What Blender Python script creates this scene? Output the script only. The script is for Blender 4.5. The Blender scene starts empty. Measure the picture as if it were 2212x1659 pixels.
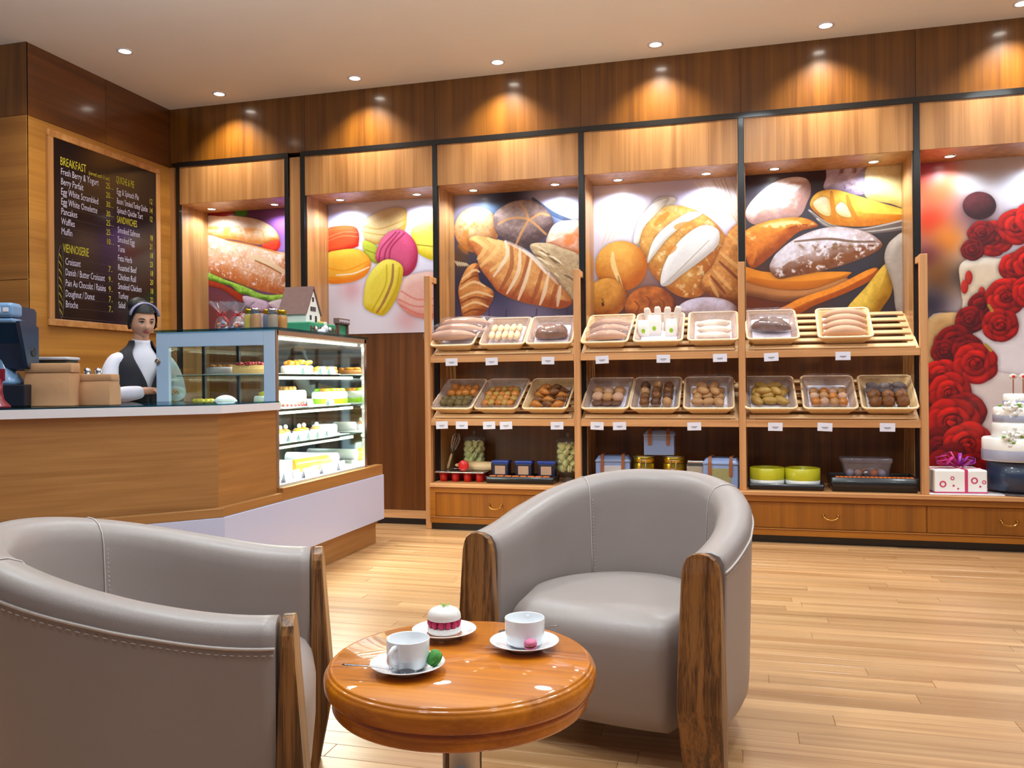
import bpy, bmesh, math, random
import numpy as np
from mathutils import Vector, Matrix, Euler
random.seed(7)
SC = bpy.context.scene
COL = SC.collection
PI = math.pi

# ------------------------------------------------------------------ camera
cam_d = bpy.data.cameras.new('camera')
cam = bpy.data.objects.new('camera', cam_d)
COL.objects.link(cam)
cam_d.sensor_fit = 'HORIZONTAL'
cam_d.sensor_width = 36.0
cam_d.lens = 36.0 * 1800.0 / 2212.0
cam_d.shift_y = (824.4 - 829.5) / 2212.0
cam_d.clip_start = 0.05
cam_d.clip_end = 60
cam.matrix_world = (Matrix.Translation((0, 0, 1.15)) @ Matrix.Rotation(math.radians(15.0), 4, 'Z')
                    @ Matrix.Rotation(math.radians(90), 4, 'X') @ Matrix.Rotation(-0.009, 4, 'Z'))
SC.camera = cam

# ------------------------------------------------------------------ world, lights, exposure
SC.view_settings.view_transform = 'Standard'
SC.view_settings.look = 'None'
SC.view_settings.exposure = 0.17
SC.view_settings.gamma = 1.0
SC.view_settings.use_curve_mapping = False
world = bpy.data.worlds.new('world')
SC.world = world
world.use_nodes = True
bgn = world.node_tree.nodes['Background']
bgn.inputs['Color'].default_value = (0.80, 0.82, 1.0, 1)   # cool daylight from the open lobby behind
bgn.inputs['Strength'].default_value = 0.14

def area(name, loc, size, power, color, rot=(0, 0, 0), shape='DISK', size_y=None, spread=180):
    d = bpy.data.lights.new(name, 'AREA')
    d.shape = shape; d.size = size; d.energy = power; d.color = color
    if size_y: d.size_y = size_y
    d.spread = math.radians(spread)
    o = bpy.data.objects.new(name, d); COL.objects.link(o)
    o.location = loc; o.rotation_euler = rot
    return o

def spot(name, loc, power, color, angle=70, blend=0.7, radius=0.03, rot=(0, 0, 0)):
    d = bpy.data.lights.new(name, 'SPOT')
    d.energy = power; d.color = color; d.spot_size = math.radians(angle); d.spot_blend = blend
    d.shadow_soft_size = radius
    o = bpy.data.objects.new(name, d); COL.objects.link(o)
    o.location = loc; o.rotation_euler = rot
    return o

WARM = (1.0, 0.95, 0.86)
WHITE = (0.84, 0.95, 1.0)
# the room's other ceiling lights, out of the frame: a grid of recessed lamps over the seating area
for x, y, pw in [(-3.1, 2.2, 15), (-1.2, 2.3, 21), (0.7, 2.3, 20), (2.6, 2.2, 14),
                 (-1.9, 4.4, 22), (0.2, 4.6, 27), (2.1, 4.7, 22), (-1.4, 0.4, 11), (1.2, 0.4, 11)]:
    area('room_downlight', (x, y, 3.55), 0.35, pw, WHITE, spread=150)
# added fill lights without fixtures, out of frame, aimed up to brighten the ceiling
for x in (-2.8, -0.2, 2.4):
    area('ceiling_fill', (x, 2.5, 2.55), 0.4, 38, (0.76, 0.93, 1.0), rot=(PI, 0, 0))
# light of the till area behind the counter
area('till_downlight', (-4.1, 4.4, 3.5), 0.3, 17, WARM, spread=140)

# ------------------------------------------------------------------ materials
MATS = {}
def s2l(c):
    r = []
    for v in c[:3]:
        v = v / 255.0
        r.append(v / 12.92 if v <= 0.04045 else ((v + 0.055) / 1.055) ** 2.4)
    return (r[0], r[1], r[2], 1.0)

def newmat(name):
    m = bpy.data.materials.new(name); m.use_nodes = True
    nt = m.node_tree
    b = nt.nodes['Principled BSDF']
    MATS[name] = m
    return m, nt, b

def plain(name, c, rough=0.5, metal=0.0, coat=0.0, nscale=12.0, namt=0.12, bump=0.0, bscale=80.0, trans=0.0, sss=0.0, emit=None, estr=0, alpha=None, coat_r=0.08, stretch=None):
    """principled material whose colour wanders a little with noise"""
    m, nt, b = newmat(name)
    col = s2l(c)
    tc = nt.nodes.new('ShaderNodeTexCoord')
    n = nt.nodes.new('ShaderNodeTexNoise'); n.inputs['Scale'].default_value = nscale; n.inputs['Detail'].default_value = 4
    vec = tc.outputs['Object']
    if stretch:
        mp = nt.nodes.new('ShaderNodeMapping'); mp.inputs['Scale'].default_value = stretch
        nt.links.new(vec, mp.inputs['Vector']); vec = mp.outputs['Vector']
    nt.links.new(vec, n.inputs['Vector'])
    mx = nt.nodes.new('ShaderNodeMix'); mx.data_type = 'RGBA'
    mx.inputs['A'].default_value = tuple(v * (1 - namt) for v in col[:3]) + (1,)
    mx.inputs['B'].default_value = tuple(min(1, v * (1 + namt)) for v in col[:3]) + (1,)
    nt.links.new(n.outputs['Fac'], mx.inputs['Factor'])
    nt.links.new(mx.outputs['Result'], b.inputs['Base Color'])
    b.inputs['Roughness'].default_value = rough
    b.inputs['Metallic'].default_value = metal
    b.inputs['Coat Weight'].default_value = coat
    b.inputs['Coat Roughness'].default_value = coat_r
    b.inputs['Transmission Weight'].default_value = trans
    if sss:
        b.inputs['Subsurface Weight'].default_value = sss
        b.inputs['Subsurface Radius'].default_value = (0.02, 0.008, 0.004)
    if emit:
        b.inputs['Emission Color'].default_value = s2l(emit); b.inputs['Emission Strength'].default_value = estr
    if bump:
        n2 = nt.nodes.new('ShaderNodeTexNoise'); n2.inputs['Scale'].default_value = bscale; n2.inputs['Detail'].default_value = 3
        nt.links.new(tc.outputs['Object'], n2.inputs['Vector'])
        bp = nt.nodes.new('ShaderNodeBump'); bp.inputs['Strength'].default_value = bump; bp.inputs['Distance'].default_value = 0.004
        nt.links.new(n2.outputs['Fac'], bp.inputs['Height'])
        nt.links.new(bp.outputs['Normal'], b.inputs['Normal'])
    return m

def wood(name, c1, c2, axis='z', scale=1.0, rough=0.35, coat=0.0, coat_r=0.1, contrast=(0.32, 0.68), rnd=0.0, fine=0.35, bump=0.05, spec=0.5):
    """veneer / plank: noise stretched along the grain axis, plus fine pores; rnd = tint per object"""
    m, nt, b = newmat(name)
    N = nt.nodes; L = nt.links
    tc = N.new('ShaderNodeTexCoord')
    mp = N.new('ShaderNodeMapping')
    lo, hi = 0.6 * scale, 14.0 * scale
    sc = {'x': (lo, hi, hi), 'y': (hi, lo, hi), 'z': (hi, hi, lo)}[axis]
    mp.inputs['Scale'].default_value = sc
    L.new(tc.outputs['Object'], mp.inputs['Vector'])
    vec = mp.outputs['Vector']
    oi = N.new('ShaderNodeObjectInfo')
    if rnd:
        ml = N.new('ShaderNodeVectorMath'); ml.operation = 'SCALE'
        cb = N.new('ShaderNodeCombineXYZ')
        L.new(oi.outputs['Random'], cb.inputs['X']); L.new(oi.outputs['Random'], cb.inputs['Y']); L.new(oi.outputs['Random'], cb.inputs['Z'])
        L.new(cb.outputs['Vector'], ml.inputs[0]); ml.inputs['Scale'].default_value = 37.0
        ad = N.new('ShaderNodeVectorMath'); ad.operation = 'ADD'
        L.new(vec, ad.inputs[0]); L.new(ml.outputs['Vector'], ad.inputs[1]); vec = ad.outputs['Vector']
    n1 = N.new('ShaderNodeTexNoise'); n1.inputs['Scale'].default_value = 1.0; n1.inputs['Detail'].default_value = 5; n1.inputs['Distortion'].default_value = 0.6
    L.new(vec, n1.inputs['Vector'])
    mp2 = N.new('ShaderNodeMapping')
    sc2 = {'x': (0.25, 9, 9), 'y': (9, 0.25, 9), 'z': (9, 9, 0.25)}[axis]
    mp2.inputs['Scale'].default_value = sc2
    L.new(vec, mp2.inputs['Vector'])
    n2 = N.new('ShaderNodeTexNoise'); n2.inputs['Scale'].default_value = 1.0; n2.inputs['Detail'].default_value = 2
    L.new(mp2.outputs['Vector'], n2.inputs['Vector'])
    ma = N.new('ShaderNodeMath'); ma.operation = 'MULTIPLY_ADD'
    L.new(n2.outputs['Fac'], ma.inputs[0]); ma.inputs[1].default_value = fine; ma.inputs[2].default_value = -fine / 2
    sm = N.new('ShaderNodeMath'); sm.operation = 'ADD'
    L.new(n1.outputs['Fac'], sm.inputs[0]); L.new(ma.outputs[0], sm.inputs[1])
    cr = N.new('ShaderNodeValToRGB')
    cr.color_ramp.elements[0].position = contrast[0]; cr.color_ramp.elements[0].color = s2l(c1)
    cr.color_ramp.elements[1].position = contrast[1]; cr.color_ramp.elements[1].color = s2l(c2)
    L.new(sm.outputs[0], cr.inputs['Fac'])
    out = cr.outputs['Color']
    if rnd:
        hs = N.new('ShaderNodeHueSaturation')
        mr = N.new('ShaderNodeMapRange'); mr.inputs['To Min'].default_value = 1 - rnd; mr.inputs['To Max'].default_value = 1 + rnd
        L.new(oi.outputs['Random'], mr.inputs['Value']); L.new(mr.outputs['Result'], hs.inputs['Value'])
        L.new(out, hs.inputs['Color']); out = hs.outputs['Color']
    L.new(out, b.inputs['Base Color'])
    b.inputs['Roughness'].default_value = rough
    b.inputs['Coat Weight'].default_value = coat
    b.inputs['Coat Roughness'].default_value = coat_r
    b.inputs['Specular IOR Level'].default_value = spec
    if bump:
        bp = N.new('ShaderNodeBump'); bp.inputs['Strength'].default_value = bump; bp.inputs['Distance'].default_value = 0.003
        L.new(sm.outputs[0], bp.inputs['Height']); L.new(bp.outputs['Normal'], b.inputs['Normal'])
    return m

def thin_glass(name, tint=(255, 255, 255), ior=1.45, rough=0.02, milk=0.0, milk_c=(255, 255, 255)):
    """thin pane: fresnel mix of clear and mirror, optionally a milky film"""
    m, nt, b = newmat(name)
    N = nt.nodes; L = nt.links
    N.remove(b)
    out = N['Material Output']
    tr = N.new('ShaderNodeBsdfTransparent'); tr.inputs['Color'].default_value = s2l(tint)
    gl = N.new('ShaderNodeBsdfGlossy'); gl.inputs['Roughness'].default_value = rough
    lw = N.new('ShaderNodeLayerWeight'); lw.inputs['Blend'].default_value = 0.5
    pw = N.new('ShaderNodeMath'); pw.operation = 'POWER'; L.new(lw.outputs['Facing'], pw.inputs[0]); pw.inputs[1].default_value = 5.0
    fr = N.new('ShaderNodeMath'); fr.operation = 'MULTIPLY_ADD'; L.new(pw.outputs[0], fr.inputs[0])
    f0 = ((ior - 1) / (ior + 1)) ** 2
    fr.inputs[1].default_value = (1 - f0) * 0.7; fr.inputs[2].default_value = f0
    mx = N.new('ShaderNodeMixShader')
    L.new(fr.outputs[0], mx.inputs[0]); L.new(tr.outputs[0], mx.inputs[1]); L.new(gl.outputs[0], mx.inputs[2])
    last = mx
    if milk:
        df = N.new('ShaderNodeBsdfDiffuse'); df.inputs['Color'].default_value = s2l(milk_c)
        m2 = N.new('ShaderNodeMixShader')
        nz = N.new('ShaderNodeTexNoise'); nz.inputs['Scale'].default_value = 22; nz.inputs['Detail'].default_value = 3
        tc = N.new('ShaderNodeTexCoord'); L.new(tc.outputs['Object'], nz.inputs['Vector'])
        mr = N.new('ShaderNodeMapRange'); mr.inputs['From Min'].default_value = 0.35; mr.inputs['From Max'].default_value = 0.75
        mr.inputs['To Min'].default_value = milk * 0.65; mr.inputs['To Max'].default_value = min(1, milk * 1.35)
        L.new(nz.outputs['Fac'], mr.inputs['Value']); L.new(mr.outputs['Result'], m2.inputs[0])
        L.new(mx.outputs[0], m2.inputs[1]); L.new(df.outputs[0], m2.inputs[2]); last = m2
    L.new(last.outputs[0], out.inputs['Surface'])
    return m

def glow(name, c, strength):
    m, nt, b = newmat(name)
    b.inputs['Base Color'].default_value = s2l(c)
    b.inputs['Emission Color'].default_value = s2l(c); b.inputs['Emission Strength'].default_value = strength
    return m

# ------------------------------------------------------------------ object helpers
def tag(o, label=None, cat=None, group=None, kind=None):
    if label: o['label'] = label
    if cat: o['category'] = cat
    if group: o['group'] = group
    if kind: o['kind'] = kind
    return o

def thing(name, label, cat, loc=(0, 0, 0), rot=(0, 0, 0), group=None):
    o = bpy.data.objects.new(name, None); COL.objects.link(o)
    o.empty_display_size = 0.05
    o.location = loc
    o.rotation_euler = rot if not isinstance(rot, (int, float)) else (0, 0, rot)
    return tag(o, label, cat, group)

def kids(o): return [c for c in o.children]
def dup(o, loc=None, rot=None, label=None, parent=None):
    c = o.copy(); COL.objects.link(c)
    if parent: c.parent = parent
    if loc is not None: c.location = loc
    if rot is not None: c.rotation_euler = rot
    if label: c['label'] = label
    for k in kids(o): dup(k, parent=c)
    return c

class MB:
    """collects shapes into one mesh"""
    def __init__(s): s.bm = bmesh.new(); s.mi = 0
    def _mark(s, n0):
        s.bm.faces.ensure_lookup_table()
        if s.mi:
            for f in s.bm.faces[n0:]: f.material_index = s.mi
    def box(s, x0, x1, y0, y1, z0, z1, bev=0.0, M=None, seg=2):
        n0 = len(s.bm.faces)
        b = bmesh.new()
        bmesh.ops.create_cube(b, size=1.0)
        for v in b.verts:
            v.co = Vector((x0 + (v.co.x + .5) * (x1 - x0), y0 + (v.co.y + .5) * (y1 - y0), z0 + (v.co.z + .5) * (z1 - z0)))
        if bev:
            bmesh.ops.bevel(b, geom=list(b.edges), offset=bev, segments=seg, profile=0.5, affect='EDGES')
        s.merge(b, M); s._mark(n0); return s
    def merge(s, b, M=None):
        vm = {}
        for v in b.verts: vm[v] = s.bm.verts.new(M @ v.co if M is not None else v.co)
        for f in b.faces:
            try: nf = s.bm.faces.new([vm[v] for v in f.verts]); nf.smooth = f.smooth
            except ValueError: pass
        b.free()
    def lathe(s, prof, seg=32, c=(0, 0, 0), M=None, close=True, smooth=True):
        """prof: list of (r, z)"""
        n0 = len(s.bm.faces)
        rings = []
        T = Matrix.Translation(c) if M is None else M
        for r, z in prof:
            if r < 1e-5: rings.append([s.bm.verts.new(T @ Vector((0, 0, z)))])
            else: rings.append([s.bm.verts.new(T @ Vector((r * math.cos(2 * PI * i / seg), r * math.sin(2 * PI * i / seg), z))) for i in range(seg)])
        for a, b in zip(rings, rings[1:]):
            for i in range(seg):
                j = (i + 1) % seg
                vs = ([a[0]] if len(a) == 1 else [a[i], a[j]]) + ([b[0]] if len(b) == 1 else [b[j], b[i]])
                if len(vs) < 3: continue
                try:
                    f = s.bm.faces.new(vs); f.smooth = smooth
                except ValueError: pass
        s._mark(n0); return s
    def loft(s, rings, closed=True, caps=True, smooth=True):
        """rings: lists of points of equal length"""
        n0 = len(s.bm.faces)
        R = [[s.bm.verts.new(p) for p in r] for r in rings]
        n = len(R[0])
        for a, b in zip(R, R[1:]):
            for i in range(n if closed else n - 1):
                j = (i + 1) % n
                try: f = s.bm.faces.new([a[i], a[j], b[j], b[i]]); f.smooth = smooth
                except ValueError: pass
        if caps and closed:
            for r, rev in ((R[0], True), (R[-1], False)):
                try: f = s.bm.faces.new(r[::-1] if rev else r); f.smooth = False
                except ValueError: pass
        s._mark(n0); return s
    def tube(s, pts, r, seg=8, caps=True, closed=False, flat=None):
        """tube along points; r number or list; flat=(a,b) squashes the section"""
        pts = [Vector(p) for p in pts]
        n = len(pts)
        rs = r if isinstance(r, (list, tuple)) else [r] * n
        rings = []
        up = Vector((0, 0, 1))
        prevx = None
        for i, p in enumerate(pts):
            if closed: t = pts[(i + 1) % n] - pts[i - 1]
            else: t = pts[min(i + 1, n - 1)] - pts[max(i - 1, 0)]
            t.normalize()
            if prevx is None:
                ref = up if abs(t.dot(up)) < 0.95 else Vector((1, 0, 0))
                x = t.cross(ref).normalized()
            else:
                x = (prevx - t * prevx.dot(t)).normalized()
            prevx = x
            y = t.cross(x)
            fa, fb = flat if flat else (1, 1)
            rings.append([p + (x * math.cos(2 * PI * k / seg) * fa + y * math.sin(2 * PI * k / seg) * fb) * rs[i] for k in range(seg)])
        if closed: rings.append(rings[0])
        return s.loft(rings, True, caps and not closed)
    def prism(s, poly, axis, a, b, smooth=False):
        """extrude a polygon given in the two other axes; axis 'x','y','z' from a to b"""
        def P(u, v, w):
            return {'x': (w, u, v), 'y': (u, w, v), 'z': (u, v, w)}[axis]
        return s.loft([[P(u, v, a) for u, v in poly], [P(u, v, b) for u, v in poly]], True, True, smooth)
    def ball(s, c, rx, ry=None, rz=None, seg=16, rings=10, M=None, noise=0.0, nf=6.0, seed=0):
        n0 = len(s.bm.faces)
        ry = rx if ry is None else ry; rz = rx if rz is None else rz
        rr = random.Random(seed)
        ph = [rr.random() * 6 for _ in range(6)]
        R = []
        for i in range(rings + 1):
            th = PI * i / rings
            ring = []
            for k in range(1 if i in (0, rings) else seg):
                a = 2 * PI * k / seg
                d = Vector((math.sin(th) * math.cos(a), math.sin(th) * math.sin(a), math.cos(th)))
                g = 1.0
                if noise:
                    g += noise * (math.sin(d.x * nf + ph[0]) * math.sin(d.y * nf + ph[1]) + math.sin(d.z * nf * 1.3 + ph[2]) * math.sin(d.x * nf * .8 + ph[3]))
                p = Vector((d.x * rx * g, d.y * ry * g, d.z * rz * g))
                if M is not None: p = M @ p
                ring.append(s.bm.verts.new(p + Vector(c)))
            R.append(ring)
        for a, b in zip(R, R[1:]):
            for k in range(seg):
                j = (k + 1) % seg
                vs = ([a[0]] if len(a) == 1 else [a[k], a[j]]) + ([b[0]] if len(b) == 1 else [b[j], b[k]])
                if len(vs) >= 3:
                    f = s.bm.faces.new(vs[::-1]); f.smooth = True
        s._mark(n0); return s
    def quad(s, a, b, c, d):
        n0 = len(s.bm.faces)
        s.bm.faces.new([s.bm.verts.new(p) for p in (a, b, c, d)]); s._mark(n0); return s
    def mesh(s, name, mats):
        bmesh.ops.recalc_face_normals(s.bm, faces=list(s.bm.faces))
        me = bpy.data.meshes.new(name)
        s.bm.to_mesh(me); s.bm.free()
        for m in (mats if isinstance(mats, (list, tuple)) else [mats]): me.materials.append(MATS[m] if isinstance(m, str) else m)
        return me
    def obj(s, name, mats, parent=None, loc=None, rot=None, label=None):
        o = bpy.data.objects.new(name, s.mesh(name, mats)); COL.objects.link(o)
        if parent: o.parent = parent
        if loc is not None: o.location = loc
        if rot is not None: o.rotation_euler = rot
        if label: o['label'] = label
        return o

def inst(name, me, parent=None, loc=(0, 0, 0), rot=(0, 0, 0), scale=None):
    o = bpy.data.objects.new(name, me); COL.objects.link(o)
    if parent: o.parent = parent
    o.location = loc; o.rotation_euler = rot
    if scale: o.scale = scale
    return o

def subsurf(o, lv=1):
    m = o.modifiers.new('subdivision', 'SUBSURF'); m.levels = lv; m.render_levels = lv
    return o

def rrect(w, d, r, n=4):
    """rounded rectangle outline, centred, counter-clockwise"""
    pts = []
    for cx, cy, a0 in ((w/2 - r, d/2 - r, 0), (-w/2 + r, d/2 - r, 90), (-w/2 + r, -d/2 + r, 180), (w/2 - r, -d/2 + r, 270)):
        for i in range(n + 1):
            a = math.radians(a0 + 90 * i / n)
            pts.append((cx + r * math.cos(a), cy + r * math.sin(a)))
    return pts

def catmull(P, n=5, closed=True):
    P = [np.array(p, float) for p in P]; N = len(P); out = []
    for i in range(N if closed else N - 1):
        g = (lambda k: P[k % N]) if closed else (lambda k: P[min(max(k, 0), N - 1)])
        p0, p1, p2, p3 = g(i - 1), g(i), g(i + 1), g(i + 2)
        for t in np.linspace(0, 1, n, endpoint=False):
            out.append(0.5 * ((2*p1) + (-p0+p2)*t + (2*p0-5*p1+4*p2-p3)*t*t + (-p0+3*p1-3*p2+p3)*t**3))
    if not closed: out.append(P[-1])
    return np.array(out)

def text_mesh(body, size, mat, name, parent, M, sx=1.0, shear=0.0, extrude=0.0, align='LEFT'):
    """flat lettering as a mesh; M places the text plane (x right, y up)"""
    cu = bpy.data.curves.new('lettering', 'FONT')
    cu.body = body; cu.size = size; cu.shear = shear; cu.extrude = extrude; cu.align_x = align
    cu.resolution_u = 2
    to = bpy.data.objects.new('lettering_source', cu); COL.objects.link(to)
    dg = bpy.context.evaluated_depsgraph_get()
    me = bpy.data.meshes.new_from_object(to.evaluated_get(dg))
    bpy.data.objects.remove(to); bpy.data.curves.remove(cu)
    me.transform(M @ Matrix.Diagonal((sx, 1, 1, 1)))
    me.materials.clear(); me.materials.append(MATS[mat])
    o = bpy.data.objects.new(name, me); COL.objects.link(o)
    if parent: o.parent = parent
    return o

# ------------------------------------------------------------------ material palette
wood('oak_light', (154, 104, 56), (192, 140, 86), 'z', 1.0, 0.42, 0.25, 0.2)
wood('oak_light_x', (160, 104, 52), (200, 146, 88), 'x', 1.0, 0.42, 0.25, 0.2)
wood('oak_wall', (152, 100, 38), (182, 128, 56), 'y', 0.8, 0.4, 0.25, 0.2)
wood('oak_wall_x', (148, 96, 38), (178, 122, 54), 'x', 0.8, 0.4, 0.25, 0.2)
wood('oak_counter', (150, 100, 50), (182, 130, 74), 'x', 2.4, 0.4, 0.35, 0.25, rnd=0.03, contrast=(0.22, 0.78))
wood('oak_counter_y', (148, 96, 44), (178, 124, 66), 'y', 2.4, 0.4, 0.35, 0.25, rnd=0.03, contrast=(0.22, 0.78))
wood('walnut_soffit', (92, 52, 10), (126, 78, 20), 'z', 1.0, 0.3, 0.6, 0.13, rnd=0.05)
wood('walnut_soffit_y', (84, 44, 12), (116, 64, 20), 'y', 0.8, 0.3, 0.6, 0.13, rnd=0.05)
wood('walnut_dark', (92, 52, 18), (126, 76, 30), 'z', 1.0, 0.42, 0.2, 0.2)
wood('cherry', (140, 80, 12), (176, 106, 22), 'x', 0.7, 0.4, 0.25, 0.2)
wood('cherry_panel', (126, 70, 8), (164, 96, 18), 'z', 0.7, 0.4, 0.25, 0.2)
wood('rack_oak', (186, 128, 78), (216, 160, 108), 'z', 1.2, 0.45)
wood('rack_oak_x', (186, 128, 78), (216, 160, 108), 'x', 1.2, 0.45)
wood('slat_pine', (222, 178, 126), (240, 204, 156), 'x', 1.2, 0.5)
wood('floor_oak', (156, 110, 68), (206, 162, 116), 'x', 0.9, 0.33, 0.25, 0.18, rnd=0.12, contrast=(0.25, 0.75), spec=0.4)
wood('table_cherry', (160, 80, 0), (226, 134, 6), 'x', 1.1, 0.42, 0.7, 0.04, spec=0.3, contrast=(0.25, 0.75))
wood('leg_zebrano', (84, 50, 20), (156, 104, 52), 'z', 2.6, 0.38, 0.3, 0.15, contrast=(0.38, 0.6), fine=0.5)
wood('peel_wood', (206, 168, 120), (226, 192, 146), 'x', 1.5, 0.5)
plain('ceiling_paint', (236, 230, 224), 0.9, nscale=2, namt=0.03)
plain('plaster', (214, 198, 176), 0.9, nscale=2, namt=0.03)
plain('black_metal', (14, 12, 14), 0.32, 0.0, 0.4, namt=0.2)
plain('white_solid', (226, 222, 228), 0.28, coat=0.5, nscale=3, namt=0.02)
plain('white_lacquer', (198, 202, 232), 0.3, coat=0.4, nscale=3, namt=0.02)
plain('frame_blue', (188, 208, 232), 0.35, coat=0.4, nscale=4, namt=0.03)
plain('steel', (200, 198, 200), 0.22, 1.0, nscale=20, namt=0.05, stretch=(1, 1, 14))
plain('spoon_steel', (150, 150, 156), 0.16, 1.0, nscale=20, namt=0.05)
plain('brushed', (186, 160, 140), 0.35, 0.8, nscale=20, namt=0.06)
plain('mirror', (225, 225, 220), 0.06, 1.0, nscale=3, namt=0.02)
plain('satin', (214, 206, 196), 0.3)
plain('chrome', (214, 206, 196), 0.05, 1.0, nscale=8, namt=0.02)
plain('brass', (206, 160, 84), 0.2, 1.0, nscale=20, namt=0.06)
plain('leather', (156, 143, 138), 0.42, nscale=3, namt=0.05, bump=0.12, bscale=420, coat=0.12, coat_r=0.3)
plain('thread', (206, 194, 188), 0.6, nscale=60, namt=0.1)
plain('dark_rubber', (30, 24, 22), 0.6, namt=0.2)
plain('porcelain', (248, 249, 252), 0.12, coat=0.8, nscale=4, namt=0.015)
plain('wicker', (226, 188, 136), 0.55, nscale=60, namt=0.22, bump=0.5, bscale=160)
plain('wicker_rim', (238, 208, 166), 0.5, nscale=50, namt=0.15, bump=0.4, bscale=150)
plain('kraft', (190, 140, 98), 0.8, nscale=9, namt=0.14, bump=0.3, bscale=30)
plain('card_white', (226, 224, 238), 0.5, nscale=5, namt=0.02)
plain('print_grey', (120, 118, 128), 0.7, namt=0.1)
plain('chalk_black', (26, 18, 20), 0.2, coat=0.35, coat_r=0.12, nscale=3, namt=0.25)
plain('chalk_white', (196, 192, 216), 0.9, namt=0.08, emit=(196, 192, 216), estr=0)
plain('chalk_yellow', (190, 182, 44), 0.9, namt=0.08)
plain('chalk_faint', (84, 70, 74), 0.9, namt=0.1)
plain('red', (206, 22, 18), 0.4, coat=0.3, namt=0.1)
plain('maroon', (130, 20, 40), 0.35, coat=0.3, namt=0.1)
plain('orange_print', (226, 112, 34), 0.5, namt=0.25, nscale=40)
plain('navy_lid', (26, 60, 150), 0.3, coat=0.4, namt=0.1)
plain('navy_box', (22, 26, 52), 0.35, coat=0.3, namt=0.1)
plain('black_tray', (20, 18, 22), 0.35, coat=0.3, namt=0.1)
plain('tin_blue', (134, 156, 204), 0.35, coat=0.3, namt=0.06)
plain('strap', (150, 86, 48), 0.6, namt=0.15)
plain('yellow_green', (196, 190, 36), 0.35, coat=0.3, namt=0.06)
plain('gold', (206, 172, 52), 0.22, 0.9, namt=0.1)
plain('grain_seed', (176, 150, 126), 0.8, nscale=140, namt=0.4)
plain('herb_seed', (150, 144, 96), 0.8, nscale=140, namt=0.45)
plain('pink_ribbon', (206, 50, 140), 0.3, namt=0.2, nscale=20)
plain('pink_print', (206, 62, 110), 0.5, namt=0.1)
plain('purple_ribbon', (150, 40, 150), 0.3, namt=0.2, nscale=20)
plain('icing', (236, 232, 236), 0.5, sss=0.1, nscale=8, namt=0.03)
plain('grey_ribbon', (168, 170, 190), 0.3, namt=0.1)
plain('petal', (240, 238, 232), 0.6, namt=0.05)
plain('leaf', (120, 170, 60), 0.5, namt=0.2)
plain('green_icing', (56, 150, 110), 0.5, namt=0.1)
plain('fence_brown', (110, 70, 56), 0.7, namt=0.3, nscale=60)
plain('roof_brown', (120, 88, 82), 0.7, namt=0.2, nscale=40)
plain('dark_window', (54, 50, 56), 0.4, namt=0.1)
plain('cyan_wall', (196, 214, 220), 0.6, namt=0.05)
plain('skin', (222, 166, 136), 0.45, sss=0.15, nscale=6, namt=0.05)
plain('hair', (12, 9, 12), 0.55, nscale=40, namt=0.3)
plain('vest', (30, 28, 38), 0.75, nscale=30, namt=0.15)
plain('shirt', (226, 222, 236), 0.7, nscale=10, namt=0.04, bump=0.3, bscale=25)
plain('headband', (150, 148, 184), 0.4, nscale=60, namt=0.3)
plain('lip', (176, 70, 74), 0.35, namt=0.1)
plain('eye_white', (226, 220, 216), 0.3, namt=0.02)
plain('eye_dark', (24, 16, 14), 0.2, namt=0.1)
plain('pos_blue', (120, 158, 200), 0.32, coat=0.4, nscale=3, namt=0.05)
plain('pos_dark', (34, 50, 78), 0.35, coat=0.3, nscale=3, namt=0.08)
plain('pos_black', (22, 24, 38), 0.4, coat=0.2, namt=0.1)
plain('tub_plastic', (196, 190, 196), 0.25, coat=0.4, namt=0.06)
plain('food_dark', (70, 62, 44), 0.6, nscale=50, namt=0.5)
plain('macaron_green', (70, 150, 60), 0.6, bump=0.3, bscale=200, namt=0.08)
plain('macaron_pink', (222, 120, 156), 0.6, bump=0.3, bscale=200, namt=0.08)
plain('macaron_white', (240, 232, 226), 0.55, bump=0.2, bscale=200, namt=0.03)
plain('macaron_cream', (250, 244, 172), 0.6, bump=0.3, bscale=120, namt=0.12)
plain('raspberry', (196, 26, 84), 0.4, bump=0.9, bscale=260, namt=0.15)
plain('chocolate', (92, 40, 34), 0.4, namt=0.1)
plain('foil_brown', (190, 130, 96), 0.3, 0.5, namt=0.1)
plain('cake_white', (250, 248, 244), 0.5, nscale=10, namt=0.02)
plain('fruit_orange', (240, 150, 40), 0.3, coat=0.5, nscale=40, namt=0.3)
plain('fruit_green', (150, 200, 40), 0.3, coat=0.5, nscale=40, namt=0.3)
plain('fruit_yellow', (236, 206, 70), 0.3, coat=0.5, nscale=40, namt=0.2)
plain('fruit_red', (170, 40, 50), 0.3, coat=0.5, nscale=60, namt=0.35)
plain('pastry', (206, 140, 76), 0.5, nscale=30, namt=0.25, bump=0.3)
plain('sponge', (226, 186, 120), 0.7, nscale=60, namt=0.2)
thin_glass('pane', (236, 244, 240))
thin_glass('pane_teal', (160, 202, 214), rough=0.03)
thin_glass('shelf_glass', (216, 236, 232))
thin_glass('jar_glass', (240, 242, 242), ior=1.5, milk=.05)
thin_glass('cellophane', (250, 248, 250), ior=1.6, rough=0.10, milk=0.07, milk_c=(240, 236, 246))
thin_glass('liner_paper', (236, 232, 240), ior=1.35, rough=0.25, milk=0.22, milk_c=(236, 230, 240))
thin_glass('clear_tub', (232, 228, 232), ior=1.5, rough=0.04, milk=0.2, milk_c=(190, 180, 190))
glow('lamp_glow', (255, 246, 232), 14.0)
glow('led_strip', (255, 250, 226), 2.6)

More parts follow.
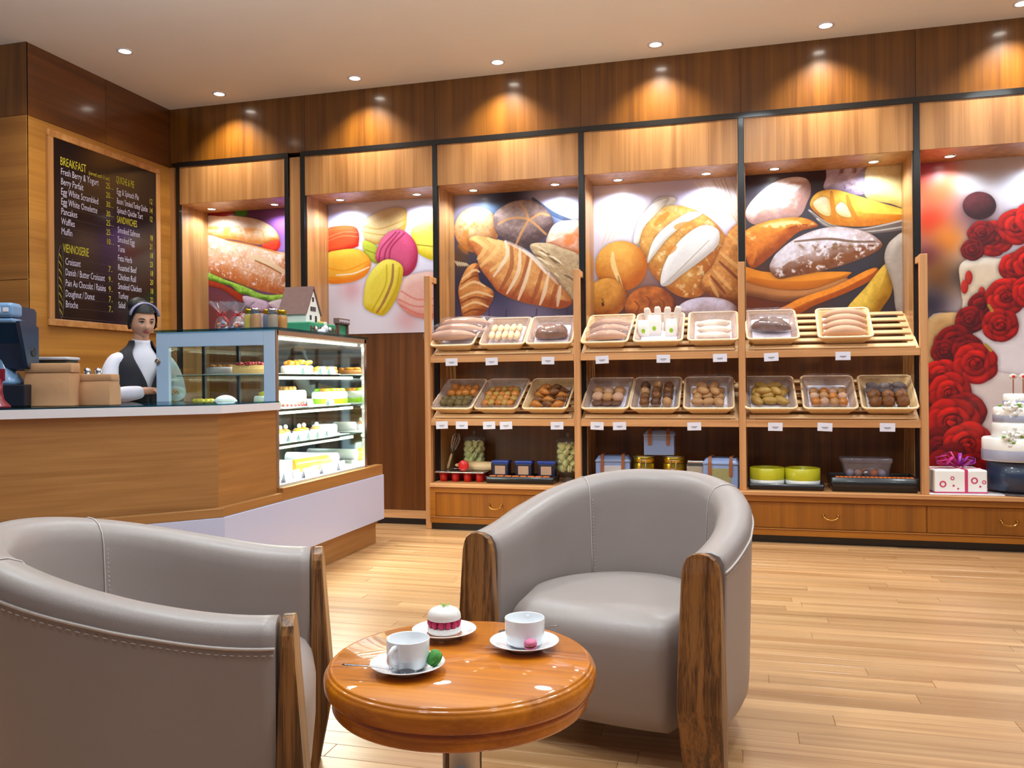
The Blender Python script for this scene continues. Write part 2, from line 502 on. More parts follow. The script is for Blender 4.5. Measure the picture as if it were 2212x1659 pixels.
# ------------------------------------------------------------------ printed murals: a small painter
_ng = np.random.default_rng(5)
_GR = _ng.random((64, 64))
def vnoise(x, z, f, oct=3):
    out = np.zeros_like(x); a = 1.0; tot = 0.0
    for o in range(oct):
        u = x * f + 17.3 * o; v = z * f + 9.1 * o
        iu = np.floor(u).astype(int); iv = np.floor(v).astype(int)
        fu = u - iu; fv = v - iv
        fu = fu * fu * (3 - 2 * fu); fv = fv * fv * (3 - 2 * fv)
        g = lambda a_, b_: _GR[a_ % 64, b_ % 64]
        out += a * ((g(iu, iv) * (1 - fu) + g(iu + 1, iv) * fu) * (1 - fv) + (g(iu, iv + 1) * (1 - fu) + g(iu + 1, iv + 1) * fu) * fv)
        tot += a; a *= 0.55; f *= 2.1
    return out / tot

class Painter:
    def __init__(s, x0, x1, z0, z1, ppm=420):
        s.ppm = ppm; s.w = int((x1 - x0) * ppm); s.h = int((z1 - z0) * ppm); s.x0 = x0; s.z0 = z0
        xs = x0 + (np.arange(s.w) + .5) / ppm; zs = z0 + (np.arange(s.h) + .5) / ppm
        s.X, s.Z = np.meshgrid(xs, zs)
        s.img = np.zeros((s.h, s.w, 3))
    def bg(s, base, spl):
        s.img[:] = base
        for x, z, r, c in spl:
            a = np.exp(-((s.X - x) ** 2 + (s.Z - z) ** 2) / (r * r))[..., None]
            s.img = s.img * (1 - a) + np.array(c) * a
    def win(s, P, pad):
        i0 = max(0, int((P[:, 0].min() - pad - s.x0) * s.ppm)); i1 = min(s.w, int((P[:, 0].max() + pad - s.x0) * s.ppm) + 1)
        j0 = max(0, int((P[:, 1].min() - pad - s.z0) * s.ppm)); j1 = min(s.h, int((P[:, 1].max() + pad - s.z0) * s.ppm) + 1)
        return i0, i1, j0, j1
    def sdf(s, P, X, Z):
        d2 = np.full(X.shape, 1e9); inside = np.zeros(X.shape, bool)
        Q = np.roll(P, -1, 0)
        for (ax, az), (bx, bz) in zip(P, Q):
            ex, ez = bx - ax, bz - az
            L = ex * ex + ez * ez + 1e-12
            t = np.clip(((X - ax) * ex + (Z - az) * ez) / L, 0, 1)
            d2 = np.minimum(d2, (X - ax - t * ex) ** 2 + (Z - az - t * ez) ** 2)
            c = ((az > Z) != (bz > Z)) & (X < (bx - ax) * (Z - az) / (bz - az + 1e-12) + ax)
            inside ^= c
        return np.sqrt(d2) * np.where(inside, 1, -1)
    def put(s, w, a, c):
        i0, i1, j0, j1 = w
        a = np.clip(a, 0, 1)[..., None]
        s.img[j0:j1, i0:i1] = s.img[j0:j1, i0:i1] * (1 - a) + c * a
    def blob(s, pts, lo, hi, r, n, ns):
        P = catmull(pts, 5); w = s.win(P, .02); i0, i1, j0, j1 = w
        if i1 - i0 < 2 or j1 - j0 < 2: return
        X = s.X[j0:j1, i0:i1]; Z = s.Z[j0:j1, i0:i1]
        d = s.sdf(P, X, Z)
        t = np.clip(d / r, 0, 1); hgt = np.sqrt(1 - (1 - t) ** 2) * r
        gz, gx = np.gradient(hgt, 1 / s.ppm)
        ln = np.sqrt(gx * gx + gz * gz + 1)
        lam = np.clip((0.35 * gx - 0.66 * gz + 0.66) / ln, 0, 1)
        nz = vnoise(X, Z, ns) - .5
        f = np.clip(lam * 1.02 + nz * n * 2.2, 0, 1)[..., None]
        c = np.array(lo) * (1 - f) + np.array(hi) * f
        c *= (1 + (vnoise(X, Z, ns * 3.1) - .5) * n * .7)[..., None]
        # soft contact shade printed around the shape
        s.put(w, np.where(d < 0, np.exp(d * 90) * .28, 0), np.array((40, 25, 25)))
        s.put(w, d * s.ppm * .7 + .5, c)
    def line(s, pts, wd, c, al, taper):
        P = catmull(pts, 8, False); w = s.win(P, wd); i0, i1, j0, j1 = w
        if i1 - i0 < 2 or j1 - j0 < 2: return
        X = s.X[j0:j1, i0:i1]; Z = s.Z[j0:j1, i0:i1]
        a = np.zeros(X.shape); n = len(P)
        for k in range(n - 1):
            (ax, az), (bx, bz) = P[k], P[k + 1]
            ex, ez = bx - ax, bz - az
            t = np.clip(((X - ax) * ex + (Z - az) * ez) / (ex * ex + ez * ez + 1e-12), 0, 1)
            d = np.sqrt((X - ax - t * ex) ** 2 + (Z - az - t * ez) ** 2)
            u = (k + t) / (n - 1)
            ww = wd * .5 * (1 - taper * np.abs(2 * u - 1) ** 1.5)
            a = np.maximum(a, np.clip((ww - d) * s.ppm * .6 + .5, 0, 1))
        g = .8 + .4 * vnoise(X, Z, 40)
        s.put(w, a * al * np.clip(g, 0, 1), np.array(c, float))
    def speck(s, pts, c, th, ns, al):
        P = catmull(pts, 5); w = s.win(P, .0); i0, i1, j0, j1 = w
        if i1 - i0 < 2 or j1 - j0 < 2: return
        X = s.X[j0:j1, i0:i1]; Z = s.Z[j0:j1, i0:i1]
        d = s.sdf(P, X, Z)
        nz = vnoise(X + 3.3, Z + 1.7, ns, 4)
        s.put(w, np.clip(d * 40, 0, 1) * np.clip((nz - th) * 7, 0, 1) * al, np.array(c, float))
    def rose(s, x, z, r, dark):
        hi, lo = ((232, 34, 22), (128, 6, 8)) if not dark else ((172, 18, 18), (84, 2, 8))
        rr = random.Random(int(x * 977 + z * 331))
        def petal(a, q, w, h, k):
            cx, cz = x + r * q * math.cos(a), z + r * q * math.sin(a)
            ca, sa = math.cos(a + PI / 2), math.sin(a + PI / 2)
            pts = []
            for t in np.linspace(0, 2 * PI, 10)[:-1]:
                u, v = w * r * math.cos(t), h * r * math.sin(t) * (1 + .1 * rr.uniform(-1, 1))
                pts.append((cx + u * ca - v * sa, cz + u * sa + v * ca))
            f = rr.uniform(.85, 1.1) * k
            s.blob(pts, tuple(c * f for c in lo), tuple(min(255, c * f) for c in hi), r * .22, .06, 30)
        a0 = rr.uniform(0, 6)
        for k in range(6): petal(a0 + k * PI / 3 + rr.uniform(-.2, .2), .55, .58, .42, 1.0)
        for k in range(4): petal(a0 + .5 + k * PI / 2, .30, .44, .32, 1.05)
        for k in range(3): petal(a0 + k * 2.1, .14, .28, .20, .95)
        for k in range(3):
            q = r * (.36 - .11 * k); b0 = a0 + k * 2.1
            s.line([(x + q * math.cos(b0 + u), z + q * .85 * math.sin(b0 + u)) for u in np.linspace(0, 3.2, 7)], r * .08, (70, 0, 6), .8, .7)

    def material(s, name):
        im = bpy.data.images.new(name, s.w, s.h)
        px = np.ones((s.h, s.w, 4), np.float32)
        px[..., :3] = np.clip(s.img / 255.0, 0, 1)
        im.pixels.foreach_set(px.ravel()); im.update()
        m, nt, b = newmat(name)
        t = nt.nodes.new('ShaderNodeTexImage'); t.image = im
        nt.links.new(t.outputs['Color'], b.inputs['Base Color'])
        b.inputs['Roughness'].default_value = 0.38
        b.inputs['Coat Weight'].default_value = 0.3
        b.inputs['Coat Roughness'].default_value = 0.2
        return m

def mural(name, label, x0, x1, z0, z1, y, art):
    p = Painter(x0, x1, z0, z1)
    art(p)
    mat = p.material('print_' + name)
    me = bpy.data.meshes.new(name)
    t = .006
    v = [(x0, y, z0), (x1, y, z0), (x1, y, z1), (x0, y, z1), (x0, y + t, z0), (x1, y + t, z0), (x1, y + t, z1), (x0, y + t, z1)]
    f = [(0, 1, 2, 3), (5, 4, 7, 6), (4, 0, 3, 7), (1, 5, 6, 2), (3, 2, 6, 7), (4, 5, 1, 0)]
    me.from_pydata(v, [], f)
    uv = me.uv_layers.new(name='uv')
    for li, l in enumerate(me.loops):
        vx, vy, vz = v[l.vertex_index]
        uv.data[li].uv = ((vx - x0) / (x1 - x0), (vz - z0) / (z1 - z0))
    me.materials.append(mat); me.materials.append(MATS['white_solid'])
    for k, pl in enumerate(me.polygons): pl.material_index = 0 if k == 0 else 1
    o = bpy.data.objects.new(name, me); COL.objects.link(o)
    return tag(o, label, 'mural')

def art_sandwich(p):
    p.bg((95,45,95),[(-3.972,2.648,0.149254,(150,90,170)),(-3.929,2.271,0.223881,(170,120,190)),(-4.592,2.728,0.11194,(120,20,40)),(-4.602,1.79,0.298507,(120,60,60)),(-4.17,1.736,0.223881,(190,170,190))])
    p.blob([(-4.408,2.751),(-4.283,2.743),(-4.293,2.668),(-4.389,2.673)],(40,90,20),(70,150,40),0.030,0.12,30)
    p.blob([(-4.68,2.755),(-4.446,2.74),(-4.447,2.668),(-4.642,2.671)],(120,0,20),(180,10,40),0.030,0.12,30)
    p.blob([(-4.736,2.696),(-4.538,2.689),(-4.415,2.687),(-4.174,2.641),(-4.019,2.558),(-3.955,2.459),(-4.009,2.417),(-4.176,2.412),(-4.417,2.467),(-4.738,2.517)],(190,110,40),(240,215,195),0.090,0.16,24)
    p.speck([(-4.662,2.615),(-4.174,2.566),(-4.104,2.456),(-4.417,2.494),(-4.663,2.551)],(215,120,25),0.45,16,0.75)
    p.blob([(-4.128,2.41),(-3.973,2.444),(-3.948,2.395),(-3.998,2.339),(-4.093,2.36)],(190,20,10),(245,70,35),0.034,0.05,30)
    p.blob([(-4.738,2.517),(-4.479,2.465),(-4.236,2.41),(-3.998,2.345),(-3.869,2.286),(-3.872,1.97),(-4.061,1.972),(-4.3,2.039),(-4.482,2.11),(-4.741,2.197)],(185,95,45),(240,200,170),0.149,0.22,26)
    p.speck([(-4.738,2.517),(-4.479,2.465),(-4.236,2.41),(-3.998,2.345),(-3.869,2.286),(-3.872,1.97),(-4.061,1.972),(-4.3,2.039),(-4.482,2.11),(-4.741,2.197)],(245,225,225),0.58,45,0.8)
    p.speck([(-4.69,2.303),(-4.299,2.189),(-3.894,2.055),(-3.895,1.981),(-4.18,2.002),(-4.666,2.183)],(200,110,50),0.48,24,0.6)
    p.line([(-4.249,2.304),(-4.106,2.255),(-3.882,2.139)],0.0485,(225,190,150),0.9,0.2)
    p.line([(-4.202,2.27),(-4.07,2.21),(-3.941,2.141)],0.0149,(150,80,30),0.8,0.3)
    p.line([(-4.491,2.466),(-4.248,2.416),(-3.963,2.322)],0.0149,(200,110,30),0.8,0.3)
    p.blob([(-4.741,2.197),(-4.519,2.112),(-4.3,2.034),(-4.109,1.957),(-3.872,1.949),(-3.873,1.875),(-4.014,1.88),(-4.109,1.915),(-4.205,1.902),(-4.277,1.963),(-4.374,1.977),(-4.446,2.045),(-4.544,2.07),(-4.63,2.1),(-4.742,2.121)],(80,130,20),(185,230,95),0.030,0.3,60)
    p.blob([(-4.742,2.121),(-4.52,2.058),(-4.301,1.932),(-4.35,1.891),(-4.545,2.016),(-4.742,2.067)],(120,30,20),(190,60,30),0.022,0.2,30)
    p.blob([(-4.325,1.954),(-4.062,1.881),(-4.11,1.798),(-4.278,1.846)],(170,120,160),(235,215,235),0.037,0.1,30)
    p.blob([(-4.375,1.892),(-4.182,1.811),(-3.992,1.784),(-4.063,1.754),(-4.303,1.783),(-4.399,1.839)],(50,10,30),(100,40,60),0.022,0.12,30)
    p.blob([(-4.074,1.882),(-3.872,1.907),(-3.874,1.77),(-3.968,1.804)],(200,170,190),(245,230,240),0.037,0.1,30)
    p.blob([(-3.992,1.773),(-3.873,1.844),(-3.874,1.77)],(190,50,20),(230,90,40),0.019,0.12,30)
    p.blob([(-4.351,1.795),(-3.874,1.749),(-3.875,1.622),(-4.353,1.634)],(140,125,125),(215,205,215),0.045,0.2,30)
def art_macaron(p):
    p.bg((238,234,250),[(-3.422,2.657,0.223881,(190,185,225)),(-2.508,2.561,0.261194,(205,200,235)),(-3.25,1.974,0.11194,(225,180,190)),(-2.729,1.695,0.11194,(235,190,200))])
    p.blob([(-3.133,2.549),(-3.021,2.624),(-2.856,2.665),(-2.747,2.648),(-2.724,2.596),(-2.749,2.455),(-2.914,2.373),(-3.024,2.353),(-3.118,2.404)],(205,150,60),(235,210,165),0.060,0.08,40)
    p.line([(-3.122,2.517),(-2.967,2.488),(-2.737,2.556)],0.0112,(190,130,30),0.55,0)
    p.line([(-3.112,2.465),(-2.913,2.434),(-2.748,2.506)],0.0112,(190,130,30),0.55,0)
    p.blob([(-3.129,2.394),(-3.024,2.353),(-2.98,2.295),(-3.003,2.189),(-3.092,2.234),(-3.13,2.302)],(150,150,10),(205,210,70),0.037,0.08,40)
    p.line([(-3.113,2.312),(-3.003,2.27)],0.0112,(120,120,0),0.55,0)
    p.blob([(-2.684,2.452),(-2.586,2.517),(-2.447,2.539),(-2.451,2.209),(-2.61,2.251),(-2.653,2.339)],(210,180,10),(250,235,110),0.082,0.08,40)
    p.line([(-2.631,2.333),(-2.45,2.304)],0.0112,(120,90,0),0.55,0)
    p.blob([(-3.495,2.497),(-3.358,2.536),(-3.223,2.523),(-3.177,2.469),(-3.177,2.376),(-3.214,2.337),(-3.497,2.294)],(205,25,5),(250,95,45),0.052,0.08,40)
    p.line([(-3.485,2.434),(-3.336,2.478),(-3.19,2.47)],0.0075,(255,150,110),0.55,0)
    p.line([(-3.485,2.403),(-3.325,2.446),(-3.179,2.428)],0.0075,(255,150,110),0.55,0)
    p.blob([(-3.003,2.204),(-3.008,2.296),(-2.946,2.415),(-2.836,2.472),(-2.738,2.45),(-2.653,2.359),(-2.625,2.257),(-2.649,2.137),(-2.736,2.068),(-2.861,2.096)],(170,30,70),(225,100,140),0.090,0.08,40)
    p.line([(-2.987,2.213),(-2.958,2.324),(-2.825,2.45)],0.0149,(120,10,45),0.55,0)
    p.line([(-2.937,2.201),(-2.914,2.312),(-2.793,2.448)],0.0149,(120,10,45),0.55,0)
    p.line([(-2.888,2.204),(-2.87,2.32),(-2.749,2.435)],0.0149,(120,10,45),0.55,0)
    p.blob([(-2.831,1.891),(-2.769,2.031),(-2.644,2.087),(-2.452,2.063),(-2.455,1.718),(-2.648,1.712),(-2.777,1.793)],(230,140,125),(250,215,205),0.082,0.08,40)
    p.line([(-2.809,1.87),(-2.647,1.804),(-2.454,1.808)],0.0149,(225,110,90),0.55,0)
    p.line([(-2.781,1.94),(-2.636,1.864),(-2.454,1.868)],0.0149,(225,110,90),0.55,0)
    p.line([(-2.788,1.819),(-2.637,1.743),(-2.487,1.729)],0.0149,(225,110,90),0.55,0)
    p.blob([(-3.498,2.279),(-3.36,2.324),(-3.18,2.32),(-3.078,2.238),(-3.068,2.156),(-3.138,2.072),(-3.307,2.03),(-3.5,2.055)],(240,130,20),(255,205,70),0.082,0.08,40)
    p.line([(-3.487,2.174),(-3.306,2.14),(-3.092,2.208)],0.0149,(240,140,10),0.55,0)
    p.line([(-3.477,2.085),(-3.272,2.072),(-3.115,2.137)],0.0149,(240,140,10),0.55,0)
    p.line([(-3.397,2.103),(-3.227,2.111),(-3.081,2.161)],0.0149,(255,235,215),0.9,0.2)
    p.blob([(-3.134,1.912),(-3.093,2.075),(-2.97,2.202),(-2.86,2.215),(-2.768,2.153),(-2.772,2.041),(-2.836,1.866),(-2.936,1.742),(-3.03,1.753),(-3.124,1.809)],(215,180,20),(250,235,95),0.075,0.08,40)
    p.line([(-2.916,2.169),(-2.928,1.997),(-3.052,1.787)],0.0149,(190,150,0),0.55,0)
    p.line([(-2.795,2.144),(-2.83,1.962),(-2.952,1.763)],0.0149,(190,150,0),0.55,0)
    p.line([(-2.855,2.172),(-2.868,2.025),(-2.94,1.865),(-3.008,1.765)],0.0261,(165,115,60),0.9,0.3)
def art_croissant(p):
    p.bg((55,50,75),[(-2.216,2.661,0.223881,(185,180,210)),(-1.93,2.604,0.149254,(80,110,150)),(-1.769,2.691,0.149254,(20,20,35)),(-1.493,2.615,0.186567,(200,195,225)),(-1.28,2.564,0.186567,(210,205,230)),(-2.261,2.193,0.11194,(90,60,40)),(-2.018,1.87,0.223881,(25,25,60)),(-1.62,1.664,0.261194,(120,105,135)),(-2.061,1.676,0.186567,(110,95,130)),(-1.285,1.996,0.149254,(190,160,130)),(-1.455,2.46,0.0746269,(70,90,130))])
    p.line([(-1.987,1.76),(-2,1.616)],0.0112,(60,45,70),0.8,0)
    p.line([(-1.838,1.755),(-1.851,1.612)],0.0112,(60,45,70),0.8,0)
    p.line([(-1.58,1.747),(-1.593,1.606)],0.0112,(60,45,70),0.8,0)
    p.line([(-1.326,1.739),(-1.339,1.599)],0.0112,(60,45,70),0.8,0)
    p.line([(-1.605,2.66),(-1.435,2.524),(-1.267,2.449)],0.0373,(50,65,95),0.9,0.4)
    p.blob([(-1.9,2.42),(-1.92,2.337),(-1.974,2.272),(-2.053,2.239),(-2.14,2.243),(-2.219,2.285),(-2.273,2.356),(-2.292,2.442),(-2.272,2.526),(-2.216,2.591),(-2.136,2.624),(-2.049,2.618),(-1.971,2.576),(-1.918,2.505)],(150,85,35),(235,195,150),0.164,0.25,22)
    p.speck([(-1.981,2.355),(-1.997,2.288),(-2.041,2.236),(-2.103,2.209),(-2.172,2.212),(-2.235,2.245),(-2.278,2.302),(-2.293,2.371),(-2.277,2.439),(-2.232,2.491),(-2.169,2.517),(-2.1,2.513),(-2.038,2.48),(-1.996,2.423)],(190,110,30),0.5,18,0.6)
    p.blob([(-1.942,2.543),(-1.828,2.63),(-1.691,2.657),(-1.568,2.628),(-1.465,2.532),(-1.43,2.429),(-1.497,2.343),(-1.621,2.266),(-1.744,2.272),(-1.906,2.371)],(70,45,45),(165,135,125),0.149,0.3,35)
    p.line([(-1.905,2.468),(-1.792,2.51),(-1.643,2.489),(-1.497,2.361)],0.0224,(205,140,80),0.75,0.2)
    p.line([(-1.716,2.637),(-1.667,2.562),(-1.643,2.489)],0.0224,(205,140,80),0.75,0.2)
    p.line([(-1.757,2.279),(-1.706,2.384),(-1.643,2.489)],0.0224,(205,140,80),0.75,0.2)
    p.line([(-1.631,2.488),(-1.545,2.531),(-1.471,2.514)],0.0224,(205,140,80),0.75,0.2)
    p.blob([(-1.498,2.301),(-1.436,2.429),(-1.327,2.464),(-1.183,2.426),(-1.186,2.144),(-1.341,2.187),(-1.462,2.252)],(190,90,40),(245,220,205),0.134,0.2,20)
    p.speck([(-1.376,2.343),(-1.184,2.344),(-1.186,2.144),(-1.305,2.173)],(225,110,40),0.42,14,0.7)
    p.blob([(-1.633,2.279),(-1.498,2.29),(-1.377,2.248),(-1.186,2.132),(-1.189,1.767),(-1.308,1.842),(-1.428,2.001),(-1.573,2.162)],(150,115,80),(215,190,150),0.037,0.3,40)
    p.line([(-1.543,2.232),(-1.5,2.212),(-1.446,2.168)],0.0168,(120,90,60),0.9,0.5)
    p.line([(-1.463,2.171),(-1.421,2.152),(-1.367,2.108)],0.0168,(240,225,190),0.9,0.5)
    p.line([(-1.49,2.073),(-1.447,2.053),(-1.393,2.01)],0.0168,(240,225,190),0.9,0.5)
    p.line([(-1.548,2.174),(-1.505,2.154),(-1.451,2.11)],0.0168,(190,155,110),0.9,0.5)
    p.line([(-1.367,1.99),(-1.325,1.97),(-1.271,1.927)],0.0168,(190,155,110),0.9,0.5)
    p.line([(-1.551,2.12),(-1.508,2.1),(-1.454,2.056)],0.0168,(190,155,110),0.9,0.5)
    p.line([(-1.359,2.075),(-1.317,2.055),(-1.263,2.011)],0.0168,(190,155,110),0.9,0.5)
    p.line([(-1.526,2.109),(-1.484,2.089),(-1.429,2.045)],0.0168,(190,155,110),0.9,0.5)
    p.line([(-1.593,2.199),(-1.55,2.179),(-1.495,2.134)],0.0168,(120,90,60),0.9,0.5)
    p.line([(-1.455,2.152),(-1.412,2.132),(-1.358,2.088)],0.0168,(120,90,60),0.9,0.5)
    p.line([(-1.529,2.1),(-1.487,2.081),(-1.433,2.037)],0.0168,(190,155,110),0.9,0.5)
    p.line([(-1.618,2.264),(-1.575,2.244),(-1.521,2.2)],0.0168,(190,155,110),0.9,0.5)
    p.line([(-1.344,2.018),(-1.302,1.998),(-1.248,1.955)],0.0168,(120,90,60),0.9,0.5)
    p.line([(-1.482,2.157),(-1.439,2.138),(-1.385,2.094)],0.0168,(120,90,60),0.9,0.5)
    p.line([(-1.568,2.222),(-1.525,2.202),(-1.47,2.158)],0.0168,(240,225,190),0.9,0.5)
    p.line([(-1.594,2.221),(-1.551,2.201),(-1.497,2.156)],0.0168,(190,155,110),0.9,0.5)
    p.line([(-1.451,2.082),(-1.409,2.062),(-1.355,2.018)],0.0168,(190,155,110),0.9,0.5)
    p.line([(-1.573,2.174),(-1.531,2.154),(-1.476,2.11)],0.0168,(240,225,190),0.9,0.5)
    p.line([(-1.485,2.172),(-1.443,2.153),(-1.389,2.108)],0.0168,(120,90,60),0.9,0.5)
    p.line([(-1.53,2.186),(-1.487,2.166),(-1.433,2.121)],0.0168,(190,155,110),0.9,0.5)
    p.line([(-1.413,2.116),(-1.371,2.097),(-1.317,2.053)],0.0168,(190,155,110),0.9,0.5)
    p.line([(-1.587,2.273),(-1.544,2.253),(-1.49,2.208)],0.0168,(225,200,160),0.9,0.5)
    p.line([(-1.53,2.153),(-1.487,2.133),(-1.433,2.089)],0.0168,(225,200,160),0.9,0.5)
    p.line([(-1.581,2.142),(-1.539,2.122),(-1.484,2.078)],0.0168,(190,155,110),0.9,0.5)
    p.line([(-1.47,2.183),(-1.427,2.163),(-1.373,2.119)],0.0168,(240,225,190),0.9,0.5)
    p.line([(-1.329,1.942),(-1.287,1.923),(-1.234,1.88)],0.0168,(190,155,110),0.9,0.5)
    p.line([(-2.29,2.177),(-2.259,2.133)],0.0149,(225,205,165),0.8,0.4)
    p.line([(-2.271,2.173),(-2.239,2.132)],0.0149,(225,205,165),0.8,0.4)
    p.line([(-2.252,2.168),(-2.22,2.131)],0.0149,(225,205,165),0.8,0.4)
    p.line([(-2.232,2.164),(-2.201,2.13)],0.0149,(225,205,165),0.8,0.4)
    p.line([(-2.213,2.159),(-2.181,2.129)],0.0149,(225,205,165),0.8,0.4)
    p.line([(-2.194,2.154),(-2.162,2.129)],0.0149,(225,205,165),0.8,0.4)
    p.blob([(-2.167,2.342),(-2.096,2.384),(-1.931,2.342),(-1.844,2.32),(-1.683,2.239),(-1.548,2.113),(-1.404,1.964),(-1.302,1.842),(-1.287,1.782),(-1.382,1.744),(-1.552,1.773),(-1.724,1.815),(-1.898,1.893),(-1.979,1.987),(-2.079,2.125),(-2.091,2.211)],(165,75,25),(245,190,115),0.164,0.2,30)
    p.line([(-2.122,2.358),(-2.02,2.28),(-2.085,2.186)],0.0410,(240,195,125),0.7,0.4)
    p.line([(-1.994,2.352),(-1.907,2.274),(-2.06,2.124)],0.0410,(240,195,125),0.7,0.4)
    p.line([(-1.906,2.329),(-1.795,2.209),(-1.972,2.084)],0.0410,(240,195,125),0.7,0.4)
    p.line([(-1.794,2.293),(-1.796,2.1),(-1.898,1.911)],0.0373,(140,60,20),0.6,0.4)
    p.line([(-1.646,2.201),(-1.697,2),(-1.798,1.847)],0.0373,(140,60,20),0.6,0.4)
    p.line([(-1.524,2.088),(-1.575,1.923),(-1.625,1.805)],0.0373,(140,60,20),0.6,0.4)
    p.line([(-1.404,1.964),(-1.441,1.847),(-1.466,1.77)],0.0373,(140,60,20),0.6,0.4)
    p.line([(-1.844,2.32),(-1.832,2.198),(-1.947,2.034)],0.0336,(245,225,200),0.75,0.5)
    p.line([(-1.72,2.253),(-1.734,2.061),(-1.835,1.885)],0.0336,(245,225,200),0.75,0.5)
    p.line([(-1.622,2.164),(-1.673,1.987),(-1.736,1.833)],0.0336,(245,225,200),0.75,0.5)
    p.line([(-1.695,2.24),(-1.597,2.163),(-1.5,2.04)],0.0336,(245,225,200),0.75,0.5)
    p.line([(-1.476,2.038),(-1.514,1.885),(-1.551,1.785)],0.0336,(245,225,200),0.75,0.5)
    p.line([(-1.38,1.928),(-1.393,1.845),(-1.405,1.768)],0.0336,(245,225,200),0.75,0.5)
    p.line([(-1.844,2.32),(-1.67,2.227),(-1.524,2.088),(-1.404,1.952)],0.0373,(240,225,215),0.55,0.4)
    p.blob([(-2.26,1.949),(-2.181,2.117),(-2.085,2.143),(-2.074,2.003),(-1.948,1.901),(-2,1.769),(-2.128,1.664),(-2.218,1.697),(-2.242,1.801)],(150,70,25),(235,165,90),0.097,0.2,30)
    p.line([(-2.227,2.021),(-2.124,2.09),(-2.073,2.076)],0.0224,(245,210,160),0.8,0.4)
    p.line([(-2.247,1.936),(-2.125,1.993),(-2.024,1.952)],0.0224,(245,210,160),0.8,0.4)
    p.line([(-2.242,1.863),(-2.1,1.907),(-1.961,1.865)],0.0224,(245,210,160),0.8,0.4)
    p.line([(-2.23,1.777),(-2.114,1.822),(-2,1.781)],0.0224,(245,210,160),0.8,0.4)
    p.line([(-2.234,1.979),(-2.125,2.042),(-2.067,2.027)],0.0187,(120,50,15),0.7,0.4)
    p.line([(-2.236,1.82),(-2.113,1.864),(-1.974,1.823)],0.0187,(120,50,15),0.7,0.4)
    p.line([(-2.217,1.727),(-2.127,1.761),(-2.025,1.746)],0.0187,(120,50,15),0.7,0.4)
def art_loaf(p):
    p.bg((224,214,238),[(-0.369,2.726,0.223881,(205,195,230)),(-0.921,2.392,0.186567,(235,220,215)),(-0.087,2.525,0.186567,(225,215,225)),(-0.74,1.899,0.223881,(190,150,130)),(-0.377,1.812,0.335821,(90,50,55)),(-0.928,1.682,0.261194,(90,50,45)),(-0.059,1.656,0.223881,(120,40,30))])
    p.line([(-1.035,2.248),(-0.989,2.358),(-0.958,2.469)],0.0131,(225,195,165),0.6,0.3)
    p.line([(-0.99,2.272),(-0.944,2.382),(-0.917,2.485)],0.0131,(225,195,165),0.6,0.3)
    p.line([(-0.945,2.296),(-0.899,2.405),(-0.875,2.501)],0.0131,(225,195,165),0.6,0.3)
    p.line([(-0.9,2.32),(-0.854,2.429),(-0.834,2.517)],0.0131,(225,195,165),0.6,0.3)
    p.line([(-0.855,2.343),(-0.809,2.452),(-0.793,2.533)],0.0131,(225,195,165),0.6,0.3)
    p.line([(-0.81,2.367),(-0.764,2.476),(-0.753,2.549)],0.0131,(225,195,165),0.6,0.3)
    p.line([(-0.765,2.39),(-0.72,2.499),(-0.712,2.565)],0.0131,(225,195,165),0.6,0.3)
    p.line([(-0.721,2.414),(-0.675,2.522),(-0.671,2.581)],0.0131,(225,195,165),0.6,0.3)
    p.line([(-0.676,2.437),(-0.631,2.545),(-0.631,2.597)],0.0131,(225,195,165),0.6,0.3)
    p.line([(-0.297,2.703),(-0.14,2.529),(0.017,2.41)],0.0112,(235,225,205),0.7,0.4)
    p.line([(-0.269,2.704),(-0.119,2.516),(0.031,2.381)],0.0112,(205,185,155),0.7,0.4)
    p.line([(-0.241,2.706),(-0.098,2.504),(0.044,2.351)],0.0112,(205,185,155),0.7,0.4)
    p.line([(-0.212,2.708),(-0.077,2.492),(0.058,2.322)],0.0112,(205,185,155),0.7,0.4)
    p.line([(-0.184,2.709),(-0.056,2.48),(0.071,2.292)],0.0112,(235,225,205),0.7,0.4)
    p.line([(-0.156,2.711),(-0.035,2.468),(0.085,2.263)],0.0112,(180,160,130),0.7,0.4)
    p.line([(-0.127,2.712),(-0.014,2.456),(0.099,2.233)],0.0112,(205,185,155),0.7,0.4)
    p.line([(-0.099,2.714),(0.007,2.443),(0.112,2.204)],0.0112,(180,160,130),0.7,0.4)
    p.line([(-0.071,2.716),(0.028,2.431),(0.126,2.174)],0.0112,(180,160,130),0.7,0.4)
    p.line([(-0.043,2.717),(0.048,2.419),(0.139,2.145)],0.0112,(235,225,205),0.7,0.4)
    p.line([(-0.015,2.719),(0.069,2.407),(0.153,2.116)],0.0112,(205,185,155),0.7,0.4)
    p.line([(0.013,2.72),(0.09,2.395),(0.166,2.087)],0.0112,(180,160,130),0.7,0.4)
    p.blob([(-0.769,2.24),(-0.739,2.401),(-0.645,2.545),(-0.554,2.603),(-0.441,2.567),(-0.67,2.374),(-0.728,2.238)],(200,180,150),(240,232,225),0.037,0.1,30)
    p.blob([(-0.729,2.215),(-0.704,2.376),(-0.6,2.496),(-0.464,2.534),(-0.33,2.502),(-0.197,2.426),(-0.099,2.319),(-0.039,2.18),(-0.157,2.005),(-0.241,1.822),(-0.403,1.805),(-0.56,1.914),(-0.673,2.062)],(175,95,25),(235,180,95),0.224,0.3,16)
    p.speck([(-0.729,2.215),(-0.704,2.376),(-0.6,2.496),(-0.464,2.534),(-0.33,2.502),(-0.197,2.426),(-0.099,2.319),(-0.039,2.18),(-0.157,2.005),(-0.241,1.822),(-0.403,1.805),(-0.56,1.914),(-0.673,2.062)],(245,220,170),0.6,22,0.7)
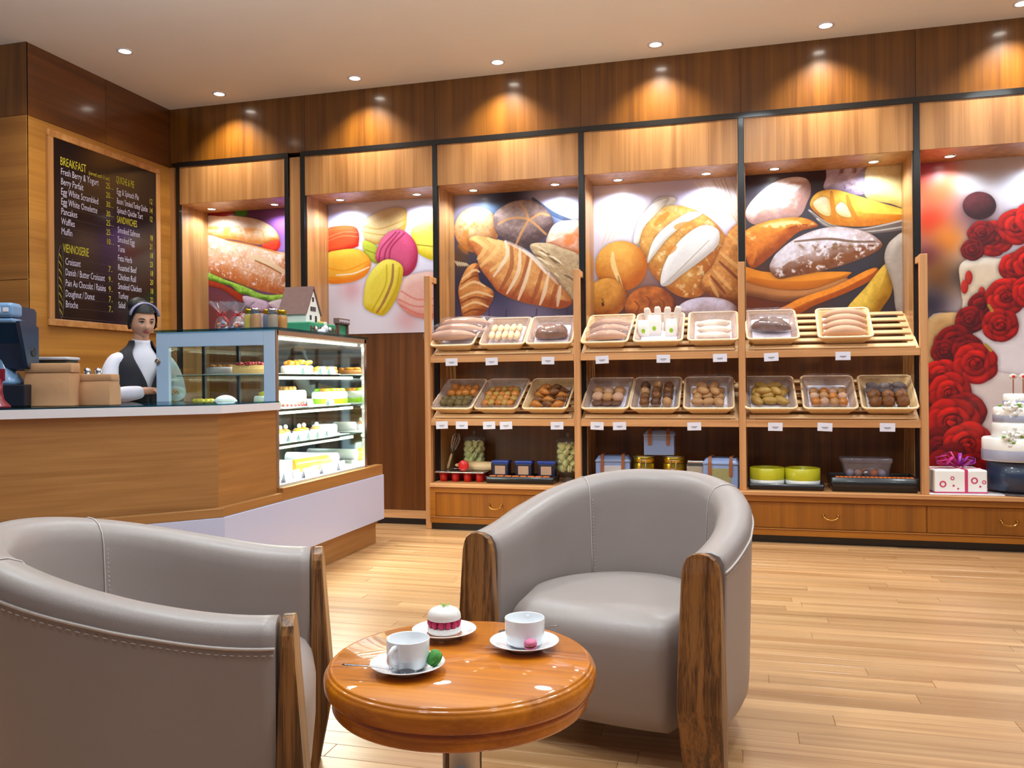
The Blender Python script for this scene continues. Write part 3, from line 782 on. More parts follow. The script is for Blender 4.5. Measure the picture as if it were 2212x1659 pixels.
    p.blob([(-0.78,2.264),(-0.738,2.424),(-0.623,2.555),(-0.509,2.588),(-0.566,2.506),(-0.693,2.375),(-0.74,2.25)],(215,200,180),(245,240,235),0.034,0.1,30)
    p.blob([(-0.672,2.085),(-0.625,2.256),(-0.511,2.376),(-0.341,2.469),(-0.241,2.452),(-0.376,2.38),(-0.511,2.273),(-0.603,2.163)],(205,195,185),(245,242,240),0.034,0.08,30)
    p.blob([(-0.571,1.926),(-0.524,2.102),(-0.399,2.267),(-0.242,2.361),(-0.121,2.32),(-0.122,2.207),(-0.222,2.11),(-0.401,1.982),(-0.515,1.9)],(195,185,180),(248,246,245),0.060,0.08,30)
    p.line([(-0.515,1.929),(-0.378,2.061),(-0.188,2.244)],0.0112,(175,160,140),0.7,0.4)
    p.line([(-0.601,2.393),(-0.51,2.468)],0.0522,(215,130,40),0.7,0.3)
    p.line([(-0.443,2.361),(-0.342,2.378)],0.0522,(215,130,40),0.7,0.3)
    p.line([(-0.512,2.158),(-0.456,2.201)],0.0522,(215,130,40),0.7,0.3)
    p.blob([(-0.672,2.063),(-0.693,1.977),(-0.751,1.91),(-0.835,1.874),(-0.928,1.878),(-1.012,1.92),(-1.07,1.993),(-1.09,2.082),(-1.068,2.169),(-1.009,2.236),(-0.924,2.271),(-0.831,2.266),(-0.748,2.223),(-0.692,2.151)],(190,95,15),(250,185,85),0.179,0.15,16)
    p.line([(-0.947,2.179),(-0.939,2.074),(-0.87,1.885)],0.0410,(250,225,160),0.85,0.5)
    p.line([(-0.904,1.991),(-0.87,1.885),(-0.79,1.847)],0.0149,(150,70,10),0.6,0.4)
    p.blob([(-0.837,1.817),(-0.853,1.75),(-0.897,1.697),(-0.96,1.668),(-1.031,1.67),(-1.094,1.703),(-1.138,1.759),(-1.153,1.828),(-1.137,1.896),(-1.092,1.95),(-1.028,1.977),(-0.958,1.975),(-0.895,1.942),(-0.852,1.886)],(165,85,20),(245,180,80),0.134,0.2,14)
    p.speck([(-0.957,1.758),(-0.966,1.722),(-0.989,1.694),(-1.022,1.679),(-1.059,1.68),(-1.092,1.697),(-1.115,1.727),(-1.123,1.763),(-1.115,1.799),(-1.091,1.827),(-1.058,1.842),(-1.021,1.84),(-0.988,1.823),(-0.965,1.794)],(70,35,5),0.62,30,0.8)
    p.blob([(-0.45,1.727),(-0.47,1.654),(-0.526,1.597),(-0.606,1.566),(-0.696,1.568),(-0.777,1.603),(-0.833,1.665),(-0.853,1.739),(-0.832,1.813),(-0.774,1.871),(-0.693,1.9),(-0.603,1.897),(-0.523,1.861),(-0.469,1.801)],(110,45,15),(205,115,45),0.112,0.5,12)
    p.line([(-0.778,1.789),(-0.741,1.743),(-0.768,1.677)],0.0112,(110,45,10),0.7,0.4)
    p.line([(-0.685,1.823),(-0.649,1.777),(-0.675,1.712)],0.0112,(110,45,10),0.7,0.4)
    p.line([(-0.576,1.801),(-0.54,1.755),(-0.566,1.69)],0.0112,(110,45,10),0.7,0.4)
    p.blob([(-0.252,1.862),(-0.235,1.963),(-0.168,2.04),(-0.101,2.183),(-0.023,2.326),(0.14,2.373),(0.135,1.792),(-0.028,1.747),(-0.159,1.796)],(130,65,20),(225,155,80),0.112,0.35,20)
    p.line([(-0.157,2.005),(-0.027,1.853)],0.0299,(240,190,120),0.6,0.4)
    p.line([(-0.101,2.138),(0.082,1.973)],0.0299,(240,190,120),0.6,0.4)
    p.line([(-0.191,1.928),(-0.126,1.801)],0.0299,(240,190,120),0.6,0.4)
    p.line([(-0.045,2.282),(0.105,2.128)],0.0299,(240,190,120),0.6,0.4)
    p.line([(-0.179,1.961),(-0.071,1.821)],0.0224,(110,45,15),0.7,0.4)
    p.line([(-0.112,2.071),(0.049,1.907)],0.0224,(110,45,15),0.7,0.4)
    p.blob([(0.024,1.683),(0.001,1.637),(-0.063,1.601),(-0.156,1.582),(-0.26,1.585),(-0.354,1.609),(-0.419,1.649),(-0.443,1.697),(-0.419,1.744),(-0.353,1.78),(-0.258,1.798),(-0.154,1.794),(-0.061,1.77),(0.002,1.73)],(120,75,55),(225,215,240),0.090,0.2,20)
def art_floured(p):
    p.bg((62,55,62),[(0.192,2.704,0.149254,(45,30,50)),(0.396,2.636,0.223881,(75,70,80)),(0.663,2.653,0.186567,(45,20,30)),(1.046,1.9,0.223881,(55,50,60)),(0.115,1.723,0.261194,(120,50,15)),(0.354,1.68,0.261194,(110,45,15)),(1.143,2.103,0.11194,(60,55,50))])
    p.blob([(0.675,2.572),(0.676,2.67),(0.705,2.767),(0.952,2.748),(0.946,2.622),(0.932,2.525)],(130,105,130),(222,205,225),0.075,0.2,20)
    p.speck([(0.769,2.742),(0.897,2.733),(0.896,2.547),(0.777,2.565)],(110,60,55),0.5,22,0.8)
    p.blob([(0.946,2.622),(0.988,2.745),(1.256,2.725),(1.253,2.417),(1.12,2.445),(0.959,2.499)],(185,150,70),(238,220,170),0.112,0.15,16)
    p.blob([(0.087,2.42),(0.125,2.518),(0.261,2.64),(0.404,2.69),(0.536,2.672),(0.568,2.579),(0.539,2.492),(0.477,2.386),(0.306,2.357),(0.153,2.345)],(165,120,110),(245,230,225),0.187,0.2,16)
    p.speck([(0.251,2.631),(0.517,2.662),(0.554,2.53),(0.459,2.397),(0.326,2.445)],(175,110,90),0.5,14,0.65)
    p.speck([(0.115,2.469),(0.307,2.477),(0.326,2.365),(0.153,2.355)],(225,150,90),0.55,14,0.6)
    p.blob([(0.558,2.471),(0.61,2.561),(0.731,2.576),(0.868,2.529),(1.049,2.459),(1.253,2.378),(1.253,2.33),(1.164,2.312),(0.957,2.285),(0.729,2.31),(0.627,2.382)],(190,105,10),(255,190,70),0.127,0.25,14)
    p.blob([(0.581,2.479),(0.638,2.525),(0.693,2.502),(0.702,2.383),(0.628,2.407)],(215,175,110),(240,220,185),0.052,0.1,30)
    p.blob([(0.739,2.43),(0.776,2.477),(0.822,2.444),(0.849,2.364),(0.775,2.378)],(215,180,120),(240,220,190),0.045,0.1,30)
    p.line([(0.712,2.559),(0.721,2.46),(0.738,2.341)],0.0336,(190,105,10),0.7,0.4)
    p.line([(0.822,2.523),(0.849,2.423),(0.912,2.302)],0.0336,(190,105,10),0.7,0.4)
    p.line([(0.553,2.431),(0.701,2.314),(0.921,2.267),(1.253,2.326)],0.0149,(215,200,190),0.8,0.1)
    p.line([(0.572,2.408),(0.701,2.308),(0.921,2.259),(1.253,2.308)],0.0149,(120,105,95),0.8,0.1)
    p.line([(0.59,2.386),(0.701,2.302),(0.92,2.252),(1.252,2.291)],0.0149,(120,105,95),0.8,0.1)
    p.line([(0.609,2.363),(0.701,2.296),(0.92,2.244),(1.252,2.274)],0.0149,(215,200,190),0.8,0.1)
    p.line([(0.627,2.34),(0.701,2.29),(0.92,2.236),(1.252,2.256)],0.0149,(120,105,95),0.8,0.1)
    p.blob([(0.074,2.289),(0.259,2.369),(0.496,2.38),(0.617,2.309),(0.477,2.272),(0.324,2.14),(0.15,2.008),(0.092,2.076),(0.073,2.138)],(160,70,10),(250,150,50),0.127,0.3,14)
    p.speck([(0.074,2.279),(0.259,2.359),(0.515,2.369),(0.589,2.31),(0.306,2.287),(0.093,2.197)],(250,215,155),0.46,18,0.85)
    p.blob([(0.072,2.022),(0.265,1.973),(0.799,1.955),(0.827,1.925),(0.753,1.869),(0.585,1.834),(0.378,1.831),(0.187,1.869),(0.071,1.905)],(205,110,10),(248,155,40),0.112,0.06,8)
    p.blob([(0.071,1.905),(0.187,1.869),(0.378,1.831),(0.585,1.834),(0.808,1.906),(0.808,1.847),(0.585,1.756),(0.358,1.744),(0.186,1.78),(0.07,1.814)],(125,70,35),(205,135,75),0.052,0.08,10)
    p.blob([(-0.009,1.665),(0.281,1.677),(0.491,1.77),(0.734,1.85),(0.954,1.958),(1.031,1.969),(1.008,1.898),(0.816,1.797),(0.584,1.707),(0.414,1.633),(-0.01,1.604)],(170,75,5),(250,150,40),0.082,0.2,18)
    p.blob([(0.261,1.998),(0.285,2.077),(0.333,2.135),(0.448,2.219),(0.608,2.282),(0.775,2.293),(0.957,2.243),(1.06,2.159),(1.037,2.105),(0.91,2.043),(0.68,1.975),(0.445,1.935),(0.322,1.922)],(120,65,35),(232,222,232),0.172,0.2,18)
    p.speck([(0.493,2.018),(0.736,2.086),(1.01,2.15),(1.037,2.11),(0.91,2.048),(0.68,1.98),(0.464,1.945)],(140,80,35),0.4,18,0.7)
    p.speck([(0.261,1.998),(0.285,2.077),(0.333,2.135),(0.448,2.219),(0.608,2.282),(0.775,2.293),(0.957,2.243),(1.06,2.159),(1.037,2.105),(0.91,2.043),(0.68,1.975),(0.445,1.935),(0.322,1.922)],(245,240,250),0.57,34,0.8)
    p.line([(0.448,2.199),(0.682,2.207),(0.865,2.177),(1.01,2.17)],0.0187,(110,75,50),0.8,0.3)
    p.speck([(0.476,2.188),(0.829,2.184),(0.846,2.11),(0.55,2.114)],(130,85,50),0.52,26,0.8)
    p.blob([(0.797,1.641),(0.953,1.841),(1.09,2.006),(1.138,1.931),(1.128,1.796),(1.078,1.701),(0.988,1.606)],(165,110,10),(245,205,80),0.097,0.25,14)
    p.blob([(1.077,2.04),(1.127,2.175),(1.252,2.186),(1.247,1.58),(1.158,1.64),(1.133,1.834)],(125,112,100),(215,205,195),0.075,0.12,12)
def art_roses(p):
    p.bg((210,195,200),[(1.367,2.568,0.16791,(230,70,25)),(1.396,2.294,0.16791,(215,50,15)),(1.491,2.56,0.149254,(225,80,20)),(1.503,2.152,0.130597,(240,140,40)),(1.363,2.023,0.11194,(120,40,60)),(1.455,1.883,0.16791,(150,90,30)),(1.391,1.682,0.149254,(60,50,70)),(1.733,2.375,0.16791,(70,20,25)),(1.794,2.472,0.0932836,(190,160,140)),(1.705,2.578,0.149254,(210,200,200)),(1.944,2.528,0.223881,(215,212,225)),(1.593,1.878,0.0932836,(90,70,60)),(1.695,1.336,0.223881,(215,190,170)),(1.905,1.332,0.261194,(215,215,235)),(1.842,0.933,0.261194,(225,205,190)),(2.059,2.189,0.186567,(210,205,215)),(1.369,2.756,0.149254,(170,60,90))])
    p.blob([(1.589,1.832),(1.583,1.956),(1.64,2.008),(1.765,2.017),(1.861,2.005),(2.051,2.042),(2.049,1.753),(1.637,1.614),(1.602,1.708)],(205,165,115),(248,236,220),0.060,0.06,8)
    p.blob([(1.377,1.59),(1.637,1.614),(2.075,1.631),(2.071,1.101),(1.632,1.089),(1.374,1.184)],(205,185,180),(240,232,240),0.060,0.05,8)
    p.blob([(1.377,1.583),(1.637,1.606),(1.621,1.429),(1.465,1.277),(1.374,1.231)],(190,120,60),(245,205,140),0.060,0.1,8)
    p.blob([(1.373,1.106),(2.071,1.101),(2.065,0.357),(1.367,0.34)],(200,175,160),(230,215,215),0.060,0.05,8)
    p.blob([(1.827,2.386),(1.816,2.343),(1.785,2.31),(1.742,2.293),(1.693,2.296),(1.65,2.318),(1.62,2.355),(1.609,2.4),(1.62,2.443),(1.651,2.476),(1.695,2.493),(1.743,2.489),(1.787,2.467),(1.816,2.43)],(45,10,15),(95,35,40),0.090,0.3,20)
    p.blob([(1.669,1.875),(1.666,1.853),(1.659,1.836),(1.65,1.826),(1.639,1.827),(1.629,1.837),(1.622,1.855),(1.62,1.877),(1.623,1.898),(1.63,1.916),(1.64,1.925),(1.65,1.925),(1.66,1.914),(1.667,1.897)],(170,20,10),(220,60,40),0.022,0.12,30)
    p.blob([(1.641,1.808),(1.638,1.787),(1.631,1.769),(1.622,1.76),(1.611,1.76),(1.601,1.77),(1.594,1.788),(1.592,1.81),(1.595,1.832),(1.602,1.849),(1.612,1.859),(1.622,1.858),(1.632,1.848),(1.639,1.83)],(170,20,10),(220,60,40),0.022,0.12,30)
    p.blob([(1.753,1.754),(1.75,1.732),(1.743,1.715),(1.733,1.706),(1.723,1.706),(1.713,1.716),(1.706,1.734),(1.704,1.756),(1.707,1.777),(1.714,1.795),(1.723,1.804),(1.734,1.804),(1.744,1.794),(1.75,1.776)],(170,20,10),(220,60,40),0.022,0.12,30)
    p.blob([(1.457,1.408),(1.454,1.386),(1.447,1.369),(1.437,1.359),(1.426,1.359),(1.416,1.369),(1.41,1.387),(1.407,1.409),(1.41,1.431),(1.417,1.449),(1.427,1.458),(1.438,1.458),(1.448,1.448),(1.455,1.43)],(170,20,10),(220,60,40),0.022,0.12,30)
    p.blob([(1.475,1.34),(1.472,1.318),(1.465,1.3),(1.455,1.291),(1.444,1.291),(1.434,1.301),(1.428,1.319),(1.425,1.341),(1.428,1.363),(1.435,1.381),(1.445,1.39),(1.456,1.39),(1.466,1.38),(1.473,1.362)],(170,20,10),(220,60,40),0.022,0.12,30)
    p.rose(1.807,2.147,0.134,0)
    p.rose(1.732,2.191,0.097,1)
    p.rose(1.67,2.076,0.082,1)
    p.rose(1.959,2.228,0.134,0)
    p.rose(2.075,2.288,0.134,0)
    p.rose(1.954,1.936,0.119,0)
    p.rose(2.043,1.975,0.127,0)
    p.rose(1.728,1.671,0.097,1)
    p.rose(1.887,1.729,0.142,0)
    p.rose(2.041,1.76,0.127,0)
    p.rose(1.651,1.569,0.104,1)
    p.rose(1.844,1.524,0.127,0)
    p.rose(1.549,1.406,0.134,1)
    p.rose(1.481,1.34,0.097,1)
    p.rose(1.634,1.354,0.112,1)
    p.rose(1.464,1.154,0.142,0)
    p.rose(1.682,1.252,0.157,0)
    p.rose(1.417,1.035,0.149,1)
    p.rose(1.515,1.035,0.157,0)
    p.rose(1.615,0.899,0.149,1)
    p.rose(1.415,0.797,0.149,1)
    p.rose(1.532,0.825,0.187,0)
    p.rose(1.444,0.627,0.157,1)
    p.rose(1.629,0.663,0.172,0)
    p.rose(1.536,0.493,0.187,1)
    p.rose(1.657,0.462,0.149,1)
    p.line([(1.773,1.669),(1.794,1.629)],0.0224,(180,150,60),0.9,0)
    p.line([(1.75,1.385),(1.785,1.344)],0.0224,(180,150,60),0.9,0)

# ================================================================== the room
CEIL = 3.575
FY = 6.325            # front plane of the panelled back wall
BY = 6.72             # back of its alcoves
MX = [-4.718, -3.651, -3.499, -2.32, -1.128, 0.054, 1.229, 2.41]   # black mullions
HDR = 2.73; FRM = 3.06; SOF = 3.10

fl = MB().box(-6.5, 4.5, -2.0, 7.0, -0.15, -0.004).obj('floor', 'floor_oak'); tag(fl, kind='structure')
plank_me = {}
for ln in (0.8, 1.05, 1.3, 1.6):
    plank_me[ln] = MB().box(0.0008, ln - 0.0008, 0.0006, 0.0874, -0.012, 0.0, 0.0012, seg=1).mesh('plank', 'floor_oak')
rp = random.Random(3)
row = 0; npl = 0
y = 1.45
while y < 6.3:
    x = -2.75 - rp.random() * 0.8
    while x < 2.75:
        ln = rp.choice((0.8, 1.05, 1.3, 1.6, 1.6))
        inst('plank', plank_me[ln], fl, (x, y, rp.choice((0, 0, -0.0006)))); npl += 1
        x += ln
    y += 0.088

ce = MB().box(-6.5, 4.5, -2.0, 7.0, CEIL, CEIL + 0.1).obj('ceiling', 'ceiling_paint'); tag(ce, kind='structure')

# left wall: light veneer below, a dark band above, and the return that faces the room
LX = -4.8; LY0 = 4.785
wl = MB().box(LX - 0.15, LX - 0.01, LY0 + .01, 7.0, 0, CEIL).obj('wall_left', 'oak_wall'); tag(wl, kind='structure')
MB().box(LX - 0.012, LX, LY0, FY + .3, 0.0, SOF - .04, 0.002).obj('veneer_panel', 'oak_wall', wl)
MB().box(LX - 0.012, LX, LY0, 5.55, SOF - .038, CEIL, 0.002).obj('band_panel', 'walnut_soffit_y', wl)
MB().box(LX - 0.012, LX, 5.552, FY, SOF - .038, CEIL, 0.002).obj('band_panel', 'walnut_soffit_y', wl)
wr = MB().box(-6.5, LX - .012, LY0 + .01, LY0 + .15, 0, CEIL).obj('wall_return', 'oak_wall_x'); tag(wr, kind='structure')
MB().box(-6.5, LX, LY0 - .002, LY0 + .012, 0, 1.9, 0.002).obj('veneer_panel', 'oak_wall_x', wr)
MB().box(-6.5, LX, LY0 - .002, LY0 + .012, 1.904, SOF - .04, 0.002).obj('veneer_panel', 'oak_wall_x', wr)
MB().box(-6.5, LX, LY0 - .002, LY0 + .012, SOF - .038, CEIL, 0.002).obj('band_panel', 'walnut_soffit', wr)

# back wall: dark panelling at the back of the alcoves
wb = MB().box(LX, 4.5, BY + .004, 7.0, 0, CEIL).obj('wall_back', 'walnut_dark'); tag(wb, kind='structure')
for a, b in ((-4.72, -3.66), (-3.5, -2.32), (-2.32, -1.128), (-1.128, .054), (.054, 1.229), (1.229, 2.41)):
    MB().box(a, b, BY - .004, BY + .01, 0.05, 1.58, 0.001).obj('back_panel', 'walnut_dark', wb)
# header panels above each alcove
t3 = t4 = None
for a, b in ((-4.70, -3.67), (-3.48, -2.34), (-2.30, -1.148), (-1.108, .034), (.074, 1.209), (1.249, 2.39), (2.43, 4.4)):
    hp = MB().box(a, b, FY - .008, BY - .006, HDR, FRM, 0.002).obj('header_panel' if t3 else 'trim_3', 'oak_light', t3)
    if not t3: t3 = hp; tag(t3, kind='structure')
# alcove sides and the two narrow posts at the left
for a, b in ((-4.8, -4.72), (-4.698, -4.690), (-3.672, -3.664), (-3.625, -3.525), (-3.478, -3.470), (-2.348, -2.340), (-2.300, -2.292), (-1.156, -1.148), (-1.108, -1.100), (.026, .034), (.074, .082), (1.201, 1.209), (1.249, 1.257), (2.382, 2.39)):
    wide = b - a > .05
    sp = MB().box(a, b, FY - (.004 if wide else -.012), BY - .006, 0.05, FRM if wide else HDR, 0.001).obj('alcove_side' if t4 else 'trim_4', 'oak_light', t4)
    if not t4: t4 = sp; tag(t4, kind='structure')
t5 = MB().box(LX, 4.4, FY + .004, BY - .006, 0.03, 0.05, 0.002).obj('trim_5', 'rack_oak_x'); tag(t5, kind='structure')

# dark soffit band in panels
t1 = MB().box(LX, 4.4, FY + .012, BY - .006, SOF, CEIL).obj('trim_1', 'walnut_dark'); tag(t1, kind='structure')
for a, b in zip([LX, -3.48, -2.32, -1.128, .054, 1.229, 2.41], [-3.48, -2.32, -1.128, .054, 1.229, 2.41, 4.4]):
    MB().box(a + .001, b - .001, FY, FY + .014, SOF - .002, CEIL, 0.0015).obj('soffit_panel', 'walnut_soffit', t1)
# black frame: rails and mullions
t2 = MB().box(-4.738, -3.632, FY - .014, FY + .02, FRM, SOF).obj('trim_2', 'black_metal'); tag(t2, kind='structure')
MB().box(-3.518, 4.4, FY - .014, FY + .02, FRM, SOF).obj('top_rail', 'black_metal', t2)
for x in MX:
    MB().box(x - .019, x + .019, FY - .012, FY + .03, .05, FRM, .001).obj('mullion', 'black_metal', t2)
    MB().box(x - .024, x + .024, FY + .0, FY + .05, .05, HDR, .001).obj('mullion', 'black_metal', t2)
bb = MB().box(-3.8, 4.4, FY, FY + .02, 0, .03).obj('baseboard_back', 'black_metal'); tag(bb, kind='structure')
MB().box(-3.8, -2.34, FY - .004, FY + .02, 0.0, .046, .001).obj('kick_strip', 'dark_rubber', bb)

# murals
mural('mural', 'mural of a crusty sandwich with lettuce, in the alcove next to the menu wall', -4.69, -3.672, 1.58, HDR, BY - .012, art_sandwich)
mural('mural', 'mural of colourful macarons on a white ground', -3.47, -2.348, 1.58, HDR, BY - .012, art_macaron)
mural('mural', 'mural of a big croissant, dark buns and wheat on grey planks', -2.292, -1.156, 1.58, HDR, BY - .012, art_croissant)
mural('mural', 'mural of a slashed white loaf and round golden buns on a pale ground', -1.10, .026, 1.58, HDR, BY - .012, art_loaf)
mural('mural', 'mural of flour-dusted dark loaves on a round wooden board', .082, 1.201, 1.58, HDR, BY - .012, art_floured)
mural('mural', 'tall mural of red roses cascading over a white cake', 1.257, 2.382, .40, HDR, BY - .012, art_roses)

# ceiling downlights with their beams
lens = MB().lathe([(0, -.004), (.038, -.004), (.042, -.002)], 20).mesh('lens', 'lamp_glow')
ring = MB().lathe([(.042, .0), (.042, -.006), (.056, -.006), (.058, 0)], 24).mesh('trim_ring', 'white_solid')
names = ['above the chalkboard wall', 'nearest the corner of the two panelled walls', 'in front of the macaron bay', 'in front of the croissant bay',
         'in front of the white-loaf bay', 'in front of the floured-loaf bay', 'at the far right, in front of the rose bay']
for (x, yy), nm in zip([(-4.257, 5.119), (-4.139, 6.09), (-2.90, 6.08), (-1.72, 6.08), (-.535, 6.08), (.62, 6.08), (1.82, 6.08)], names):
    t = thing('ceiling_downlight', 'round recessed ceiling downlight ' + nm, 'ceiling light', (x, yy, CEIL), group='recessed ceiling downlights')
    inst('lens', lens, t); inst('trim_ring', ring, t)
    spot('downlight_beam', (x, yy, CEIL - .02), 88 if yy > 5.5 else 30, (1.0, .92, .76), 108, 1.0, .03, (math.radians(10), 0, 0))
lens2 = MB().lathe([(0, -.003), (.030, -.003), (.033, -.001)], 18).mesh('lens', 'lamp_glow')
ring2 = MB().lathe([(.033, .0), (.033, -.006), (.043, -.006), (.045, 0)], 20).mesh('trim_ring', 'steel')
alc = ['sandwich', 'macaron', 'croissant', 'white-loaf', 'floured-loaf', 'rose']
for k, x in enumerate([-4.54, -3.905, -3.273, -2.567, -2.07, -1.383, -.878, -.2, .298, .987, 1.491, 2.15]):
    t = thing('alcove_spotlight', '%s small spotlight above the %s mural' % ('left' if k % 2 == 0 else 'right', alc[k // 2]), 'spotlight', (x, 6.55, HDR), group='small spotlights in the alcove tops')
    inst('lens', lens2, t); inst('trim_ring', ring2, t)
    spot('alcove_beam', (x, 6.54, HDR - .015), 19, (.74, .89, 1.0), 150, .6, .025)

# menu board on the left wall
mb = thing('menu_board', 'large black chalk menu board in a light wooden frame on the left wall', 'menu board', (LX, 5.557, 2.30))
hw, hh = .557, .662
MB().box(.0, .014, -hw, hw, -hh, hh).obj('chalk_panel', 'chalk_black', mb)
for nm, q in (('frame_rail', (-hw - .05, hw + .05, hh, hh + .05)), ('frame_rail', (-hw - .05, hw + .05, -hh - .05, -hh)),
              ('frame_stile', (-hw - .05, -hw, -hh, hh)), ('frame_stile', (hw, hw + .05, -hh, hh))):
    MB().box(0, .022, q[0], q[1], q[2], q[3], .003).obj(nm, 'oak_light_x' if nm == 'frame_rail' else 'oak_light', mb)
def chalk(body, u, v, size, mat, sx=.62, nm='chalk_line', sh=0.05):
    # text plane: x -> +Y of the room, y -> up, facing +X
    M = Matrix(((0, 0, 1, .0155), (1, 0, 0, -hw + u), (0, 1, 0, hh - v), (0, 0, 0, 1)))
    return text_mesh(body, size, mat, nm, mb, M, sx, sh, 0.0)
chalk('BREAKFAST', .065, .185, .088, 'chalk_yellow', .56, 'chalk_heading', 0)
chalk('(served until 11 am)', .345, .190, .044, 'chalk_yellow', .62)
rows1 = [('Fresh Berry & Yogurt', '25'), ('Berry Parfait', '20'), ('Egg White Scrambled', '30'), ('Egg White Omelette', '30'), ('Pancakes', '25'), ('Waffles', '25'), ('Muffin', '10')]
for k, (a, pr) in enumerate(rows1):
    v = .255 + k * .0735
    chalk(a, .07, v, .072, 'chalk_white', .60); chalk(pr, .525, v, .066, 'chalk_yellow', .7, 'chalk_price')
    chalk('- -', .575, v + .004, .05, 'chalk_yellow', .7, 'chalk_price')
chalk('VIENNOISERIE', .085, .825, .092, 'chalk_yellow', .44, 'chalk_heading', 0)
rows2 = [('Croissant', '7'), ('Danish / Butter Croissant', '9'), ('Pain Au Chocolat / Raisins', '9'), ('Doughnut / Donut', '7'), ('Brioche', '7')]
for k, (a, pr) in enumerate(rows2):
    v = .915 + k * .0790
    chalk(a, .105, v, .074, 'chalk_white', .52); chalk(pr, .545, v, .068, 'chalk_yellow', .7, 'chalk_price')
    chalk('-', .575, v + .004, .05, 'chalk_yellow', .9, 'chalk_price')
chalk('QUICHE & PIE', .64, .185, .080, 'chalk_yellow', .42, 'chalk_heading', 0)
rows3 = [('Egg & Spinach Pie', '12', .275), ('Bacon / Smoked Turkey Quiche', '14', .352), ('Spinach Quiche Tart', '12', .425)]
for a, pr, v in rows3:
    chalk(a, .645, v, .070, 'chalk_white', .52 if len(a) < 22 else .40); chalk(pr, 1.03, v, .066, 'chalk_yellow', .6, 'chalk_price')
chalk('SANDWICHES', .645, .505, .080, 'chalk_yellow', .46, 'chalk_heading', 0)
for k, a in enumerate(['Smoked Salmon', 'Smoked Egg', 'Tuna', 'Feta Herb', 'Roasted Beef', 'Chicken Roll', 'Smoked Chicken', 'Turkey', 'Salad']):
    v = .585 + k * .0755
    chalk(a, .65, v, .072, 'chalk_white', .56); chalk('2' + str(k % 5) if k % 2 else '18', 1.03, v, .066, 'chalk_yellow', .6, 'chalk_price')
for k in range(15):
    v = .27 + k * .074
    MB().box(.014, .0148, -hw + .07, -hw + .60, hh - v - .0010, hh - v + .0004).obj('ruled_line', 'chalk_faint', mb)
# chalk drawing of a twisted loaf
tw = MB()
tw.tube([(.0155, -hw + .035 + .028 + .03 * math.cos(a), hh - 1.05 + .265 * math.sin(a)) for a in np.linspace(0, 2 * PI, 32, endpoint=False)], .003, 5, closed=True)
tw.obj('loaf_outline', 'chalk_faint', mb)
tw = MB()
for k in range(8):
    zz = hh - .84 - k * .058
    tw.tube([(.0155, -hw + .045, zz), (.0155, -hw + .058, zz - .022), (.0155, -hw + .078, zz - .055)], [.003, .008, .003], 6, flat=(1, .3))
tw.obj('loaf_strokes', 'chalk_yellow', mb)

# ================================================================== service counter
DV = Vector((-.685, -.728)); CX0, CY0 = -2.47, 3.63
def cpoly(o, yend, length=1.5, back=True):
    """counter outline pushed outward by o"""
    cx, cy = CX0 + o, CY0 - .397 * o
    p = [(cx, yend), (cx, cy), (cx + DV.x * length, cy + DV.y * length)]
    p += [(-4.14, 3.31), (-3.32, 4.19 if back else yend), (-3.32, yend)] if yend > 4.2 else [(-4.14, 3.31), (-3.32, yend)]
    return p[::-1]
ct = thing('service_counter', 'angled wooden service counter with white worktop edge and low white front panel', 'counter', (-2.9, 3.7, 0))
off = Vector((-2.9, 3.7))
def L2(p): return [(x - off.x, y - off.y) for x, y in p]
MB().prism(L2(cpoly(-.06, 4.19)), 'z', .17, 1.0).obj('core', 'oak_counter', ct)
# front veneer (diagonal) and side veneer, thin boards
def board(o, t, z0, z1, a, b, name, mat, parent, bev=.0015):
    """board on the diagonal face, a..b along it from the corner"""
    cx, cy = CX0 + o - off.x, CY0 - .397 * o - off.y
    ang = math.atan2(-DV.y, -DV.x)
    ob = MB().box(-b, -a, 0, t, z0, z1, bev).obj(name, mat, parent)
    ob.location = (cx, cy, 0); ob.rotation_euler = (0, 0, ang)
    return ob
board(-.03, .03, .53, 1.003, .0, 1.5, 'front_panel', 'oak_counter', ct)
board(.015, .04, .49, .533, -.0, 1.5, 'ledge', 'oak_counter', ct)
board(.02, .03, .17, .489, -.0, 1.5, 'white_panel', 'white_lacquer', ct)
board(-.03, .03, .0, .17, .0, 1.5, 'plinth', 'oak_counter', ct)
def side(o, t, z0, z1, y0, y1, name, mat, bev=.0015):
    yc = (CY0 - .397 * o) if y0 is None else y0
    return MB().box(CX0 + o - t - off.x, CX0 + o - off.x, yc - off.y, y1 - off.y, z0, z1, bev).obj(name, mat, ct)
side(-.03, .02, .53, 1.003, None, 4.195, 'side_panel', 'oak_counter_y')
side(.005, .06, .49, .535, None, 4.197, 'ledge', 'oak_counter_y')
side(.005, .06, .49, .562, 4.199, 5.57, 'ledge', 'oak_counter_y')
side(.012, .03, .17, .489, None, 5.575, 'white_panel', 'white_lacquer', .003)
side(-.03, .03, .135, .169, None, 5.55, 'plinth', 'oak_counter_y')
side(-.04, .03, .0, .135, None, 5.54, 'plinth', 'oak_counter_y')
MB().box(-3.29 - off.x, -2.52 - off.x, 4.205 - off.y, 5.54 - off.y, .0, .555).obj('case_base', 'oak_counter_y', ct)
MB().prism(L2(cpoly(0, 4.19)), 'z', 1.004, 1.045).obj('worktop_edge', 'white_solid', ct)
MB().prism(L2(cpoly(-.004, 4.188)), 'z', 1.0452, 1.0525).obj('worktop_glass', 'pane_teal', ct)

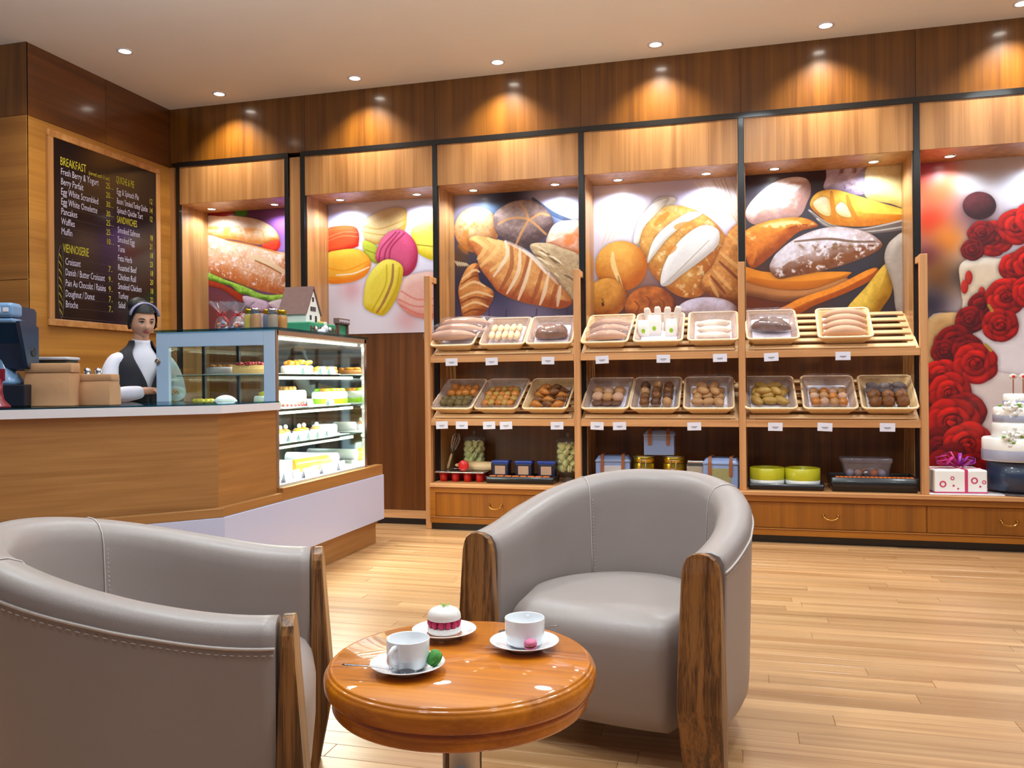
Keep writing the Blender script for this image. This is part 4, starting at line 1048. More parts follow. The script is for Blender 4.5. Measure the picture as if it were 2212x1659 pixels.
# ================================================================== glass cake display
X0, X1, Y0, Y1, Z0, Z1 = -3.285, -2.50, 4.20, 5.38, .563, 1.455
dc = thing('display_case', 'glass cake display case with pale blue front frame, lit shelves inside', 'display case', (-2.9, 4.8, Z0))
O3 = Vector((-2.9, 4.8, Z0))
def dbox(a, b, c, d, e, f, name, mat, bev=.0, par=None):
    return MB().box(a - O3.x, b - O3.x, c - O3.y, d - O3.y, e - O3.z, f - O3.z, bev).obj(name, mat, par or dc)
dbox(X0, X1, Y0, Y1, Z0, Z0 + .012, 'deck', 'white_solid')
ff = dbox(X0, X0 + .085, Y0 - .012, Y0 + .012, Z0, Z1, 'front_frame', 'frame_blue', .002)
dbox(X1 - .075, X1 - .003, Y0 - .012, Y0 + .012, Z0, Z1, 'front_stile', 'frame_blue', .002)
dbox(X0 + .085, X1 - .075, Y0 - .012, Y0 + .012, Z1 - .085, Z1, 'front_rail', 'frame_blue', .002)
dbox(X0 + .085, X1 - .075, Y0 - .012, Y0 + .012, Z0, Z0 + .06, 'front_rail', 'frame_blue', .002)
dbox(X0 + .085, X1 - .075, Y0 - .003, Y0 + .003, Z0 + .06, Z1 - .085, 'front_pane', 'pane')
lk = MB().lathe([(0, .0), (.017, 0), (.017, .008), (.013, .010), (.012, .006), (.006, .006), (.006, .012), (0, .012)], 20, M=Matrix.Translation((X0 + .012 - O3.x, Y0 - .012 - O3.y, 1.286 - O3.z)) @ Matrix.Rotation(PI / 2, 4, 'X')).obj('lock', 'brushed', dc)
dbox(X1 - .002, X1 + .002, Y0 + .02, Y1 - .03, Z0, Z1 - .03, 'side_pane', 'pane')
dbox(X1 - .010, X1 + .004, Y0 - .010, Y0 + .016, Z0, Z1, 'corner_post', 'brushed', .002)
dbox(X1 - .022, X1 + .004, Y1 - .035, Y1, Z0, Z1, 'corner_post', 'steel', .003)
dbox(X1 - .014, X1 + .004, Y0, Y1, Z1 - .03, Z1, 'top_rail', 'brushed', .002)
dbox(X0, X0 + .02, Y0, Y1, Z1 - .03, Z1, 'top_rail', 'brushed', .002)
dbox(X0, X1, Y1 - .008, Y1, Z0, Z1, 'end_panel', 'mirror')
for yy in (Y0 + .02, 4.62, 5.0, Y1 - .03):
    dbox(X0, X0 + .022, yy, yy + .022, Z0, Z1, 'staff_post', 'black_metal', .002)
dbox(X0 + .008, X0 + .012, Y0 + .04, Y1 - .03, Z0, Z1 - .03, 'staff_pane', 'pane')
dbox(X0 - .01, X1 + .012, Y0 - .02, Y1 + .015, Z1 + .001, Z1 + .015, 'top_glass', 'pane_teal', .001)
dbox(X0 + .02, X1 - .014, Y0 + .012, Y1 - .01, Z1 - .022, Z1 - .014, 'canopy', 'white_solid')
for k, z in enumerate((1.205, 1.000, .798)):
    s_ = dbox(-3.20, -2.552, 4.255, 5.34, z - .008, z, 'shelf', 'shelf_glass', .001)
    s2_ = dbox(-3.19, -2.60, 4.27, 5.32, z + .0005, z + .003, 'shelf_tray', 'white_solid')
    dbox(-2.552, -2.544, 4.27, 5.06, z - .012, z + .002, 'shelf_edge', 'black_metal', .001)
    dbox(-2.575, -2.562, 4.30, 5.30, z - .030, z - .011, 'led_tube', 'led_strip', .004)
    area('case_light', (-2.98, 4.80, z - .020), .05, 2.5, (.92, .97, 1.0), shape='RECTANGLE', size_y=.9)
    area('case_light', (-2.535, 4.80, z - .036), .04, 9.0, (1, .97, .88), shape='RECTANGLE', size_y=.95)
dbox(-2.56, -2.54, 4.26, 5.33, Z1 - .05, Z1 - .032, 'led_tube', 'led_strip', .004)
area('case_light', (-2.545, 4.80, Z1 - .056), .05, 11.0, (1, .97, .88), shape='RECTANGLE', size_y=.95)

# ---- price cards in the case
def tent(x, y, z, label, w=.07, h=.05, rz=0.0, grp='price cards in the cake display'):
    t = thing('price_card', label, 'price card', (x, y, z), (0, 0, rz), grp)
    MB().prism([(-.018, 0), (.004, h), (.006, h), (.020, 0), (.018, 0), (.005, h - .004), (-.016, 0)], 'y', -w / 2, w / 2).obj('card', 'card_white', t)
    pr = MB()
    for q in (.35, .55, .72):
        pr.box(.0185 - q * .0135, .0192 - q * .0135, -w * .3, w * .3, h * q - .001, h * q + .0015)
    pr.obj('print', 'print_grey', t)
    return t
def cake(name, label, x, y, z, r, h, mat, cat='cake', plate=True, top=None, seg=28, grp=None):
    t = thing(name, label, cat, (x, y, z), group=grp)
    b = .006 if plate else 0
    if plate: MB().lathe([(0, 0), (r * 1.18, 0), (r * 1.2, .003), (r * 1.18, b), (0, b)], seg).obj('cake_board', 'white_solid', t)
    MB().lathe([(0, b), (r, b), (r, b + h * .78), (r * .97, b + h * .93), (r * .88, b + h), (0, b + h)], seg).obj('cake_body', mat, t)
    return t, b + h
SH = [1.2085, 1.0035, .8015, Z0 + .012]
# top shelf
t, h = cake('fruit_cake', 'round cake piled with orange fruit on the top shelf of the display', -2.70, 4.78, SH[0], .10, .05, 'cake_white')
m = MB(); rr = random.Random(2)
for k in range(26):
    a = rr.random() * 6.3; q = .09 * math.sqrt(rr.random())
    m.ball((q * math.cos(a), q * math.sin(a), h + .012 + rr.random() * .012), .018, .014, .014, 8, 6)
m.obj('fruit_topping', 'fruit_orange', t)
t, h = cake('fruit_cup', 'small cup of orange fruit between two cards on the top shelf', -2.63, 4.93, SH[0], .028, .02, 'cake_white', 'dessert', False)
MB().ball((0, 0, h + .012), .03, .03, .022, 12, 8, noise=.08).obj('fruit_topping', 'fruit_orange', t)
t, h = cake('fruit_tart', 'flat pastry tart with orange fruit at the far end of the top shelf', -2.72, 5.16, SH[0], .10, .03, 'pastry', 'tart')
m = MB()
for k in range(18):
    a = rr.random() * 6.3; q = .08 * math.sqrt(rr.random()); m.ball((q * math.cos(a), q * math.sin(a), h + .008), .022, .016, .012, 8, 6)
m.obj('fruit_topping', 'fruit_orange', t)
t = thing('raspberry_log', 'white log cake topped with red berries on the top shelf, behind the front frame', 'cake', (-2.78, 4.42, SH[0]), .25)
MB().box(-.15, .15, -.045, .045, 0, .004).obj('cake_board', 'white_solid', t)
MB().prism([(-.04, .004), (.04, .004), (.042, .03), (.03, .052), (0, .06), (-.03, .052), (-.042, .03)], 'x', -.12, .12).obj('cake_body', 'sponge', t)
m = MB()
for k in range(24): m.ball((-.11 + .22 * rr.random(), -.03 + .06 * rr.random(), .06 + rr.random() * .006), .012, .012, .011, 8, 6)
m.obj('berries', 'fruit_red', t)
t, h = cake('meringue_cake', 'pale peach-topped cake at the left of the top shelf, behind the front pane', -3.02, 4.45, SH[0], .09, .04, 'icing')
m = MB()
for k in range(10): m.ball((.06 * math.cos(k), .06 * math.sin(k), h + .006), .02, .012, .01, 8, 6)
m.obj('fruit_topping', 'pastry', t)
# second shelf
t, h = cake('white_cake', 'round white iced cake with nuts on top on the second shelf', -2.70, 4.66, SH[1], .115, .10, 'cake_white')
m = MB()
for k in range(9): m.ball((.04 * math.cos(k * .7), .04 * math.sin(k * .7), h + .01), .018, .012, .014, 8, 6, noise=.1, seed=k)
m.obj('nut_topping', 'pastry', t)
m = MB()
for k in range(30): m.ball((.118 * math.cos(k * PI / 15), .118 * math.sin(k * PI / 15), .014), .008, .008, .008, 6, 4)
m.obj('berry_border', 'fruit_red', t)
t, h = cake('green_cake', 'small cake with green side at the near end of the second shelf', -2.66, 4.36, SH[1], .075, .07, 'cake_white')
MB().lathe([(.076, .008), (.078, .04), (.076, .045)], 24).obj('green_band', 'fruit_green', t)
MB().ball((0, 0, h + .01), .05, .05, .02, 14, 8, noise=.1).obj('fruit_topping', 'fruit_yellow', t)
t, h = cake('fruit_gateau', 'white cake with bright green band and fruit, far end of the second shelf', -2.68, 5.18, SH[1], .12, .085, 'cake_white')
MB().lathe([(.121, .008), (.123, .035), (.121, .042)], 28).obj('green_band', 'fruit_green', t)
for mt, k0 in (('fruit_green', 0), ('fruit_orange', 1)):
    m = MB()
    for k in range(k0, 24, 2): a = k * 2.4; q = .02 * math.sqrt(k); m.ball((q * math.cos(a), q * math.sin(a), h + .008), .022, .018, .014, 8, 6)
    m.obj('fruit_topping', mt, t)
t, h = cake('dome_cake', 'cream dome cake in the middle of the second shelf, seen through the front pane', -2.98, 4.42, SH[1], .07, .015, 'cake_white')
MB().ball((0, 0, h), .075, .075, .06, 20, 12).obj('dome', 'icing', t)
t, h = cake('lemon_cake', 'yellow and green fruit cake at the left of the second shelf', -3.12, 4.40, SH[1], .07, .035, 'sponge')
m = MB()
for k in range(12): m.ball((.05 * math.cos(k * 2.4), .05 * math.sin(k * 2.4), h + .006), .022, .018, .014, 8, 6)
m.obj('fruit_topping', 'fruit_yellow', t)
t, h = cake('cheesecake', 'grey-white plain cake behind the white cake on the second shelf', -2.95, 4.95, SH[1], .10, .07, 'icing')
# third shelf: small cakes in a row
for k in range(7):
    yy = 4.33 + k * .115
    t, h = cake('cupcake', '%s small fruit-topped cake from the near end of the third display shelf' % ['first', 'second', 'third', 'fourth', 'fifth', 'sixth', 'seventh'][k], -2.70 - .03 * (k % 2), yy, SH[2], .038, .045, 'cake_white', 'cupcake', False, grp='small cakes in a row on the third shelf')
    MB().ball((0, 0, h + .005), .034, .034, .016, 12, 6, noise=.1, seed=k).obj('fruit_topping', 'fruit_orange' if k % 3 else 'pastry', t)
    MB().ball((0, .01, h + .032), .016, .008, .016, 10, 6).obj('decoration', 'cake_white', t)
t, h = cake('platter_cake', 'flat white cake with red filling at the near end of the third shelf', -2.86, 4.46, SH[2], .11, .05, 'cake_white')
t, h = cake('clear_box_cake', 'long pale cake at the far end of the third shelf', -2.74, 5.22, SH[2], .085, .06, 'icing')
# bottom deck
t = thing('slab_cake', 'long white slab cake on a tray at the near end of the bottom deck', 'cake', (-2.80, 4.50, SH[3]))
MB().box(-.16, .16, -.2, .2, 0, .006, .002).obj('cake_board', 'steel', t)
MB().box(-.13, .13, -.17, .17, .006, .10, .012).obj('cake_body', 'cake_white', t)
t = thing('roll_cake', 'golden roll cake lying on the bottom deck', 'cake', (-2.72, 4.98, SH[3] + .045), (0, 0, -.12))
MB().tube([(0, -.19, 0), (0, -.185, 0), (0, .185, 0), (0, .19, 0)], [.03, .042, .042, .03], 20).obj('cake_body', 'fruit_yellow', t)
MB().tube([(0, -.196, 0), (0, -.186, 0)], [.034, .038], 16).obj('cut_face', 'fruit_orange', t)
MB().box(-.06, .06, -.2, .2, -.045, -.040, .001).obj('cake_board', 'white_solid', t)
t = thing('fruit_tray', 'low tray of yellow and green fruit in front of the roll cake', 'dessert', (-2.62, 4.86, SH[3]))
MB().box(-.04, .04, -.12, .12, 0, .008, .003).obj('tray', 'white_solid', t)
m = MB()
for k in range(20): m.ball((-.03 + .06 * rr.random(), -.1 + .2 * rr.random(), .016), .014, .014, .011, 8, 6)
m.obj('fruit', 'fruit_yellow', t)
t = thing('white_log', 'long pale log cake raised at the far end of the bottom deck', 'cake', (-2.84, 5.22, SH[3] + .06))
MB().tube([(-.2, 0, 0), (-.19, 0, 0), (.19, 0, 0), (.2, 0, 0)], [.02, .038, .038, .02], 18).obj('cake_body', 'icing', t)
MB().box(-.18, .18, -.045, .045, -.06, -.036, .004).obj('stand', 'white_solid', t)
ordn = ['first', 'second', 'third', 'fourth', 'fifth', 'sixth', 'seventh', 'eighth']
for lev, ys, nm in ((0, (4.66, 4.88, 5.00), 'top shelf'), (1, (4.70, 4.98), 'second shelf'), (2, (4.36, 4.48, 4.60, 4.72, 4.84, 4.96), 'third shelf')):
    for k, yy in enumerate(ys):
        tent(-2.575, yy, SH[lev], '%s white price card from the front of the %s in the display' % (ordn[k], nm))
for k in range(7):
    tent(-2.535 - .012 * (k % 2), 4.36 + k * .115, SH[3], '%s white price card from the front along the bottom deck' % ordn[k], .085, .06)

# ---- things standing on the display case
TZ = Z1 + .0155
t = thing('sweet_bag', 'clear cellophane bag of sweets with a red ribbon, left one on the display case', 'gift bag', (-3.05, 4.50, TZ), group='cellophane sweet bags with red ribbons')
def sweetbag(t, seed):
    rg = random.Random(seed)
    n = 18
    def ring(z, r, am): return [(r * (1 + am * math.cos(6 * a)) * math.cos(a), r * .7 * (1 + am * math.cos(6 * a)) * math.sin(a), z) for a in np.linspace(0, 2 * PI, n, endpoint=False)]
    MB().loft([ring(.0, .045, 0), ring(.004, .05, .02), ring(.05, .052, .04), ring(.085, .036, .1), ring(.105, .012, .15), ring(.115, .014, .25), ring(.15, .045, .35), ring(.19, .075, .4)], caps=False).obj('wrapper', 'cellophane', t)
    for mt in ('fruit_red', 'tin_blue', 'pastry', 'cake_white'):
        m = MB()
        for k in range(5): m.ball((rg.uniform(-.028, .028), rg.uniform(-.018, .018), rg.uniform(.014, .06)), .014, .012, .012, 8, 6)
        m.obj('sweets', mt, t)
    m = MB()
    m.tube([(.015 * math.cos(a), .011 * math.sin(a), .108) for a in np.linspace(0, 2 * PI, 12, endpoint=False)], .006, 6, closed=True)
    for sx in (-1, 1):
        m.tube([(0, -.012, .108), (sx * .02, -.02, .10), (sx * .045, -.022, .075), (sx * .06, -.02, .045)], [.005, .006, .006, .003], 6, flat=(1, .35))
        m.tube([(0, -.014, .108), (sx * .02, -.02, .128), (sx * .036, -.02, .12), (sx * .02, -.018, .106), (0, -.014, .108)], .004, 6, flat=(1, .5))
    m.obj('ribbon', 'red', t)
sweetbag(t, 1)
t = thing('sweet_bag', 'clear cellophane bag of sweets with a red ribbon, right one on the display case', 'gift bag', (-2.975, 4.55, TZ), (0, 0, .5), 'cellophane sweet bags with red ribbons')
sweetbag(t, 2)
for k, (mt, lab) in enumerate((('fruit_yellow', 'short jar of yellow preserve'), ('pastry', 'short jar of brown preserve'), ('tin_blue', 'short jar with a blue label'), ('grain_seed', 'short jar of brown seeds'), ('fruit_orange', 'short jar of orange preserve'))):
    t = thing('preserve_jar', lab + ' beside the sweet bags on the display case', 'jar', ((-2.86, -2.80, -2.77, -2.72, -2.72)[k], (4.50, 4.47, 4.56, 4.53, 4.64)[k], TZ), group='preserve jars on the display case'); t.scale = (1, 1, 1.75)
    MB().lathe([(0, .002), (.027, .002), (.030, .008), (.030, .05), (.026, .058)], 20).obj('contents', mt, t)
    MB().lathe([(.031, .0), (.033, .008), (.033, .054), (.028, .062)], 20).obj('glass', 'jar_glass', t)
    MB().lathe([(0, .078), (.027, .078), (.029, .074), (.029, .062), (0, .062)], 20).obj('lid', 'steel' if k % 2 else 'gold', t)
hb = thing('fence_cake', 'green decorated cake base with brown fence and a sign arch on the display case', 'cake decoration', (-2.735, 5.0, TZ))
MB().box(-.12, .12, -.2, .16, 0, .075, .008).obj('base', 'green_icing', hb)
m = MB()
for k in range(9):
    yy = -.19 + k * .043
    m.box(.119, .125, yy - .006, yy + .006, .0, .05, .001)
m.box(.120, .124, -.2, .16, .012, .018); m.box(.120, .124, -.2, .16, .032, .038)
m.obj('fence', 'fence_brown', hb)
MB().ball((.122, -.13, .035), .012, .012, .014, 10, 8).ball((.122, -.05, .035), .012, .012, .014, 10, 8).ball((.122, .06, .04), .012, .012, .014, 10, 8).obj('flowers', 'petal', hb)
MB().box(.10, .13, .175, .19, 0, .10, .003).obj('arch_post', 'fence_brown', hb); MB().box(.10, .13, .315, .33, 0, .10, .003).obj('arch_post', 'fence_brown', hb)
MB().box(.095, .135, .165, .34, .085, .125, .004).obj('sign', 'roof_brown', hb)
MB().box(.105, .115, .19, .315, 0, .085, .001).obj('gate', 'green_icing', hb)
m = MB()
for k in range(9): m.box(.1355, .137, .18 + k * .017, .19 + k * .017, .096 + .006 * (k % 2), .114, .0005)
m.obj('sign_letters', 'card_white', hb)
hs = thing('toy_house', 'small white model house with a steep brown roof standing on the green cake base', 'model house', (-2.765, 4.94, TZ + .0755)); hs.scale = (1.12, 1.12, 1.14)
w2, d2 = .085, .085
MB().prism([(-w2, 0), (w2, 0), (w2, .06), (0, .20), (-w2, .06)], 'x', -d2, d2).obj('walls', 'cake_white', hs)
m = MB()
m.prism([(-w2 - .012, .045), (0, .212), (.0, .198), (-w2 - .004, .045)], 'x', -d2 - .01, d2 + .008)
m.prism([(w2 + .012, .045), (w2 + .004, .045), (.0, .198), (0, .212)], 'x', -d2 - .01, d2 + .008)
m.obj('roof', 'roof_brown', hs)
for yy, zz, w in ((-.0, .135, .014), (-.022, .08, .012), (.0, .08, .012), (.022, .08, .012), (-.03, .03, .014)):
    MB().box(d2 - .001, d2 + .002, yy - w * .7, yy + w * .7, zz - .013, zz + .013, .0005).obj('window', 'dark_window', hs)
MB().box(d2 - .001, d2 + .002, .022, .044, .002, .042, .0005).obj('door', 'dark_window', hs)
m = MB()
for k in range(7): m.ball((d2 + .012, .05 + k * .014, .006), .008, .008, .007, 8, 6)
m.obj('flower_bed', 'fruit_yellow', hs)
t = thing('lamb_figure', 'small white lamb figurine lying in front of the green cake base', 'figurine', (-2.60, 4.92, TZ))
MB().ball((0, .0, .016), .022, .045, .018, 14, 8).ball((.005, .045, .036), .02, .022, .026, 14, 10).obj('body', 'icing', t)
MB().ball((.005, .036, .066), .005, .006, .018, 8, 6).ball((.005, .056, .066), .005, .006, .018, 8, 6).obj('ears', 'icing', t)
t = thing('swan_figure', 'small white and grey figurine at the far end of the display case top', 'figurine', (-2.64, 5.33, TZ))
MB().ball((0, -.01, .018), .02, .03, .02, 14, 8).tube([(0, -.02, .03), (0, -.03, .055), (0, -.022, .075)], [.014, .010, .010], 10).obj('body', 'icing', t)
MB().ball((0, -.02, .085), .013, .013, .014, 12, 8).obj('head', 'grey_ribbon', t)
MB().tube([(0, .01, .03), (0, .03, .022), (0, .05, .002)], [.008, .007, .003], 8).obj('tail', 'grey_ribbon', t)

# ================================================================== things on the counter
WZ = 1.053
def at(px_u, off_):   # place along the diagonal: u from the corner, off_ behind the front edge
    return (CX0 + DV.x * px_u - .728 * off_, CY0 + DV.y * px_u + .685 * off_)
AN = math.atan2(-DV.y, -DV.x)
def paper_bag(t, w, d, h, fold):
    n = []
    rg = random.Random(int(w * 1000))
    rings = []
    for z, k, dd in ((0, 1.0, 1), (.004, 1.0, 1), (h * .3, .985, .98), (h * .6, .97, .9), (h - fold, .955, .7), (h - fold * .4, .95, .6)):
        rings.append([(x * k + rg.uniform(-.002, .002), y * dd + rg.uniform(-.002, .002), z) for x, y in rrect(w, d, .006, 2)])
    MB().loft(rings).obj('bag_body', 'kraft', t)
    rings = []
    for z, k, dd in ((h - fold, .985, .75), (h - fold * .95, .99, .77), (h - .004, .985, .7), (h, .97, .66)):
        rings.append([(x * k, y * dd + rg.uniform(-.001, .001), z) for x, y in rrect(w, d, .006, 2)])
    MB().loft(rings).obj('folded_top', 'kraft', t)
x, y_ = at(.72, .30)
t = thing('paper_bag', 'tall brown paper bag with a folded top on the counter beside the till', 'paper bag', (x, y_, WZ), .28, 'brown paper bags on the counter')
paper_bag(t, .225, .12, .205, .045)
x, y_ = at(.52, .27)
t = thing('paper_bag', 'short brown paper bag with a folded top on the counter, nearest the woman', 'paper bag', (x, y_, WZ), .22, 'brown paper bags on the counter')
paper_bag(t, .165, .11, .152, .034)
x, y_ = at(.69, .55)
for k in range(2):
    t = thing('food_tub', ['lower', 'upper'][k] + ' clear food tub with white lid stacked behind the tall paper bag', 'food tub', (x, y_, WZ + .12 + k * .062), .28, 'stacked food tubs behind the paper bag')
    MB().loft([[(a, b, z) for a, b in rrect(w, d, .012)] for w, d, z in ((.15, .10, 0), (.17, .12, .046))]).obj('tub', 'food_dark', t)
    MB().loft([[(a, b, z) for a, b in rrect(w, d, .012)] for w, d, z in ((.178, .128, .044), (.182, .132, .047), (.182, .132, .056), (.174, .124, .060))]).obj('lid', 'tub_plastic', t)
t = thing('till_box', 'plain dark box under the food tubs behind the tall paper bag', 'box', (x, y_, WZ), .28)
MB().box(-.09, .09, -.06, .06, 0, .112, .003).obj('box', 'pos_black', t)
MB().box(-.092, .092, -.062, .062, .106, .119, .002).obj('lid', 'pos_black', t)
for k, u in enumerate((.555, .505)):
    x, y_ = at(u, .48)
    t = thing('shaker_bottle', ['left', 'right'][k] + ' steel-capped glass shaker behind the short paper bag', 'bottle', (x, y_, WZ), group='shaker bottles behind the paper bag')
    MB().lathe([(0, 0), (.030, 0), (.033, .006), (.033, .09), (.022, .125), (.016, .135), (0, .135)], 20).obj('bottle', 'purple_ribbon' if False else 'grey_ribbon', t)
    MB().lathe([(0, .135), (.018, .135), (.020, .15), (.016, .155), (.018, .17), (.014, .184), (0, .188)], 20).obj('cap', 'steel', t)

# the till
x, y_ = at(.93, .40)
t = thing('cash_register', 'blue-grey till screen on a dark base at the left end of the counter', 'cash register', (x, y_, WZ), .30)
MB().box(-.22, .16, -.10, .22, 0, .105, .006).obj('cash_drawer', 'pos_black', t)
m = MB().loft([[(a - .02, b, z) for a, b in rrect(w, d, min(w, d) * .35)] for w, d, z in ((.22, .14, .105), (.22, .14, .12), (.19, .11, .15), (.12, .08, .19), (.10, .07, .30))])
m.obj('stand', 'pos_blue', t)
hd = MB().prism([(-.14, .46), (-.11, .475), (.05, .47), (.07, .455), (.06, .20), (.02, .17), (-.03, .18), (-.05, .30), (-.12, .40)], 'x', -.26, .13)
hd.obj('screen_housing', 'pos_dark', t)
MB().box(-.265, .138, -.155, -.06, .415, .485, .02, seg=4).obj('top_shell', 'pos_blue', t)
MB().box(-.262, .136, -.150, -.065, .392, .412, .008).obj('shell_band', 'pos_blue', t)
MB().prism([(-.12, .40), (-.05, .41), (.05, .38), (.05, .20), (.0, .165), (-.05, .19), (-.085, .30)], 'x', .131, .150).obj('side_cover', 'pos_dark', t)
MB().lathe([(0, 0), (.022, 0), (.022, .006), (.016, .004), (0, .004)], 18, M=Matrix.Translation((.148, -.0, .26)) @ Matrix.Rotation(PI / 2, 4, 'Y')).obj('hinge_cap', 'pos_black', t)
MB().box(-.01, .085, -.1575, -.150, .438, .462, .002).obj('sticker', 'card_white', t)
MB().box(.095, .120, -.1575, -.150, .440, .460, .002).obj('sticker', 'card_white', t)
x, y_ = at(.945, .10)
t = thing('card_stand', 'dark red stand with a flared foot at the far left end of the counter', 'stand', (x, y_, WZ), .3)
MB().lathe([(0, 0), (.05, 0), (.048, .01), (.025, .035), (.018, .07), (.018, .13), (0, .13)], 24).obj('stand', 'maroon', t)
MB().box(-.03, .03, -.004, .004, .12, .175, .002).obj('card', 'maroon', t)

# ================================================================== the woman behind the counter
def skin_mesh(V, E, root, lv=2, name='skin'):
    """V: name -> (x,y,z,r); E: edges; returns the evaluated mesh of a skin modifier"""
    ks = list(V)
    me = bpy.data.meshes.new(name)
    me.from_pydata([V[k][:3] for k in ks], [(ks.index(a), ks.index(b)) for a, b in E], [])
    o = bpy.data.objects.new(name, me); COL.objects.link(o)
    sm = o.modifiers.new('skin', 'SKIN')
    sm.branch_smoothing = 0.6
    lay = me.skin_vertices[0].data
    for i, k in enumerate(ks):
        r = V[k][3]
        lay[i].radius = r if isinstance(r, tuple) else (r, r)
        lay[i].use_root = (k == root)
    ss = o.modifiers.new('sub', 'SUBSURF'); ss.levels = lv; ss.render_levels = lv
    dg = bpy.context.evaluated_depsgraph_get()
    dg.update()
    out = bpy.data.meshes.new_from_object(o.evaluated_get(dg))
    bpy.data.objects.remove(o)
    for p in out.polygons: p.use_smooth = True
    return out

wo = thing('person', 'woman in dark vest and white shirt, standing behind the counter looking down', 'person', (-3.56, 4.40, 0), math.radians(62))
def chain(V, E, names):
    for a, b in zip(names, names[1:]): E.append((a, b))
V = {'pelvis': (0, 0.0, .90, (.15, .11)), 'waist': (0, -.005, 1.06, (.105, .075)), 'chest': (0, .01, 1.20, (.105, .07)),
     'neckbase': (0, .016, 1.365, (.045, .042)), 'neck': (0, .0, 1.43, (.046, .046)), 'skull': (0, -.012, 1.50, (.05, .055))}
E = []
chain(V, E, ['pelvis', 'waist', 'chest', 'neckbase', 'neck', 'skull'])
for s, n in ((-1, 'r'), (1, 'l')):
    V['sh' + n] = (s * .155, .01, 1.325, .048)
    V['el' + n] = (s * .205, -.045 if s < 0 else -.03, 1.085, .038)
    V['wr' + n] = (s * .05 if s < 0 else .12, -.170 if s < 0 else -.150, 1.115 if s < 0 else 1.10, (.025, .02))
    V['pa' + n] = (.005 if s < 0 else .085, -.205 if s < 0 else -.185, 1.115, (.034, .015))
    chain(V, E, ['chest', 'sh' + n, 'el' + n, 'wr' + n, 'pa' + n])
    V['hi' + n] = (s * .095, 0.0, .84, (.09, .09)); V['kn' + n] = (s * .10, -.01, .47, (.052, .055)); V['an' + n] = (s * .10, .02, .09, (.036, .04)); V['to' + n] = (s * .115, -.12, .035, (.036, .022))
    chain(V, E, ['pelvis', 'hi' + n, 'kn' + n, 'an' + n, 'to' + n])
    # fingers: four of unequal length, curled, and a thumb from the side of the palm
    bx, by, bz = V['pa' + n][:3]
    for k, ln in enumerate((.062, .072, .068, .052)):
        u = (k - 1.5) * .017
        f = 'f%d%s' % (k, n)
        V[f + 'a'] = (bx + u, by - .028, bz, .0085); V[f + 'b'] = (bx + u * 1.1, by - .028 - ln * .55, bz - .004, .008); V[f + 'c'] = (bx + u * 1.1, by - .028 - ln * .85, bz - .022, .007)
        E += [('pa' + n, f + 'a'), (f + 'a', f + 'b'), (f + 'b', f + 'c')]
    V['t' + n + 'a'] = (bx - s * .030, by + .012, bz - .002, .010); V['t' + n + 'b'] = (bx - s * .048, by - .02, bz - .01, .009); V['t' + n + 'c'] = (bx - s * .045, by - .045, bz - .018, .008)
    E += [('pa' + n, 't' + n + 'a'), ('t' + n + 'a', 't' + n + 'b'), ('t' + n + 'b', 't' + n + 'c')]
body = skin_mesh(V, E, 'pelvis')
# head shaped from a sphere: brow, sockets, nose, lips, chin
HC = Vector((0, -.020, 1.545))
HM = Matrix.Translation(HC) @ Matrix.Rotation(math.radians(-4), 4, 'Z') @ Matrix.Rotation(math.radians(14), 4, 'X')
def ss(a, b, x):
    t = min(1, max(0, (x - a) / (b - a))); return t * t * (3 - 2 * t)
def headpt(d):
    x, y, z = d.x * .072, d.y * .088, d.z * .112
    jaw = ss(.0, -1.0, d.z)
    x *= 1 - .34 * jaw * jaw
    if d.y < 0: y *= 1 - .06 * jaw
    else: y *= 1 - .30 * jaw
    fr = max(0, -d.y)
    g = lambda cx, cz, sx, sz: math.exp(-((x - cx) / sx) ** 2 - ((z - cz) / sz) ** 2) * ss(.35, .75, fr)
    y -= .020 * g(0, -.026, .011, .013) + .011 * g(0, -.004, .008, .022)
    y -= .006 * (g(-.012, -.030, .007, .006) + g(.012, -.030, .007, .006))
    y += .010 * (g(-.029, .006, .015, .011) + g(.029, .006, .015, .011))
    y -= .004 * (g(-.03, .024, .02, .007) + g(.03, .024, .02, .007))
    y -= .006 * g(0, -.055, .018, .008) + .008 * g(0, -.088, .018, .014)
    y -= .005 * (g(-.038, -.028, .016, .016) + g(.038, -.028, .016, .016))
    return Vector((x, y, z))
hb_ = bmesh.new(); hb_.from_mesh(body)
SEG, RNG = 44, 34
rings = []
for i in range(RNG + 1):
    th = PI * i / RNG
    rings.append([hb_.verts.new(HM @ headpt(Vector((math.sin(th) * math.cos(2 * PI * k / SEG), math.sin(th) * math.sin(2 * PI * k / SEG), math.cos(th))))) for k in range(1 if i in (0, RNG) else SEG)])
for a, b in zip(rings, rings[1:]):
    for k in range(SEG):
        j = (k + 1) % SEG
        vs = ([a[0]] if len(a) == 1 else [a[k], a[j]]) + ([b[0]] if len(b) == 1 else [b[j], b[k]])
        f = hb_.faces.new(vs[::-1]); f.smooth = True
for s in (-1, 1):     # ears
    e = MB().ball((0, 0, 0), .009, .018, .028, 12, 8)
    e.bm.verts.ensure_lookup_table()
    vm = {v: hb_.verts.new(HM @ (Vector((s * .073, .006, -.006)) + v.co)) for v in e.bm.verts}
    for f in e.bm.faces:
        nf = hb_.faces.new([vm[v] for v in f.verts]); nf.smooth = True
    e.bm.free()
hb_.to_mesh(body); hb_.free()
body.materials.clear(); body.materials.append(MATS['skin'])
bo = bpy.data.objects.new('body', body); COL.objects.link(bo); bo.parent = wo
